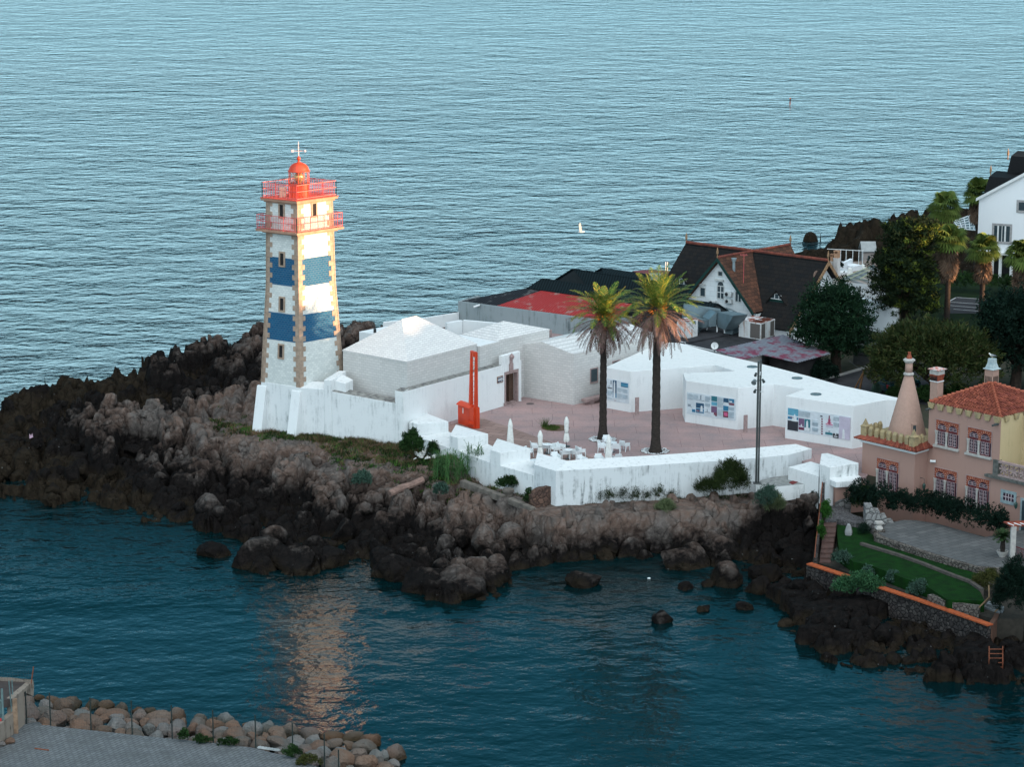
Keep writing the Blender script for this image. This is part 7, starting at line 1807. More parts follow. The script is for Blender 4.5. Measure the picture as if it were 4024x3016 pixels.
line(1285, 1208, 1560, 1226); line(1225, 1242, 1285, 1209); line(1228, 1243, 1500, 1262, .1); line(1235, 1270, 1500, 1292, .1); line(1260, 1298, 1500, 1318, .1)
tag(mb.build('bay_markings', mat('worn_white_line', (.5, .5, .5), .8)), kind='structure')
# ================================================================ sea
wm = bpy.data.materials.new('sea_water'); nt, N, K, bs = nodes(wm)
bs.inputs['Base Color'].default_value = (.0002, .010, .012, 1); bs.inputs['Roughness'].default_value = .025; bs.inputs['IOR'].default_value = 1.33
pos = N.new('ShaderNodeNewGeometry').outputs['Position']; sx = N.new('ShaderNodeSeparateXYZ'); K.new(pos, sx.inputs[0])
def wn(sx_, sy_, rot, scale, det, rgh):
    mp = N.new('ShaderNodeMapping'); mp.inputs['Scale'].default_value = (sx_, sy_, 1); mp.inputs['Rotation'].default_value = (0, 0, R(rot)); K.new(pos, mp.inputs['Vector'])
    return noise_t(nt, mp.outputs[0], scale, det, rgh)
w1 = wn(.6, 1, 8, .22, 2, .35); w2 = wn(.8, 1, -14, .6, 2, .45); w3 = wn(.85, 1, 18, 2.1, 3, .55); w4 = wn(.8, 1, -38, .9, 2, .5); w5 = wn(.8, 1, 40, .42, 2, .5)
# the cove inside the headland is calmer than the open sea
dist = math_n(nt, 'DIVIDE', math_n(nt, 'SUBTRACT', sx.outputs['Y'], 168.0), 60.0, True)
calm = math_n(nt, 'ADD', math_n(nt, 'MULTIPLY', dist, .91), .09)
hsum = math_n(nt, 'ADD', math_n(nt, 'MULTIPLY', w1, 2.1), math_n(nt, 'ADD', math_n(nt, 'ADD', math_n(nt, 'MULTIPLY', w2, 1.25), math_n(nt, 'MULTIPLY', w4, .55)), math_n(nt, 'ADD', math_n(nt, 'MULTIPLY', w3, .5), math_n(nt, 'MULTIPLY', w5, .7))))
gust = wn(.12, .5, 3, .028, 4, .6); gs_ = ramp(nt, gust, [(.35, .75), (.65, 1.15)])
hh = math_n(nt, 'MULTIPLY', math_n(nt, 'MULTIPLY', hsum, calm), gs_)
bump(nt, bs, hh, 1.0, 1.0)
mb = MB(); mb.add([(-3000, -200, SEA), (3000, -200, SEA), (3000, 9000, SEA), (-3000, 9000, SEA)], [(0, 1, 2, 3)])
tag(mb.build('sea', wm), kind='structure')
# added unseen hill in the west, shaped to keep sun off low ground
def hill_h(X, Y): 
    gap = smooth((Y - 205) / 5) * smooth((232 - Y) / 8)  # notch cut to let sun reach the fan palms
    r = np.exp(-((X - 150) / 34) ** 2) * (28.5 - 11 * gap + 4 * (fbm(X * .06, Y * .06, 3) - .5) + 3.5 * (fbm(X * .3, Y * .3, 9) - .5)); return np.maximum(r, 1.0)
tag(grid_mesh('shade_hill', 100, 215, -120, 460, 2.5, hill_h, mat('shade_hill_green', (.03, .045, .02), .95, (.02, .03, .015), .3, bmp=.5))[0], kind='structure')
# ================================================================ boulders
def boulder_mesh(seed, fl=.8, facet=(12, 18)):
    bm = bmesh.new(); bmesh.ops.create_icosphere(bm, subdivisions=4, radius=1)
    rr = random.Random(seed); off_ = Vector((rr.random() * 50, rr.random() * 50, rr.random() * 50))
    pl = []
    for _ in range(rr.randint(*facet)):
        d = Vector((rr.gauss(0, 1), rr.gauss(0, 1), rr.gauss(0, .7))).normalized(); pl.append((d, rr.uniform(.58, .86)))
    from mathutils import noise as mn
    sc_ = Vector((rr.uniform(.8, 1.15), rr.uniform(.75, 1.1), rr.uniform(.65, 1.0) * fl / .8))
    for v in bm.verts:
        p = v.co.copy()
        for d, h in pl:
            e = p.dot(d) - h
            if e > 0: p -= d * e * .97
        n = mn.fractal(p * 1.3 + off_, 1.0, 2.0, 3); n2 = mn.fractal(p * 4.5 + off_, 1.0, 2.0, 3)
        p *= 1 + .09 * n + .06 * n2
        p = Vector((p.x * sc_.x, p.y * sc_.y, p.z * sc_.z)); v.co = p
    me = bpy.data.meshes.new('boulder'); bm.to_mesh(me); bm.free()
    me.polygons.foreach_set('use_smooth', [facet[1] > 9] * len(me.polygons)); return me
ROCKB = rockmat('boulder_rock')
BM_ = [boulder_mesh(100 + i) for i in range(12)]
for me in BM_: me.materials.append(ROCKB)
rb = random.Random(77)
GRP = {0: ('boulders on the lighthouse slope', 'rounded reddish boulder among many on the slope left of the lighthouse'), 1: ('dark boulders by the water', 'blackened sea worn boulder at the waterline of the headland'), 2: ('blocks under the parapet', 'upright grey brown rock block at the cliff below the parapet')}
def put_boulder(x, y, z, r, rx=0, ry=0, rz=0, sz=1.0, lab=None, grp=None, cat='boulder', name='boulder', me=None):
    o = bpy.data.objects.new(name, me or rb.choice(BM_)); COL.objects.link(o); o.location = (x, y, z); o.rotation_euler = (rx, ry, rz); o.scale = (r, r, r * sz)
    return tag(o, lab, cat, grp)
cnt = 0; tries = 0; placed = []
while cnt < 285 and tries < 20000:
    tries += 1; fx, fy = rb.uniform(-20, 1760), rb.uniform(740, 1300)
    p = vf(fx, fy, 3.0); x, y = p[0], p[1]; h_ = hq(x, y); p = vf(fx, fy, min(max(h_, 1.0), 5.5)); x, y = p[0], p[1]; h_ = hq(x, y)
    if h_ < 1.2 or h_ > 5.4: continue
    if in_poly(np.array([x]), np.array([y]), FORT)[0] or in_poly(np.array([x]), np.array([y]), GARD)[0]: continue
    if y > 206 and x > -20: continue
    nf = min(abs(x - a[0]) + abs(y - a[1]) - a[2] * .9 for a in placed) if placed else 9
    r = rb.uniform(.32, .85) * (1.7 if h_ < 2.6 else 1)
    if h_ > 4.7 and x > -24: r *= .5
    if nf < r * .8: continue
    # keep clear of the white walls
    if (flat((x, y)) - flat(Kp)).length < 2.5 or any((flat((x, y)) - flat(q)).length < 2.0 + r for q in (TF, TL, M2[0], M3[0], out[0], out[1])): continue
    if x > -12 and h_ > 4.3: continue
    zone = 2 if (x > -2 and h_ > 2.6) else (1 if h_ < 3.0 else 0)
    put_boulder(x, y, h_ - r * .1, r, rb.uniform(-.4, .4), rb.uniform(-.4, .4), rb.uniform(0, 6.28), 1.45 if zone == 2 else rb.uniform(.9, 1.45), GRP[zone][1], GRP[zone][0])
    placed.append((x, y, r)); cnt += 1
# separate rocks in the water
for (k, x, y, r, sz, lab) in (('V', 462, 1198, 1.5, .55, 'low brown rock alone in the water off the left headland'), ('V', 1430, 1342, .95, .9, 'small dark mossy rock alone in the middle of the cove'), ('V', 1262, 1262, 1.5, .65, 'rounded brown rock in the shallow water under the cliff cave'),
      ('V', 1478, 1222, 2.0, .75, 'grey weathered rock leaning at the cliff foot in the shallows'), ('V', 1572, 1262, 1.6, 1.2, 'tall pitted rock standing in the shallows below the cove corner'), ('V', 1530, 1265, .6, .9, 'small pinkish rock beside the tall pitted rock'), ('V', 1520, 1320, .6, .7, 'little green mossy rock awash left of the garden rocks'),
      ('V', 1650, 1250, 1.5, .9, 'slanting grey slab rock in the cove corner'), ('V', 1480, 1272, .7, .7, 'small mossy rock between the weathered and the tall rock'), ('V', 1610, 1315, .8, .6, 'flat mossy rock awash near the garden promontory')):
    p = g(k, x, y, SEA); put_boulder(p.x, p.y, SEA + .1 * r, r, .2, .1, rb.uniform(0, 6), sz, lab, None, 'rock', 'sea_rock')
ml = [(560, 1215, 2.6), (640, 1228, 2.3), (700, 1222, 1.8), (870, 1245, 2.0), (930, 1272, 2.4), (1000, 1282, 2.4), (1050, 1262, 2.0), (830, 1225, 1.8), (1560, 1200, 1.9)]
for fx, fy, r in ml:
    p = vf(fx, fy, SEA); put_boulder(p[0], p[1], SEA + .3, r, 0, 0, rb.uniform(0, 6), .75, GRP[1][1], GRP[1][0])
# rocks below the coping wall
for i in range(46):
    t = i / 45; fx = 1705 + 430 * t + rb.uniform(-12, 12); fy = 1290 + 150 * t + rb.uniform(-20, 62)
    fy = min(fy, 1430 + 20 * t); p = vf(fx, fy, 1.8); h_ = hq(p[0], p[1]); r = rb.uniform(.4, .85)
    if in_poly(np.array([p[0]]), np.array([p[1]]), GARD)[0]: continue
    put_boulder(p[0], p[1], min(max(h_, .9), 2.2), r, rb.uniform(-.3, .3), rb.uniform(-.3, .3), rb.uniform(0, 6), 1.1, 'rugged dark rock of the heap below the orange coping wall', 'rocks below the orange coping')
# ================================================================ vegetation
def crown_pts(rs, blobs, nclump, nleaf, cr, spiky=0.0, flatz=1.0):
    """leaf clumps spread through the crown; blobs = (x,y,z,rx,ry,rz,weight)"""
    W = np.array([b[6] if len(b) > 6 else b[3] * b[5] for b in blobs]); W = W / W.sum()
    C_, D_ = [], []
    pick = rs.choice(len(blobs), nclump, p=W)
    for k in pick:
        b = blobs[k]; d = rs.normal(size=3); d /= np.linalg.norm(d)
        if d[2] < -.35: d[2] *= -.6
        rr = rs.uniform(.35, 1.06) ** .5
        cc = np.array(b[:3]) + d * np.array(b[3:6]) * rr
        s = cr * rs.uniform(.6, 1.35)
        q = rs.normal(size=(nleaf, 3)); q /= np.linalg.norm(q, axis=1)[:, None]; q *= rs.uniform(.3, 1, (nleaf, 1)) ** .6
        q *= s; q[:, 2] *= flatz
        if spiky:
            al = q @ d; q += np.outer(al, d) * spiky + np.array([0, 0, 1]) * (np.abs(al)[:, None]) * spiky * .3
        C_.append(cc + q); D_.append(np.tile(d, (nleaf, 1)))
    return np.concatenate(C_), np.concatenate(D_)
def leafmesh(name, rs, P, D, ls, asp, m, parent, outw=.5, up=.2):
    n = len(P); a = rand_unit(rs, n) + D * outw + np.array([0, 0, up]); a /= np.linalg.norm(a, axis=1)[:, None]
    b = np.cross(a, rand_unit(rs, n)); b /= np.maximum(np.linalg.norm(b, axis=1)[:, None], 1e-6)
    s = ls * rs.uniform(.6, 1.3, (n, 1))
    V = np.stack([P - a * s * .5, P + b * s * asp, P + a * s, P - b * s * asp], 1).reshape(-1, 3)
    return npmesh(name, V, np.arange(n * 4).reshape(n, 4), m, parent)
def tree(name, label, foot, blobs, nclump, nleaf, cr, ls, asp, m, seed, cat='tree', group=None, spiky=0, flatz=1, trunk=(.25, .12), outw=.5, limbs=6, up=.2, extra=None):
    rs = np.random.RandomState(seed); r = thing(name, label, cat, foot, group)
    P, D = crown_pts(rs, blobs, nclump, nleaf, cr, spiky, flatz)
    leafmesh('crown', rs, P, D, ls, asp, m, r, outw, up)
    if extra:
        m2, frac, dirv_ = extra; P2, D2 = crown_pts(rs, blobs, int(nclump * frac), nleaf, cr * .9, spiky, flatz)
        k = (D2 @ np.array(dirv_)) > .3; 
        if k.any(): leafmesh('crown_sun_tint', rs, P2[k], D2[k], ls * 1.1, asp, m2, r, outw, up)  # sun-facing leaves painted in the lighter second colour
    if trunk:
        mb = MB(); f = Vector(foot); bx_ = blobs[0]; top = Vector((bx_[0], bx_[1], bx_[2]))
        mb.tube([f - Vector((0, 0, .2)), f + (top - f) * .35 + Vector((.08, 0, 0)), f + (top - f) * .7, top], [trunk[0] * 1.3, trunk[0], trunk[0] * .7, trunk[1]], 9)
        for i in range(limbs):
            a = i * 2.4; s = f + (top - f) * (.3 + .5 * i / max(limbs, 1)); e = Vector((bx_[0] + math.cos(a) * bx_[3] * .8, bx_[1] + math.sin(a) * bx_[4] * .8, s.z + bx_[5] * .5))
            mb.tube([s, (s + e) / 2 + Vector((0, 0, .2)), e], [trunk[0] * .5, trunk[0] * .3, .03], 6)
        mb.build('trunk', mat('tree_bark', (.07, .05, .04), .95, (.04, .03, .025), 4, bmp=.6), r)
    return r
CYP = leaf_mat('cypress_green', (.005, .018, .010), (.012, .034, .014), .7, .45)
RUB = leaf_mat('rubber_tree_green', (.014, .027, .009), (.032, .046, .013), .5, .35, (.06, .055, .02))
CED = leaf_mat('cedar_green', (.006, .015, .008), (.018, .028, .009), .7, .4)
CEDSUN = leaf_mat('cedar_sun_tint', (.06, .09, .015), (.10, .12, .02), .7, .3)  # sunlight on the cedar put into a yellower leaf colour
DKG = leaf_mat('deep_green', (.003, .011, .008), (.007, .02, .012), .7, .4)
BSH = leaf_mat('bush_green', (.010, .030, .009), (.022, .048, .013), .7, .4)
TEAL = leaf_mat('grey_green', (.03, .065, .05), (.05, .09, .065), .8, .3)
REDL = leaf_mat('red_leaves', (.09, .02, .012), (.035, .045, .015), .7, .5)
def mpp(p): return (Vector(p) - CAM).length / F
f = G(3284, 1461, 6.0); zt = Hz(f, 1108)
tree('conifer_tree', 'dark green bushy conifer with spiky outline in front of the steep roofed house', f, [(f.x - .3, f.y, 11.2, 3.0, 2.8, 2.6), (f.x - .2, f.y, 9.6, 3.4, 3.0, 2.4), (f.x + 1.0, f.y, 8.4, 2.6, 2.6, 1.8), (f.x - 1.2, f.y, 8.8, 2.2, 2.2, 1.8), (f.x - .1, f.y, zt - 1.3, 1.3, 1.2, 1.1)], 620, 46, .42, .2, .28, CYP, 1, spiky=.9, trunk=(.4, .15))
f = G(3668, 1562, 6.0); zt = Hz(f, 1192)
tree('broad_round_tree', 'broad domed tree with dull olive leaves behind the conical chimney', f, [(f.x, f.y, 9.0, 5.4, 4.4, 3.6, 5), (f.x - 2.2, f.y, 9.6, 3.0, 2.8, 2.9, 2), (f.x + 2.2, f.y, 8.8, 3.2, 2.8, 3.0, 2), (f.x - 3.6, f.y + .5, 8.0, 1.8, 1.8, 2.0, 1)], 800, 42, .46, .26, .17, RUB, 2, trunk=(.5, .2), outw=1.0, up=.4)
f = G(3560, 1268, 6.9); zt = Hz(f, 862)
tree('cedar_tree', 'tall dark cedar with greenish yellow sunlit top beside the fan palms', f, [(f.x - .4, f.y, 10.2, 2.9, 2.6, 2.0), (f.x - .5, f.y, 12.0, 2.6, 2.4, 1.8), (f.x + .0, f.y, zt - 2.4, 2.2, 2.0, 1.6), (f.x + .6, f.y, zt - .9, 1.8, 1.6, .9), (f.x - 1.6, f.y, zt - 1.0, .7, .7, .6, 1), (f.x, f.y, 8.4, 3.0, 3.0, 1.5)], 680, 46, .5, .22, .25, CED, 3, spiky=.7, flatz=.55, trunk=(.4, .12), extra=(CEDSUN, .35, (.5, -.3, .8)))
f = G(3990, 1520, 6.3)
tree('dark_conifer_tree', 'very dark conifer mass at the right edge behind the gull chimney', f, [(f.x, f.y, 10.8, 3.0, 3, 3.6), (f.x + 2.6, f.y, 11.4, 3.0, 3, 4.0), (f.x - 1.4, f.y + 1, 11.6, 1.8, 2, 2.4), (f.x + 1, f.y, 8.6, 4.0, 3, 2.4)], 800, 44, .5, .22, .28, DKG, 4, spiky=.6, trunk=(.4, .15))
f = G(4040, 1360, 6.6)
tree('dark_conifer_tree', 'second dark conifer at the right edge below the fan palms', f, [(f.x, f.y, 9.0, 3.6, 2.5, 2.4), (f.x + 3, f.y, 9.5, 3, 2.5, 3)], 380, 40, .5, .22, .28, DKG, 5, spiky=.6, trunk=(.3, .15))
def bush(k, x0, x1, yt, yb, z, m, seed, label, name='bush', cat='bush', dens=1.0, ls=.11, asp=.3, group=None, depth=.7, spiky=0, cr=.22, up=.3, trunk=None):
    a = g(k, (x0 + x1) / 2, yb, z); w = (x1 - x0) * CR[k][2] * mpp(a) / 2; zt_ = Hz(a, c(k, 0, yt)[1]); h_ = (zt_ - z)
    bl = [(a.x, a.y, z + h_ * .42, w * .85, w * depth, h_ * .5, 4), (a.x - w * .5, a.y, z + h_ * .3, w * .45, w * depth * .6, h_ * .34, 1), (a.x + w * .48, a.y, z + h_ * .32, w * .45, w * depth * .6, h_ * .36, 1), (a.x + w * .1, a.y, z + h_ * .68, w * .4, w * .4, h_ * .28, 1)]
    n = int(90 * dens * max(.3, w * h_) / .9)
    return tree(name, label, (a.x, a.y, z), bl, max(12, min(n, 500)), 30, cr, ls, asp, m, seed, cat, group, spiky=spiky, trunk=trunk, up=up)
bush('D4', 160, 400, 430, 690, 5.2, BSH, 11, 'rounded green bush at the foot of the first merlon')
bush('D4', 418, 540, 560, 700, 5.0, BSH, 12, 'small green bush leaning on the white wall right of the plastic rubbish')
bush('D5', 1080, 1440, 660, 1000, 4.6, leaf_mat('tamarisk', (.012, .024, .008), (.03, .042, .012), .8, .4), 13, 'big feathery bush in front of the parapet left of the lamp post', ls=.15, asp=.1, dens=1.1, up=.9, spiky=.5)
bush('D5', 940, 1170, 830, 1000, 4.5, MATS['tamarisk'], 14, 'lower feathery bush just left of the big one at the parapet foot', ls=.14, asp=.1, up=.8, spiky=.4)
bush('D5', 1460, 1690, 890, 1100, 4.4, TEAL, 15, 'grey green shrub below the lamp post platform', ls=.14, asp=.12, up=.6)
bush('D5', 1560, 1740, 960, 1130, 4.1, leaf_mat('straw_green', (.06, .085, .04), (.10, .12, .06), .8, .3), 16, 'trailing pale grass clump over the cliff edge right of the lamp post', ls=.25, asp=.05, up=-.3)
bush('J', 290, 480, 850, 940, 4.3, DKG, 17, 'small dark shrub at the foot of the platform wall', ls=.08)
bush('J', 880, 1050, 870, 980, 4.4, DKG, 18, 'small dark shrub beside the brown gate pier', ls=.08)
bush('D5', 600, 790, 1020, 1150, 3.8, MATS['straw_green'], 19, 'pale grassy tuft on the cliff edge under the middle of the parapet', ls=.22, asp=.05, up=.2)
bush('D5', 340, 440, 1130, 1200, 3.4, TEAL, 20, 'small bluish plant on the cliff face below the parapet', ls=.1)
thin = [(0, 75, 930, 1035), (100, 150, 935, 1040), (160, 262, 930, 1050), (278, 368, 925, 1045), (372, 485, 920, 1060), (500, 580, 945, 1035), (590, 690, 895, 1040), (700, 800, 955, 1010), (835, 880, 840, 950)]
for i, (x0, x1, yt, yb) in enumerate(thin):
    bush('D5', x0, x1, yt, yb, 4.3, MATS['tamarisk'], 30 + i, 'thin wispy shrub standing against the foot of the long parapet', dens=.5, ls=.13, asp=.09, group='wispy shrubs along the parapet foot', spiky=.8, up=.9)
for i, (x0, x1, yt, yb) in enumerate([(1650, 1760, 1030, 1110), (1700, 1800, 1000, 1090), (1800, 1900, 985, 1100), (1900, 1980, 1000, 1085)]):
    bush('D4', x0, x1, yt, yb + 10, 4.3, MATS['tamarisk'], 40 + i, 'thin wispy shrub standing against the foot of the long parapet', dens=.6, ls=.12, asp=.1, group='wispy shrubs along the parapet foot', spiky=.8, up=.9)
bush('D4', 1310, 1440, 1000, 1130, 4.3, BSH, 45, 'low green bush left of the brown ruined wall')
bush('D4', 1060, 1310, 880, 990, 4.6, BSH, 46, 'low bushes at the foot of the white wall right of the reeds')
bush('D4', 480, 620, 940, 1060, 4.2, TEAL, 47, 'small grey green bush on the rocks below the reeds')
bush('E4', 1620, 1800, 590, 730, 4.0, TEAL, 48, 'grey green bush among the boulders in the middle of the slope')
# reeds
def reeds(k, pts, z, h0, h1, seed, label):
    rs = np.random.RandomState(seed); c0 = g(k, *pts[0], z); t = thing('reed_clump', label, 'reeds', (c0.x, c0.y, z)); Cc, Xx, Yy = [], [], []
    for (x, y) in pts:
        for _ in range(9):
            b = np.array(g(k, x + rs.uniform(-22, 22), y + rs.uniform(-25, 25), z)); hh_ = rs.uniform(h0, h1); lean = rs.normal(0, .12, 2); n = 12
            for i in range(n):
                f_ = (i + 1) / n; q = b + np.array([lean[0] * hh_ * f_, lean[1] * hh_ * f_, hh_ * f_ * .9]); az = rs.uniform(0, 6.28); e = rs.uniform(.1, .9); L_ = rs.uniform(.25, .5)
                d = np.array([math.cos(az) * math.cos(e), math.sin(az) * math.cos(e), math.sin(e)]); s = np.array([-math.sin(az), math.cos(az), 0])
                Cc.append(q + d * L_ / 2); Xx.append(d * L_ / 2); Yy.append(s * .018)
            Cc.append(b + np.array([0, 0, hh_ * .45])); Xx.append(np.array([lean[0] * hh_ * .5, lean[1] * hh_ * .5, hh_ * .5])); Yy.append(np.array([.012, 0, 0]))
    V, Fa = quads(np.array(Cc), np.array(Xx), np.array(Yy)); npmesh('leaves', V, Fa, leaf_mat('reed_green', (.03, .085, .03), (.06, .13, .04), .7, .3), t)
reeds('D4', [(500, 900), (560, 880), (620, 890), (680, 870), (740, 880), (800, 860), (840, 830), (600, 930), (700, 925), (520, 860)], 4.6, 1.3, 2.3, 6, 'dense clump of tall green reeds at the foot of the merlon wall')
reeds('D4', [(890, 840), (925, 845)], 4.7, 1.5, 2.2, 7, 'thin separate tuft of reeds right of the dense reed clump')
# ground cover on the slope
rs = np.random.RandomState(9)
def cover(name, region, n, m, hmin, hmax, w, seed, blades=9, spread=.16, k='V', lab=''):
    P = []; rs_ = np.random.RandomState(seed); xs = [p[0] for p in region]; ys = [p[1] for p in region]
    while len(P) < n:
        x, y = rs_.uniform(min(xs), max(xs)), rs_.uniform(min(ys), max(ys))
        if not in_poly(np.array([x]), np.array([y]), region)[0]: continue
        if vnoise(np.array([x / 24]), np.array([y / 11]), seed)[0] < .42: continue
        p = vf(x, y, 5.0); h_ = hq(p[0], p[1]); p = vf(x, y, h_); P.append((p[0], p[1], hq(p[0], p[1]) - .03))
    return tag(grass_patch(name, P, hmin, hmax, w, m, seed, None, spread, blades), kind='stuff')
slope = [(450, 915), (530, 905), (600, 920), (700, 935), (800, 955), (870, 965), (950, 990), (1050, 1040), (1130, 1065), (1160, 1085), (1080, 1090), (950, 1060), (850, 1045), (760, 1030), (680, 985), (600, 960), (480, 945)]
cover('green_ground_cover', slope, 3000, BSH, .08, .28, .03, 2)
cover('leafy_ground_cover', slope, 1100, leaf_mat('fresh_green', (.04, .10, .02), (.07, .14, .03), .8, .3), .08, .25, .035, 21)
cover('dry_grass', slope, 2300, leaf_mat('dry_brown', (.12, .075, .045), (.17, .11, .065), .9, .3), .12, .38, .014, 5)
bank = [(1180, 1085), (1300, 1080), (1450, 1075), (1600, 1070), (1700, 1075), (1700, 1100), (1450, 1100), (1200, 1110)]
cover('bank_grass', bank, 900, MATS['tamarisk'], .05, .2, .02, 8)
# ---- fan palms
FANG = leaf_mat('fan_green', (.045, .08, .018), (.09, .12, .028), .6, .3)
FAND = leaf_mat('fan_skirt', (.11, .075, .055), (.17, .115, .08), .9, .35)
def fan_palm(px, pyb, pyh, z, label, seed, rad=1.5, skirt=2.4, group=None):
    ft = G(px, pyb, z); zh = Hz(ft, pyh); rs = np.random.RandomState(seed); t = thing('fan_palm', label, 'palm tree', ft, group)
    mb = MB(); k = 16; pr = [(.34, z - .1), (.3, z + .3)] + [(.26 - .06 * i / k + (.012 if i % 2 else 0), z + .3 + (zh - z - .3) * i / k) for i in range(1, k + 1)]
    mb.lathe(ft.x, ft.y, pr, 12); mb.build('trunk', BARK, t, smooth=True)
    def fans(n, e0, e1, m_, nm, L0, L1, base_z, jz):
        V, Fa = [], []; cnt_ = 0
        for i in range(n):
            az = i * 2.4 + rs.uniform(-.2, .2); el = R(rs.uniform(e0, e1)); st = L0 * rs.uniform(.8, 1.15); b = np.array([ft.x, ft.y, base_z + rs.uniform(-jz, jz * .3)])
            d = np.array([math.sin(az) * math.cos(el), math.cos(az) * math.cos(el), math.sin(el)]); s = np.array([math.cos(az), -math.sin(az), 0]); u = np.cross(d, s); u = u if u[2] > 0 else -u
            hb = b + d * st; ns = 11; Lf = L1 * rs.uniform(.8, 1.15)
            V += [b - s * .02, b + s * .02, hb + s * .02, hb - s * .02]; Fa.append((cnt_, cnt_ + 1, cnt_ + 2, cnt_ + 3)); cnt_ += 4
            for j in range(ns):
                a = R(-78 + 156 * j / (ns - 1)); dd = d * math.cos(a) + s * math.sin(a); dr = -abs(math.sin(a)) * .2
                m1 = hb + dd * Lf * .55 + u * .02; e_ = hb + dd * Lf + np.array([0, 0, -Lf * (.42 if el > -.3 else .15)]) + u * dr * .2; w = np.cross(dd, u); w /= np.linalg.norm(w); wd = Lf * .085
                V += [hb, m1 - w * wd, e_, m1 + w * wd]; Fa.append((cnt_, cnt_ + 1, cnt_ + 2, cnt_ + 3)); cnt_ += 4
        npmesh(nm, np.array(V), np.array(Fa), m_, t)
    fans(64, -30, 88, FANG, 'green_fans', rad * .42, rad * .6, zh + .2, .5)
    fans(130, -88, -55, FAND, 'dry_skirt', rad * .26, rad * .5, zh - skirt * .12, skirt * .5)
    return t
fan_palm(3720, 1262, 952, 6.9, 'middle fan palm, largest head and thick brown skirt, beside the cedar', 1, 1.9, 3.6)
fan_palm(3856, 1240, 985, 6.9, 'fan palm with orange sunlit skirt in front of the white house window', 2, 1.8, 3.0)
fan_palm(4006, 1290, 1010, 6.9, 'fan palm cut by the right edge of the picture', 3, 1.9, 4.0)
fan_palm(3702, 1130, 820, 6.5, 'smaller fan palm showing behind and above the middle one', 4, 1.9, 3.0)
fan_palm(3836, 1060, 765, 6.5, 'distant fan palm half hidden behind the corner of the white house', 5, 2.0, 3.0)
# hedges
def hedge(k, pts, z, w, h, m, seed, label, name='hedge', dens=60, ls=.12, cat='hedge'):
    P_ = [g(k, x, y, z) for x, y in pts]; rs_ = np.random.RandomState(seed); t = thing(name, label, cat, P_[0]); bl = []
    for i in range(len(P_) - 1):
        L_ = (P_[i + 1] - P_[i]).length; n = max(1, int(L_ / (w * .55)))
        for j in range(n):
            q = P_[i] + (P_[i + 1] - P_[i]) * ((j + .5) / n); s = rs_.uniform(.8, 1.2); bl.append((q.x, q.y, z + h * .5, w * .62 * s, w * .55 * s, h * .55 * s, 1))
    P, D = crown_pts(rs_, bl, len(bl) * dens, 22, .2); leafmesh('foliage', rs_, P, D, ls, .28, m, t, .6, .2); return t
hedge('D2', [(110, 1440), (250, 1490), (420, 1515), (620, 1535), (800, 1555)], 4.0, 1.9, 2.3, DKG, 1, 'dark hedge under the windows of the pink tower and house', dens=150)
hedge('D2', [(800, 1550), (1000, 1610), (1200, 1670), (1440, 1715)], 4.0, 2.0, 2.3, DKG, 2, 'dark hedge between the terrace and the right part of the pink house', dens=150)
bush('D2', 90, 330, 1235, 1440, 4.2, BSH, 61, 'green climbing bush at the left corner of the pink tower', dens=1.3, ls=.1)
bush('D2', 1270, 1480, 1470, 1640, 4.2, DKG, 62, 'dense rounded dark bush at the right end of the hedge', ls=.1)
bush('D3', 1690, 1960, 690, 870, 3.3, leaf_mat('olive_feather', (.03, .04, .012), (.06, .06, .018), .8, .3), 63, 'olive brown feathery bush spilling over the lower lawn', ls=.16, asp=.08)
bush('D3', 1850, 2200, 560, 1120, 2.9, TEAL if False else DKG, 64, 'large dark feathery bush in the lower right corner of the garden', ls=.18, asp=.1, dens=.9)
bush('D3', 770, 870, 320, 420, 3.7, DKG, 65, 'small dark spiky plant on the upper lawn', ls=.2, asp=.06)
bush('D3', 550, 720, 545, 660, 3.3, TEAL, 66, 'grey green shrub beside the garden steps', ls=.1)
bush('D3', 540, 1000, 715, 905, 2.6, leaf_mat('succulent', (.02, .07, .035), (.04, .10, .04), .7, .3), 67, 'leafy green plants hanging over the orange coping', ls=.1, depth=.25)
bush('D3', 800, 900, 670, 770, 3.0, TEAL, 68, 'small blue green plant left of the middle of the coping wall', ls=.1)
bush('D3', 1000, 1110, 710, 820, 3.0, TEAL, 69, 'small blue green plant near the middle of the coping wall', ls=.1)
bush('D3', 1170, 1360, 775, 925, 2.9, TEAL, 70, 'blue green shrub between lawn and coping wall', ls=.1)
bush('D3', 465, 545, 120, 330, 4.0, leaf_mat('bright_grass', (.015, .06, .01), (.03, .09, .015), .8, .3), 71, 'bright green ivy strip behind the narrow boundary wall', ls=.1)
bush('D3', 440, 500, 300, 480, 3.6, MATS['bright_grass'], 72, 'green strip of plants lower down behind the boundary wall', ls=.1)
bush('C5', 1070, 1480, 1225, 1400, 6.0, REDL, 73, 'low bush with dark red leaves behind the pavilion roof', dens=1.2, ls=.13)
bush('C5', 1450, 1780, 1215, 1420, 6.0, DKG, 74, 'dark hedge bush under the conifer trunk', ls=.13)
bush('D2', 400, 560, 370, 500, 6.0, BSH, 75, 'green bush behind the left side of the conical chimney', ls=.13)
bush('D2', 640, 830, 360, 520, 6.0, BSH, 76, 'green bush behind the right side of the conical chimney', ls=.13)
bush('D2', 860, 1160, 350, 480, 6.0, BSH, 77, 'green bushes between the two square chimneys of the pink house', ls=.13)
bush('G4', 690, 870, 920, 1200, 6.0, TEAL, 78, 'small grey green bush by the road behind the pavilion', ls=.12)
hedge('D1', [(1240, 1150), (1400, 1165), (1600, 1180), (1850, 1190)], 6.9, 1.6, 1.9, BSH, 4, 'clipped hedge in front of the white house porch', dens=36, ls=.14)
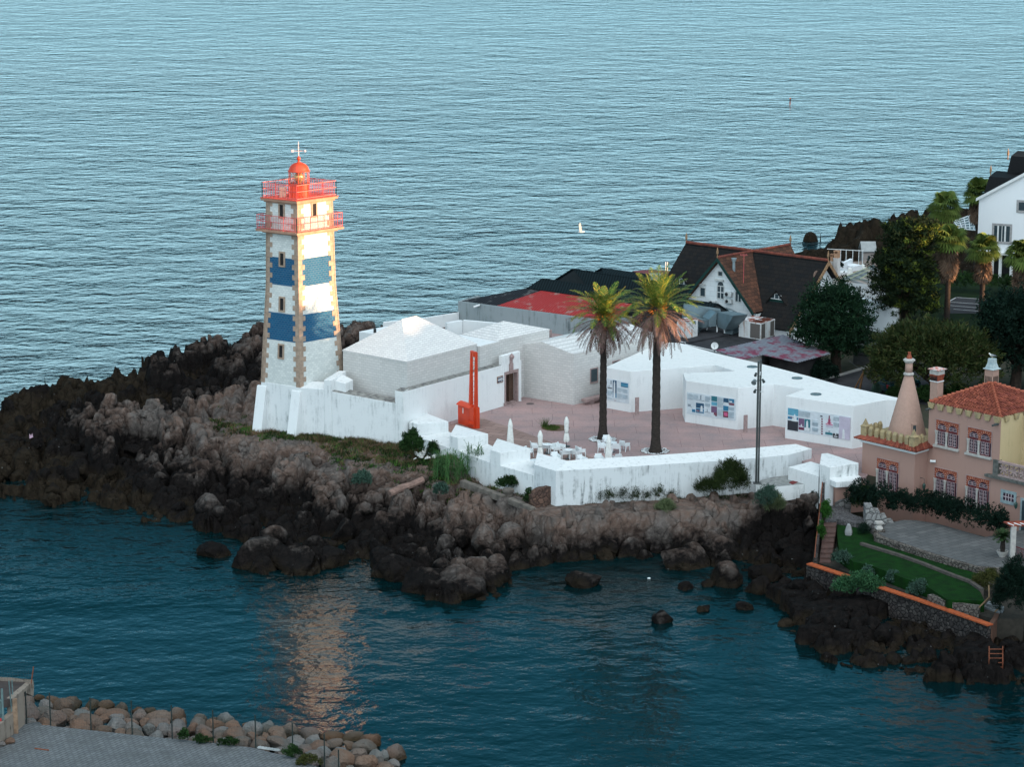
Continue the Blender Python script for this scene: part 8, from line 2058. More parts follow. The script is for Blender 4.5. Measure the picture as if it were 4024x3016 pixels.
hedge('G4', [(180, 640), (250, 690)], 6.0, 1.3, 3.4, BSH, 5, 'tall narrow clipped hedge beside the grey block by the road', dens=70, ls=.12)
hedge('D1', [(1250, 1165), (1020, 1180)], 6.9, 2.0, 2.4, CED, 6, 'shady hedge between the cedar and the car park', dens=40, ls=.14)
# ================================================================ white house and pool terrace (right background)
HW = plaster('bright_white_house', (.74, .77, .79), (.5, .54, .57), .25, .5)
w0 = G(3929, 1092, 6.9); udir = Vector((.94, -.34, 0)); WH = PF(w0, w0 + udir); WH.u = udir.normalized()
uL = WH.uz(3843, 900)[0]
wh = thing('white_house', 'tall white house with black steep roofs and stone framed windows at the right edge', 'building', (w0.x, w0.y, 6.9))
zA_ = WH.uz(*c('F4', 268, 338))[1]; uX, zX = WH.uz(*c('F4', 593, 165)); slp = (zX - zA_) / (uX - uL); uE_ = uX + 1.0
mb = MB(); bk_ = -WH.n * 9
zlow = WH.uz(*c('F4', 320, 712))[1]
vs = [WH.P(uL, zlow - .2), WH.P(uE_, zlow - .2), WH.P(uE_, zA_ + slp * (uE_ - uL)), WH.P(uL, zA_)]
mb.add(vs + [v + bk_ for v in vs], [(0, 1, 2, 3), (7, 6, 5, 4), (0, 4, 5, 1), (1, 5, 6, 2), (2, 6, 7, 3), (3, 7, 4, 0)]); mb.build('wall', HW, wh)
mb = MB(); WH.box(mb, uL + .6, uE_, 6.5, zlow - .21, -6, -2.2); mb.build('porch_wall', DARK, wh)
mb = MB(); WH.box(mb, uL - .2, uE_, zlow - .19, zlow + .05, -.1, .4); mb.build('string_course', WFRAME, wh)
for xx in (362, 420, 500): u_ = WH.uz(*c('F4', xx, 820))[0]; mb = MB(); WH.box(mb, u_ - .14, u_ + .14, 6.9, zlow - .21, -.35, -.05); mb.build('column', WFRAME, wh)
mb = MB(); a, b = WH.P(uL - .25, zA_ - .12), WH.P(uE_, zA_ + slp * (uE_ - uL)); mb.hexa(a + Vector((0, 0, .0)), b - a, WH.n * .35, Vector((0, 0, .28))); mb.build('verge', WFRAME, wh)
BR = mat('far_black_roof', (.016, .017, .018), .8, (.010, .011, .012), 5, sc=(1, 1, 6), bmp=.3)
def wroof(pl, pr, back, label_):
    m_ = MB(); A_ = [WH.P(*WH.uz(*c('F4', x, y)), 0) - WH.n * back for x, y in pl]; m_.add(A_ + [v - WH.n * 4 for v in A_], [tuple(range(len(A_))), tuple(range(2 * len(A_) - 1, len(A_) - 1, -1))] + [(i, (i + 1) % len(A_), len(A_) + (i + 1) % len(A_), len(A_) + i) for i in range(len(A_))]); m_.build('roof', BR, wh)
wroof([(288, 322), (332, 180), (500, 192), (600, 196), (600, 160), (560, 182)], 0, .8, ''); wroof([(425, 190), (457, 58), (640, 72), (640, 180)], 0, 3.5, '')
for (x, y) in ((333, 180), (458, 58)): q = WH.P(*WH.uz(*c('F4', x, y)), 0) - WH.n * 1.5; finial(q, 1.0, wh)
GST = mat('grey_stone_frame', (.36, .36, .36), .8, (.28, .28, .28), 5)
u0, z1 = WH.uz(*c('F4', 380, 520)); u1, z0 = WH.uz(*c('F4', 488, 642)); z1 -= .05
window(WH, wh, u0, u1, z0, z1, GST, .22, mull=1)
for f0, f1 in ((.20, .30), (.66, .76)): mb = MB(); WH.box(mb, u0 + (u1 - u0) * f0, u0 + (u1 - u0) * f1, z0, z1, .02, .03); mb.build('curtain', WFRAME, wh)
u0, z1 = WH.uz(*c('F4', 556, 356)); u1, z0 = WH.uz(*c('F4', 600, 418)); window(WH, wh, u0, u1, z0, z1, GST, .22)
# pergola frame beside the house
q = [g('F4', 90, 492, 9.6), g('F4', 262, 432, 9.6), g('F4', 262, 560, 9.6), g('F4', 120, 545, 9.6)]
t = thing('glass_canopy', 'white framed glass canopy between the fan palms and the white house', 'canopy', (q[0].x, q[0].y, 6))
mb = MB()
for i in range(4): mb.tube([q[i], q[(i + 1) % 4]], .06, 5)
for s in (.2, .4, .6, .8): mb.tube([q[0] + (q[3] - q[0]) * s, q[1] + (q[2] - q[1]) * s], .045, 4); mb.tube([q[0] + (q[1] - q[0]) * s, q[3] + (q[2] - q[3]) * s], .045, 4)
for i in range(4): mb.tube([q[i], Vector((q[i].x, q[i].y, 5.0))], .06, 5)
mb.build('frame', WFRAME, t)
mb = MB(); mb.prism(q, 9.5, 9.54); mb.build('glazing', mat('dark_teal_glass', (.02, .05, .055), .2), t)
def g1(x, y, z): return g('G1', x, y, z)
q = [g1(440, 955, 9.0), g1(1300, 1030, 9.0), g1(1300, 800, 9.0), g1(1080, 655, 9.0), g1(520, 880, 9.0)]
t = thing('white_terrace_building', 'white walled building with grey slatted flat roof behind the steep house gable', 'building', (q[0].x, q[0].y, 6))
mb = MB(); mb.prism(q, 5.5, 9.0, 0, 1); mb.build('wall', [HW, striped('grey_slat_roof', (.17, .19, .20), (.10, .115, .12), R(20), 1.1, .7)], t)
mb = MB()
for a, b in (((520, 882), (1075, 660)), ((470, 915), (1000, 925)), ((640, 900), (1000, 740)), ((820, 905), (1030, 790))): mb.tube([g1(*a, 9.03), g1(*b, 9.03)], .06, 4)
mb.build('roof_bars', mat('teal_bar', (.06, .12, .12), .5), t)
a, b, c_ = g1(835, 1255, 8.6), g1(1500, 1458, 8.6), g1(1900, 1560, 8.6); mb = MB(); n = Vector((.3, .6, 0)); mb.prism([a, b, b + n, a + n], 5.5, 8.6); tag(mb.build('white_garden_wall', HW), 'plain white garden wall between the dark conifer and the cedar', 'wall')
mb = MB(); mb.prism([g1(300, 900, 7.2), g1(530, 890, 7.2), g1(970, 705, 7.2), g1(1150, 640, 7.2), g1(1150, 570, 7.2), g1(300, 610, 7.2)], 4.5, 7.2); tag(mb.build('pool_terrace', mat('tan_deck', (.28, .21, .17), .8, (.2, .16, .14), 2)), kind='structure')
def strip(pts, z0, z1, th, name, lab, cat, m=HW):
    mb = MB(); P_ = [g1(x, y, z0) for x, y in pts]
    for i in range(len(P_) - 1): u = unit2(P_[i], P_[i + 1]); n = Vector((-u.y, u.x, 0)) * th; mb.prism([P_[i], P_[i + 1], P_[i + 1] + n, P_[i] + n], z0 - .5, z1 - .001 * i)
    tag(mb.build(name, m), lab, cat)
strip([(455, 755), (560, 765), (690, 700)], 7.2, 8.1, .3, 'terrace_wall', 'low white wall of the pool terrace right of the tall chimney', 'wall')
strip([(690, 770), (860, 745)], 7.2, 7.7, 1.2, 'terrace_bench', 'long low white block on the pool terrace', 'bench')
t = thing('terrace_railing', 'thin white railing along the seaward side of the pool terrace', 'railing', g1(400, 640, 7.2)); mb = MB()
for x in (470, 570, 690, 800, 870): a = g1(x, 680, 7.2); mb.tube([a, Vector((a.x, a.y, 8.9))], .04, 5)
a, b = g1(225, 655, 7.2), g1(870, 690, 7.2); mb.tube([Vector((a.x, a.y, 8.85)), Vector((b.x, b.y, 8.85))], .035, 5); mb.build('bars', WFRAME, t)
for x, yb, yt, lab in ((640, 830, 700, 'white tapering umbrella pillar on the near side of the pool terrace'), (878, 722, 640, 'white tapering umbrella pillar on the far side of the pool terrace')):
    a = g1(x, yb, 7.2); zt = Hz(a, c('G1', 0, yt)[1]); mb = MB(); mb.lathe(a.x, a.y, [(.38, 7.2), (.22, zt - .1), (.1, zt)], 10); tag(mb.build('closed_umbrella', CANVAS), lab, 'parasol')
a = g1(500, 815, 7.2); t = thing('round_planter', 'round white planter with a clipped ball bush on the pool terrace', 'planter', a); mb = MB(); mb.lathe(a.x, a.y, [(.7, 7.2), (.75, 7.5), (.6, 7.6)], 20); mb.build('bowl', WFRAME, t)
P, D = crown_pts(np.random.RandomState(3), [(a.x - .3, a.y, 8.0, .45, .45, .45)], 60, 20, .1); leafmesh('bush', np.random.RandomState(3), P, D, .08, .3, DKG, t)
a = g1(880, 640, 6.5); b = g1(1085, 640, 6.5); ph_ = PF(a, b); L_ = (b - a).length; t = thing('beach_hut', 'small pale hut with pitched roof by the far rocks', 'building', a)
mb = MB(); ph_.box(mb, 0, L_, 6.0, 7.9, -2.0, 0); mb.build('wall', mat('pale_brick', (.36, .31, .29), .8, (.28, .25, .23), 6, sc=(1, 1, 5)), t)
mb = MB(); vs = [ph_.P(-.2, 7.85, .2), ph_.P(L_ + .2, 7.85, .2), ph_.P(L_ + .2, 8.7, -1.0), ph_.P(-.2, 8.7, -1.0)]; mb.slab(vs, .12); vs = [ph_.P(-.2, 7.85, -2.2), ph_.P(L_ + .2, 7.85, -2.2), ph_.P(L_ + .2, 8.7, -1.0), ph_.P(-.2, 8.7, -1.0)]; mb.slab(vs, .12); mb.build('roof', mat('grey_roof_sheet', (.34, .36, .36), .7), t)
mb = MB(); ph_.box(mb, L_ * .4, L_ * .56, 6.9, 7.4, .0, .03); mb.build('window', GLASS, t)
# grey block and car by the road
a = g('G4', 290, 490, 6.0); b = g('G4', 560, 530, 6.0); pg_ = PF(a, b); L_ = (b - a).length; t = thing('grey_kiosk', 'plain grey block beside the road, partly hidden by the round tree', 'building', a); zt = Hz(a, c('G4', 0, 95)[1])
mb = MB(); pg_.box(mb, 0, L_ + 1.5, 5.9, zt, -3, 0); mb.build('wall', mat('dark_grey_panel', (.12, .12, .12), .8, (.09, .09, .09), 2), t); mb = MB(); pg_.box(mb, -.03, L_ + 1.5, 5.95 + (zt - 6) * .52, 6.0 + (zt - 6) * .55, 0, .03); mb.build('band', mat('dark_band', (.05, .05, .05), .8), t)
a = g('G4', 425, 1060, 6.0); zt = Hz(a, c('G4', 0, 630)[1]); t = thing('wooden_pole', 'leaning brown wooden pole with wires beside the road', 'pole', a)
mb = MB(); mb.tube([(a.x, a.y, 5.9), (a.x + .35, a.y + .1, zt)], [.11, .07], 7); mb.tube([(a.x - .45, a.y, 5.9), (a.x + .35, a.y + .1, zt - .1)], [.08, .05], 6); mb.build('pole', mat('orange_wood', (.15, .085, .04), .8, (.1, .055, .03), 5), t)
mb = MB(); e = Vector((a.x + .35, a.y + .1, zt)); l0 = g('G4', 205, 430, 8.0); mb.tube([l0, (l0 + e) / 2 - Vector((0, 0, .15)), e], .018, 4); l1 = g('G4', 950, 1000, 6.4); mb.tube([e, (e + l1) / 2 - Vector((0, 0, .2)), l1], .015, 4); mb.build('wires', METAL, t)
# car, tail towards the viewer's left
co_ = g('G4', 905, 1165, 6.02); t = thing('parked_car', 'dark teal hatchback seen from behind between the bushes near the road', 'car', co_)
fwd_ = Vector((.72, .55, 0)).normalized(); sd_ = Vector((fwd_.y, -fwd_.x, 0)); 
def cpn(l, s, z): q = co_ + fwd_ * l + sd_ * s; return Vector((q.x, q.y, 6.02 + z))
def loft(secs, m_, name, par=t):
    mb = MB(); vs = []
    for l, w, z0, z1, w1 in secs: vs += [cpn(l, -w, z0), cpn(l, w, z0), cpn(l, w * 1.02, (z0 + z1) * .55), cpn(l, w1, z1), cpn(l, -w1, z1), cpn(l, -w * 1.02, (z0 + z1) * .55)]
    fs = [(i * 6 + k, i * 6 + (k + 1) % 6, i * 6 + 6 + (k + 1) % 6, i * 6 + 6 + k) for i in range(len(secs) - 1) for k in range(6)] + [tuple(range(5, -1, -1)), tuple(range((len(secs) - 1) * 6, len(secs) * 6))]
    mb.add(vs, fs); return mb.build(name, m_, par, bevel=.04)
CARP = mat('teal_car_paint', (.012, .05, .055), .25, (.01, .045, .05), 1)
loft([(0, .8, .3, .85, .74), (.15, .86, .25, .95, .8), (1.0, .87, .22, .98, .82), (2.9, .87, .22, .95, .8), (3.6, .82, .25, .82, .72), (3.85, .7, .3, .7, .6)], CARP, 'body')
loft([(.1, .76, .9, .98, .70), (.45, .74, .92, 1.42, .58), (1.8, .74, .92, 1.46, .6), (2.75, .74, .9, .98, .68)], GLASS, 'cabin')
for l in (.75, 3.0):
    for s in (-.78, .78):
        mb = MB(); mb.tube([cpn(l, s - .1, .32), cpn(l, s + .1, .32)], .32, 18); w_ = mb.build('wheel', mat('tyre', (.02, .02, .02), .9), t); mb = MB(); mb.tube([cpn(l, s - .11, .32), cpn(l, s + .11, .32)], .18, 12); mb.build('rim', GALV, w_)
for s in (-.68, .68): mb = MB(); mb.hexa(cpn(-.03, s - .1, .62), sd_ * .2, fwd_ * .1, Vector((0, 0, .28))); mb.build('tail_light', mat('tail_red', (.4, .02, .03), .3), t)
# ================================================================ odds and ends on the slope
def bar(k, a, b, z0, z1, r, m, label, name, cat, box=False, n=9):
    A_, B_ = g(k, *a, z0), g(k, *b, z1); mb = MB()
    if box:
        u = (B_ - A_); s = Vector((-u.y, u.x, 0)).normalized() * r; mb.hexa(A_ - s / 2 - Vector((0, 0, r)), u, s, Vector((0, 0, r)))
    else: mb.tube([A_, (A_ * 2 + B_) / 3 + Vector((0, 0, .06)), (A_ + 2 * B_) / 3 - Vector((0, 0, .03)), B_], [r, r * 1.1, r * .95, r], n)
    return tag(mb.build(name, m, bevel=.04 if box else 0), label, cat)
OLDC = mat('old_concrete', (.17, .15, .13), .95, (.09, .08, .07), 2.5, bmp=.7)
PNKR = mat('pinkish_rubble', (.26, .17, .14), .95, (.15, .10, .085), 3, bmp=.8)
bar('E5', (985, 205), (1370, 350), 4.9, 4.6, .5, OLDC, 'old grey concrete beam lying below the reeds and the white wall', 'concrete_beam', 'beam', True)
bar('E5', (1430, 370), (1650, 465), 4.6, 4.3, .45, OLDC, 'shorter old concrete beam leading to the brown ruined wall', 'concrete_beam', 'beam', True)
bar('E5', (310, 335), (620, 205), 4.3, 4.9, .26, PNKR, 'pinkish rubble wall stump slanting up the boulder slope', 'rubble_ridge', 'wall')
q = g('E5', 1415, 372, 4.2); zt = Hz(q, c('E5', 0, 290)[1]); mb = MB(); mb.lathe(q.x, q.y, [(.36, 4.0), (.36, zt - .25), (.42, zt - .22), (.42, zt)], 20); tag(mb.build('concrete_stub', OLDC, bevel=.02), 'round brown concrete pillar stub between the two fallen beams', 'pillar')
# ruined brown wall
A_, B_ = g('E5', 1640, 520, 3.7), g('E5', 1868, 470, 3.8); rw_ = PF(A_, B_); L_ = (flat(B_ - A_)).length
top = [(0, 360), (.1, 330), (.25, 300), (.42, 285), (.55, 283), (.7, 275), (.8, 262), (.9, 240), (1.0, 243)]
vs = []; 
for t_, y in top: z = rw_.uz(*c('E5', 1640 + 228 * t_, y))[1]; vs.append((t_ * L_, z))
mb = MB(); fr = [rw_.P(u, z) for u, z in vs] + [rw_.P(L_, 2.6), rw_.P(0, 2.6)]; n = len(fr); bk2 = [p - rw_.n * .55 for p in fr]
mb.add(fr + bk2, [tuple(range(n)), tuple(range(2 * n - 1, n - 1, -1))] + [(i, (i + 1) % n, n + (i + 1) % n, n + i) for i in range(n)])
tag(mb.build('ruined_wall', stone('brown_rubble', (.16, .095, .07), (.09, .055, .045), (.05, .035, .03), 3)), 'jagged brown remnant of a rubble wall against the parapet corner', 'wall')
# small rubble walls on the bank
wallstrip('bank_wall', [(30, 1120), (180, 1095), (350, 1105), (520, 1085)], .35, 3.0, 3.95, STW, 'low rubble wall holding the earth bank under the parapet', 'wall', 'D5')
wallstrip('path_edge', [(0, 1190), (150, 1150), (340, 1135), (600, 1105)], .3, 2.4, 3.55, STD, 'dark rubble edging on the cliff top under the parapet', 'wall', 'D5')
# masonry revetment by the cove corner
P_ = [g('D3', 295, 120, 4.25), g('D3', 440, 135, 4.25), g('D3', 440, 240, 3.2), g('D3', 300, 200, 3.4)]
mb = MB(); mb.prism([flat(g('D3', 280, 120, 4.2)), flat(g('D3', 445, 128, 4.2)), flat(g('D3', 450, 60, 4.2)), flat(g('D3', 280, 60, 4.2))], .8, 4.2); tag(mb.build('stone_revetment', stone('pale_revetment', (.17, .18, .18), (.11, .115, .12), (.05, .05, .05), 1.8)), 'rubble stone revetment under the platform at the head of the cove', 'wall')
# rubbish
t = thing('plastic_rubbish', 'heap of crumpled white plastic sheeting by the green bush below the merlons', 'rubbish', g('D4', 430, 690, 5.05)); rr = random.Random(4); mb = MB()
for i in range(46):
    q = g('D4', 310 + 210 * rr.random(), 725 - 90 * rr.random() * (1 if i % 3 else .5), 5.05); s = rr.uniform(.06, .2); nn = 5; vs = [q + Vector((rr.gauss(0, s), rr.gauss(0, s), abs(rr.gauss(0, s * .9)))) for _ in range(nn)]
    mb.add(vs, [(0, 1, 2), (0, 2, 3), (0, 3, 4), (1, 2, 4), (0, 1, 4)])
mb.build('sheets', CANVAS, t, recalc=False)
q = g('E3', 240, 880, 3.3); mb = MB(); mb.add([q, q + Vector((.3, .05, .1)), q + Vector((.25, .0, .45)), q + Vector((.14, .02, .22)), q + Vector((.0, .0, .4)), q + Vector((.1, .3, .2))], [(0, 1, 3), (1, 2, 3), (0, 3, 4), (0, 1, 5), (1, 2, 5), (3, 4, 5)]); tag(mb.build('litter', mat('pink_plastic', (.6, .4, .5), .5)), 'scrap of pale pink plastic on the black rocks at far left', 'litter')
# floating bits
for x, y, lab in ((905, 850, 'small white float in the dark shallow water of the cove'),): q = g('E6', x, y, SEA + .05); mb = MB(); mb.lathe(q.x, q.y, [(.05, SEA - .05), (.13, SEA + .02), (.08, SEA + .06)], 8); tag(mb.build('float', WFRAME), lab, 'float')
q = g('V', 1707, 213, SEA); mb = MB(); mb.lathe(q.x, q.y, [(.06, SEA - .1), (.14, SEA + .04), (.1, SEA + .12), (.03, SEA + .16)], 8); tag(mb.build('buoy', mat('orange_buoy', (.6, .12, .04), .5)), 'tiny orange buoy far out on the open sea', 'buoy')
q = g('V', 1707, 213, SEA)
# low white building edge behind the lighthouse
q = [g('C2', 1210, 482, 6.9), g('C2', 1330, 500, 6.9), g('C2', 1550, 440, 6.9), g('C2', 1500, 425, 6.9)]
t = thing('low_store', 'low white flat roofed store behind the first hipped building, by the black rocks', 'building', (q[0].x, q[0].y, 5)); mb = MB(); mb.prism(q, 4.6, 6.9); mb.build('wall', WCLEAN, t, bevel=.03)
a = g('C2', 1212, 545, 5.6); mb = MB(); mb.cbox(a.x + .2, a.y - .25, 5.0, .5, .4, .8); mb.build('meter_box', mat('grey_box', (.2, .24, .25), .6), t)
a = g('C2', 1358, 492, 6.9); mb = MB(); mb.cbox(a.x, a.y, 6.9, .25, .2, .35); mb.build('vent', METAL, t)
# back terrace and white sea wall
a, b = g('B7', 190, 372, 6.4), g('B7', 632, 300, 6.4)
mb = MB(); n = Vector((.1, .35, 0)); zt = Hz(a, c('B7', 0, 322)[1]); mb.prism([a, b + (b - a) * .02, b + n, a + n], 4.5, [zt, zt, zt, zt]); mb.prism([g('B7', -300, 420, 6.4), a, a + n, g('B7', -300, 420, 6.4) + n], 4.5, zt - .01)
tag(mb.build('white_sea_wall', WCLEAN, bevel=.03), 'white sea wall at the far side behind the tiled houses, ending at the concrete wall', 'wall')
mb = MB(); mb.prism([flat(g('B7', x, y, 5.6)) for x, y in ((0, 440), (200, 375), (640, 300), (640, 520), (300, 520))], 4.0, 5.62); tag(mb.build('back_terrace', mat('brown_terrace', (.10, .065, .055), .9, (.07, .05, .045), 2)), kind='structure')
for x in (435, 1090, 850): pass
# ================================================================ quay in the lower left corner
ZQ = 3.0
def e1(x, y, z=ZQ): return g('E1', x, y, z)
QP = tiles('interlocking_paving', (.155, .165, .17), (.12, .128, .135), (.05, .055, .058), .42, .24, .9); flagfix(QP, 1.0)
qp = [e1(-300, 1500), e1(-300, 780), e1(0, 860), (e1(300, 815)), e1(420, 800), e1(560, 845), e1(985, 890), e1(1440, 940), e1(1870, 985)] + [g('E2', x, y, ZQ) for x, y in ((340, 545), (750, 595), (900, 640), (1110, 680), (1260, 745), (1400, 800), (1500, 1100))]
mb = MB(); mb.prism(qp, 0, ZQ); tag(mb.build('quay_paving', QP), kind='structure')
STNC = plaster('stained_concrete', (.24, .20, .165), (.07, .06, .05), 1.0, 2.2, sp=1.5)
ww0, ww1 = e1(60, 1010), e1(272, 825); qwf = PF(ww0, ww1)
qb = thing('quay_building', 'weathered concrete quay structure with rust stains at the lower left edge', 'building', ww1)
zt1 = qwf.uz(*c('G3', 470, 545))[1]; Lq = (flat(ww1 - ww0)).length; uj = qwf.uz(*c('G3', 235, 900))[0]
u60, z60 = qwf.uz(*c('G3', 610, 400)); zt0 = qwf.uz(*c('G3', 225, 640))[1]
mb = MB(); zz_ = (z60 + zt0) / 2
ins2 = -qwf.n
vs = [qwf.P(uj, ZQ - .5), qwf.P(Lq, ZQ - .5), qwf.P(Lq + .05, ZQ + 1.9), qwf.P(u60 - .1, z60 - .75), qwf.P(u60, z60 - .4), qwf.P(u60, zz_), qwf.P(uj, zz_)]
mb.add(vs + [v + ins2 * .35 for v in vs], [tuple(range(7)), tuple(range(13, 6, -1))] + [(i, (i + 1) % 7, 7 + (i + 1) % 7, 7 + i) for i in range(7)]); mb.build('side_wall', STNC, qb)
mb = MB(); zs_ = qwf.uz(*c('G3', 235, 950))[1]; qwf.box(mb, -3, uj, ZQ - .5, zs_, -.35, .0); mb.build('low_wall', STNC, qb)
lf = qwf.n * -1; leftv = Vector((-6, 1.2, 0))
dk = [qwf.P(uj, 0, -.02), qwf.P(u60, 0, -.02), g('G3', 500, 375, zz_), g('G3', 0, 345, zz_) , g('G3', -400, 330, zz_), g('G3', -400, 800, zz_)]
mb = MB(); mb.prism([flat(p) for p in dk], zz_ - .45, zz_ - .004); mb.build('deck', mat('wet_brown_deck', (.075, .06, .055), .8, (.05, .042, .04), 2), qb)
mb = MB(); mb.prism([g('G3', 500, 380, zz_), g('G3', 595, 405, zz_), g('G3', 600, 395, zz_), g('G3', 230, 355, zz_), g('G3', -300, 320, zz_), g('G3', -300, 345, zz_)], zz_ - .3, zz_ + .18); mb.build('kerb', STNC, qb)
mb = MB(); p = qwf.P(uj + .12, 0, .05); mb.cbox(p.x, p.y, ZQ, .3, .2, zz_ - ZQ - .05); mb.build('corner_post', mat('tan_concrete', (.36, .25, .17), .9, (.2, .13, .09), 3, bmp=.3), qb)
MESH = mat('mesh_wire', (.05, .06, .06), .6)
q0 = g('G3', 565, 400, zz_ + .18); t = thing('mesh_fence', 'rusty post and wire mesh along the top of the quay structure', 'fence', q0)
q1 = g('G3', -200, 350, zz_ + .18); pf_ = PF(q1, q0); Lm = (flat(q0 - q1)).length; zt = pf_.uz(*c('G3', 600, 100))[1]
mb = MB(); mb.tube([q0, pf_.P(Lm + .18, zt)], .035, 6); mb.build('post', MATS['rust_edge'], t)
mb = MB(); i = 0
while i * .16 < Lm: pf_.box(mb, i * .16, i * .16 + .007, zz_ + .2, zt - .1 - .3 * abs(math.sin(i * .02)), 0, .007); i += 1
for j in range(9): z = zz_ + .25 + j * .16; pf_.box(mb, 0, Lm, z, z + .007, 0, .007)
mb.build('wire_mesh', MESH, t)
GAL2 = mat('green_grey_post', (.12, .19, .19), .5, (.09, .14, .14), 4)
q0 = g('G3', 108, 1440, ZQ); zt = Hz(q0, c('G3', 0, 505)[1]); t = thing('quay_gate', 'grey green steel gate post and rails with a red sign at the left edge', 'gate', q0)
mb = MB(); mb.cbox(q0.x - .1, q0.y, ZQ, .11, .11, zt - ZQ); mb.cbox(q0.x - .22, q0.y + .02, ZQ, .05, .05, zt - ZQ - .6); mb.build('post', GAL2, t)
mb = MB()
for y in (720, 1330): z = Hz(q0, c('G3', 0, y)[1]); mb.tube([(q0.x - .1, q0.y, z), (q0.x - 1.6, q0.y - .5, z)], .03, 6)
mb.build('rail', GAL2, t)
zs0, zs1 = Hz(q0, c('G3', 0, 1255)[1]), Hz(q0, c('G3', 0, 1020)[1]); sx0 = g('G3', 52, 1440, ZQ).x
mb = MB(); mb.box((sx0 - .9, q0.y - .16, zs0), (sx0, q0.y - .13, zs1)); sg_ = mb.build('red_sign', mat('sign_red', (.45, .03, .035), .5, (.40, .025, .03), 4), t)
mb = MB(); zc2 = zs0 + (zs1 - zs0) * .42; mb.box((sx0 - .6, q0.y - .17, zc2), (sx0 - .07, q0.y - .161, zc2 + .2)); mb.box((sx0 - .6, q0.y - .17, zc2 + .3), (sx0 - .28, q0.y - .161, zc2 + .42)); mb.build('white_lettering', WFRAME, sg_)
q0 = g('G3', 225, 915, zz_ - .4)
t = thing('handrail_posts', 'pair of thin grey posts on the corner of the quay structure', 'railing', q0)
for x0, y0, x1, y1 in ((160, 360, 212, 915), (215, 345, 232, 610)):
    a = qwf.P(*qwf.uz(*c('G3', x1, y1)), 0); b = qwf.P(*qwf.uz(*c('G3', x0, y0)), 0); mb = MB(); mb.tube([a, b], .035, 6); mb.build('post', GAL2, t)
# fence with mesh panels
fp = [(290, 820, 470), (550, 838, 485), (990, 882, 535), (1437, 930, 568), (1872, 972, 618)]
fp = [c('E1', x, y) + (c('E1', x, yt)[1],) for x, y, yt in fp] + [c('E2', x, y) + (c('E2', x, yt)[1],) for x, y, yt in ((750, 590, 275), (1108, 672, 350), (1415, 775, 460), (1553, 900, 612))]
fp = fp[:5] + fp[5:]
fp.insert(5, c('E2', 341, 540) + (c('E2', 341, 228)[1],)) if abs(c('E2', 341, 540)[0] - fp[4][0]) > 60 else None
t = thing('quay_fence', 'dark wire mesh fence on tall thin posts along the quay edge', 'fence', G(fp[2][0], fp[2][1], ZQ))
FG = mat('dark_green_post', (.012, .022, .02), .5)
fpos = []
for x, y, yt in fp:
    a = G(x, y, ZQ); zt = min(Hz(a, yt), ZQ + 2.1); fpos.append((a, zt)); mb = MB(); mb.cbox(a.x, a.y, ZQ - .3, .07, .07, zt - ZQ + .3); mb.build('post', FG, t)
for i in range(len(fpos) - 1):
    (a, za), (b, zb2) = fpos[i], fpos[i + 1]; pf_ = PF(a, b); L_ = (flat(b - a)).length; mb = MB(); k = int(L_ / .1)
    for j in range(k): pf_.box(mb, j * .1, j * .1 + .004, ZQ + .05, ZQ + 1.75, 0, .004)
    for j in range(9): pf_.box(mb, 0, L_, ZQ + .1 + j * .2, ZQ + .104 + j * .2, -.004, .0)
    mb.build('mesh_panel', MESH, t)
# breakwater rocks
QR = mat('armour_rock', (.14, .09, .07), .9, (.11, .11, .105), .7, lo=.42, hi=.58, bmp=.8, bsc=5, bd=.12)
nt, N, K, bs = nodes(QR); oi = N.new('ShaderNodeObjectInfo'); old = bs.inputs['Base Color'].links[0].from_socket
ge = N.new('ShaderNodeNewGeometry'); sxn = N.new('ShaderNodeSeparateXYZ'); K.new(ge.outputs['Position'], sxn.inputs[0])
cr_ = ramp(nt, oi.outputs['Random'], [(0, (.13, .08, .055)), (.35, (.17, .105, .07)), (.55, (.13, .115, .11)), (.75, (.17, .185, .185)), (1, (.09, .065, .045))])
mm = mix(nt, .6, old, cr_); wet = ramp(nt, math_n(nt, 'DIVIDE', math_n(nt, 'SUBTRACT', sxn.outputs['Z'], SEA), 1.0), [(.1, (.35, .30, .2)), (.8, (1, 1, 1))])
K.new(mix(nt, 1.0, mm, wet, 'MULTIPLY'), bs.inputs['Base Color'])
QM = []
for i in range(9):
    me = boulder_mesh(300 + i, .85, (7, 9)); me.materials.append(QR); QM.append(me)
rb = random.Random(12); k = 0
line_ = [(120, 2745, 2850), (330, 2768, 2862), (520, 2795, 2885), (700, 2815, 2905), (900, 2845, 2925), (1060, 2870, 2945), (1200, 2890, 2980), (1350, 2905, 3010), (1480, 2915, 3040), (1570, 2975, 3070)]
for row in range(5):
    x = 105
    while x < 1560:
        i = max(j for j in range(len(line_)) if line_[j][0] <= max(x, 120)); a = line_[i]; b = line_[min(i + 1, len(line_) - 1)]; f = (x - a[0]) / max(b[0] - a[0], 1); f = min(max(f, 0), 1)
        yw, yf = a[1] + (b[1] - a[1]) * f, a[2] + (b[2] - a[2]) * f; tt = [1.02, .8, .56, .32, .08][row] + rb.uniform(-.06, .06); y = yw + (yf - yw) * tt; z = SEA - .1 + (ZQ - SEA - .3) * min(tt * 1.1, 1)
        r = rb.uniform(.42, .85) * (1.1 if row == 1 else 1); p = G(x, y + (10 if row == 0 else 0), z)
        if x > 1340 and row == 0: r *= .7
        put_boulder(p.x, p.y, z, r, rb.uniform(-.5, .5), rb.uniform(-.5, .5), rb.uniform(0, 6), rb.uniform(.7, 1.0), 'brown or grey armour rock of the breakwater heap behind the quay fence', 'armour rocks along the quay fence', 'rock', 'armour_rock', QM[rb.randrange(9)])
        x += r * 1.5 * 69 * rb.uniform(.8, 1.05) + 8; k += 1
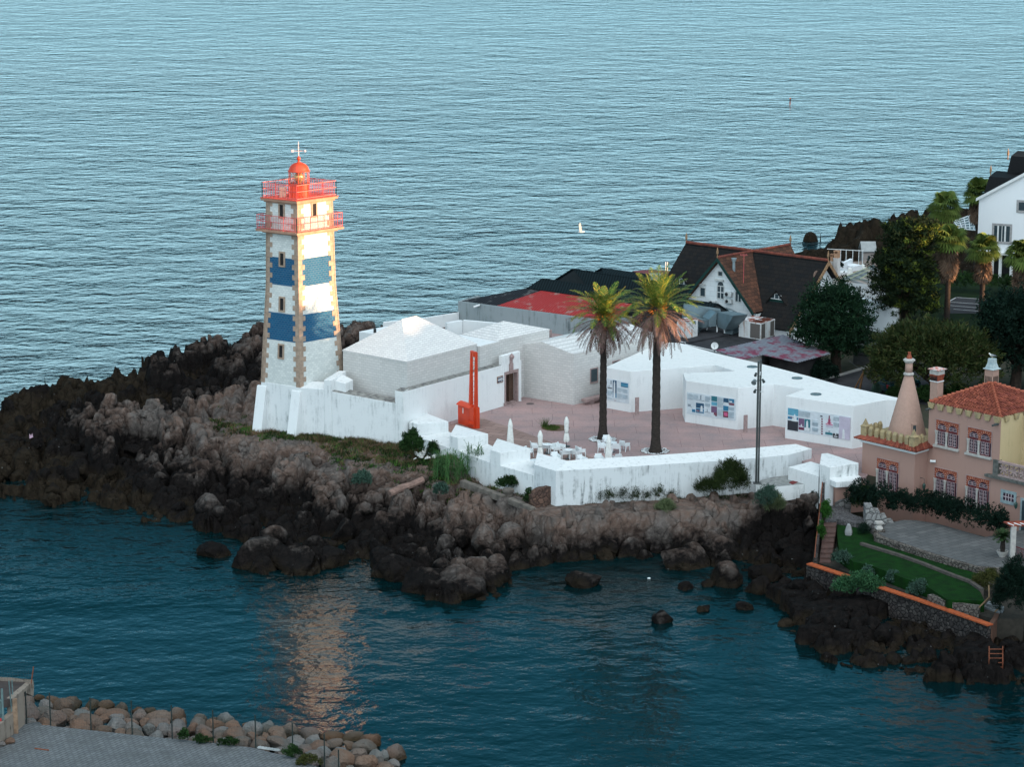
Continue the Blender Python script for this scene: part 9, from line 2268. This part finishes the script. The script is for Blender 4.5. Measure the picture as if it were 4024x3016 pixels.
for (x, y, r, lab) in ((170, 1485, .32, 'pale stone lying on the paving at the foot of the gate post'), (25, 1540, .24, 'smaller pale stone at the left edge on the quay paving')):
    p = g('G3', x, y, ZQ); put_boulder(p.x, p.y, ZQ + .12, r, 0, 0, 1, .8, lab, None, 'stone', 'loose_stone', QM[2])
mb = MB(); mb.tube([g('E1', 378, 1088, ZQ + .03), g('E1', 530, 1108, ZQ + .03)], .04, 5); tag(mb.build('stick', MATS['rust_edge']), 'brown stick lying on the quay paving', 'stick')
for i, (x0, x1, yt, yb) in enumerate([(0, 110, 395, 530), (100, 330, 470, 550), (360, 640, 490, 570)]): bush('E2', x0, x1, yt, yb, ZQ, BSH, 80 + i, ['green weeds at the fence foot near the middle of the quay', 'second patch of green weeds along the quay fence', 'widest patch of green weeds along the quay fence'][i], name='weeds', cat='weeds', depth=.3, ls=.08, cr=.14)
bush('E2', 985, 1210, 570, 690, ZQ, BSH, 84, 'green weeds around a fence post at the right part of the quay', name='weeds', cat='weeds', depth=.3, ls=.08, cr=.14); bush('E2', 1130, 1400, 640, 790, ZQ - .2, MATS['olive_feather'], 85, 'olive weeds on the quay edge near the last posts', name='weeds', cat='weeds', depth=.35, ls=.08, cr=.14)
q = [g('E2', 790, 600, ZQ), g('E2', 960, 625, ZQ)]
mb = MB()
for i in range(7): p = q[0] + (q[1] - q[0]) * (i / 6); blob(mb, (p.x, p.y, ZQ + .05), .16, random.Random(i), 7)
tag(mb.build('rubbish', MATS['grey_roof_sheet']), 'small heap of pale rubbish at the fence foot', 'rubbish')
# ================================================================ light
SAZ, SEL = R(104), R(5.5)
sd = bpy.data.lights.new('sun', 'SUN'); sun = bpy.data.objects.new('sun', sd); COL.objects.link(sun)
dirv = Vector((math.sin(SAZ) * math.cos(SEL), math.cos(SAZ) * math.cos(SEL), math.sin(SEL)))
sun.rotation_euler = dirv.to_track_quat('Z', 'Y').to_euler()
sd.energy = 2.9; sd.angle = R(.55); sd.color = (1.0, .58, .30)
w = bpy.data.worlds.new('World'); scene.world = w; w.use_nodes = True
nt = w.node_tree; bg = nt.nodes['Background']
sk = nt.nodes.new('ShaderNodeTexSky'); sk.sky_type = 'NISHITA'; sk.sun_disc = False; sk.sun_elevation = SEL; sk.sun_rotation = SAZ
sk.altitude = 0; sk.air_density = .85; sk.dust_density = .3; sk.ozone_density = 3.2
tint = mix(nt, 1.0, sk.outputs[0], (1.0, 1.0, .95), 'MULTIPLY')
# added brightness gradient over the clear sky: bright towards the sunset and behind, deep teal over the open sea
N = nt.nodes; tc_ = N.new('ShaderNodeTexCoord').outputs['Generated']; sx = N.new('ShaderNodeSeparateXYZ'); nt.links.new(tc_, sx.inputs[0])
vd = N.new('ShaderNodeVectorMath'); vd.operation = 'DOT_PRODUCT'; nt.links.new(tc_, vd.inputs[0]); vd.inputs[1].default_value = (.2, -.9, .38)
seaside = ramp(nt, sx.outputs['Z'], [(.0, (.78, 1.47, 1.86)), (.05, (.62, 1.26, 1.64)), (.15, (.05, .36, .52)), (.6, (.012, .21, .28)), (1.0, (.5, .7, .8))])
landside = ramp(nt, sx.outputs['Z'], [(0, (1.5, 1.95, 2.2)), (.5, (2.45, 2.75, 2.9)), (1, (2.5, 2.65, 2.7))])
veil = mix(nt, ramp(nt, vd.outputs['Value'], [(.0, 0.0), (.55, 1.0)]), seaside, landside)
veil = mix(nt, .88, tint, veil)
nt.links.new(veil, bg.inputs['Color']); bg.inputs['Strength'].default_value = .15
scene.view_settings.view_transform = 'Standard'; scene.view_settings.look = 'None'
scene.view_settings.gamma = 1; scene.view_settings.exposure = 2.5
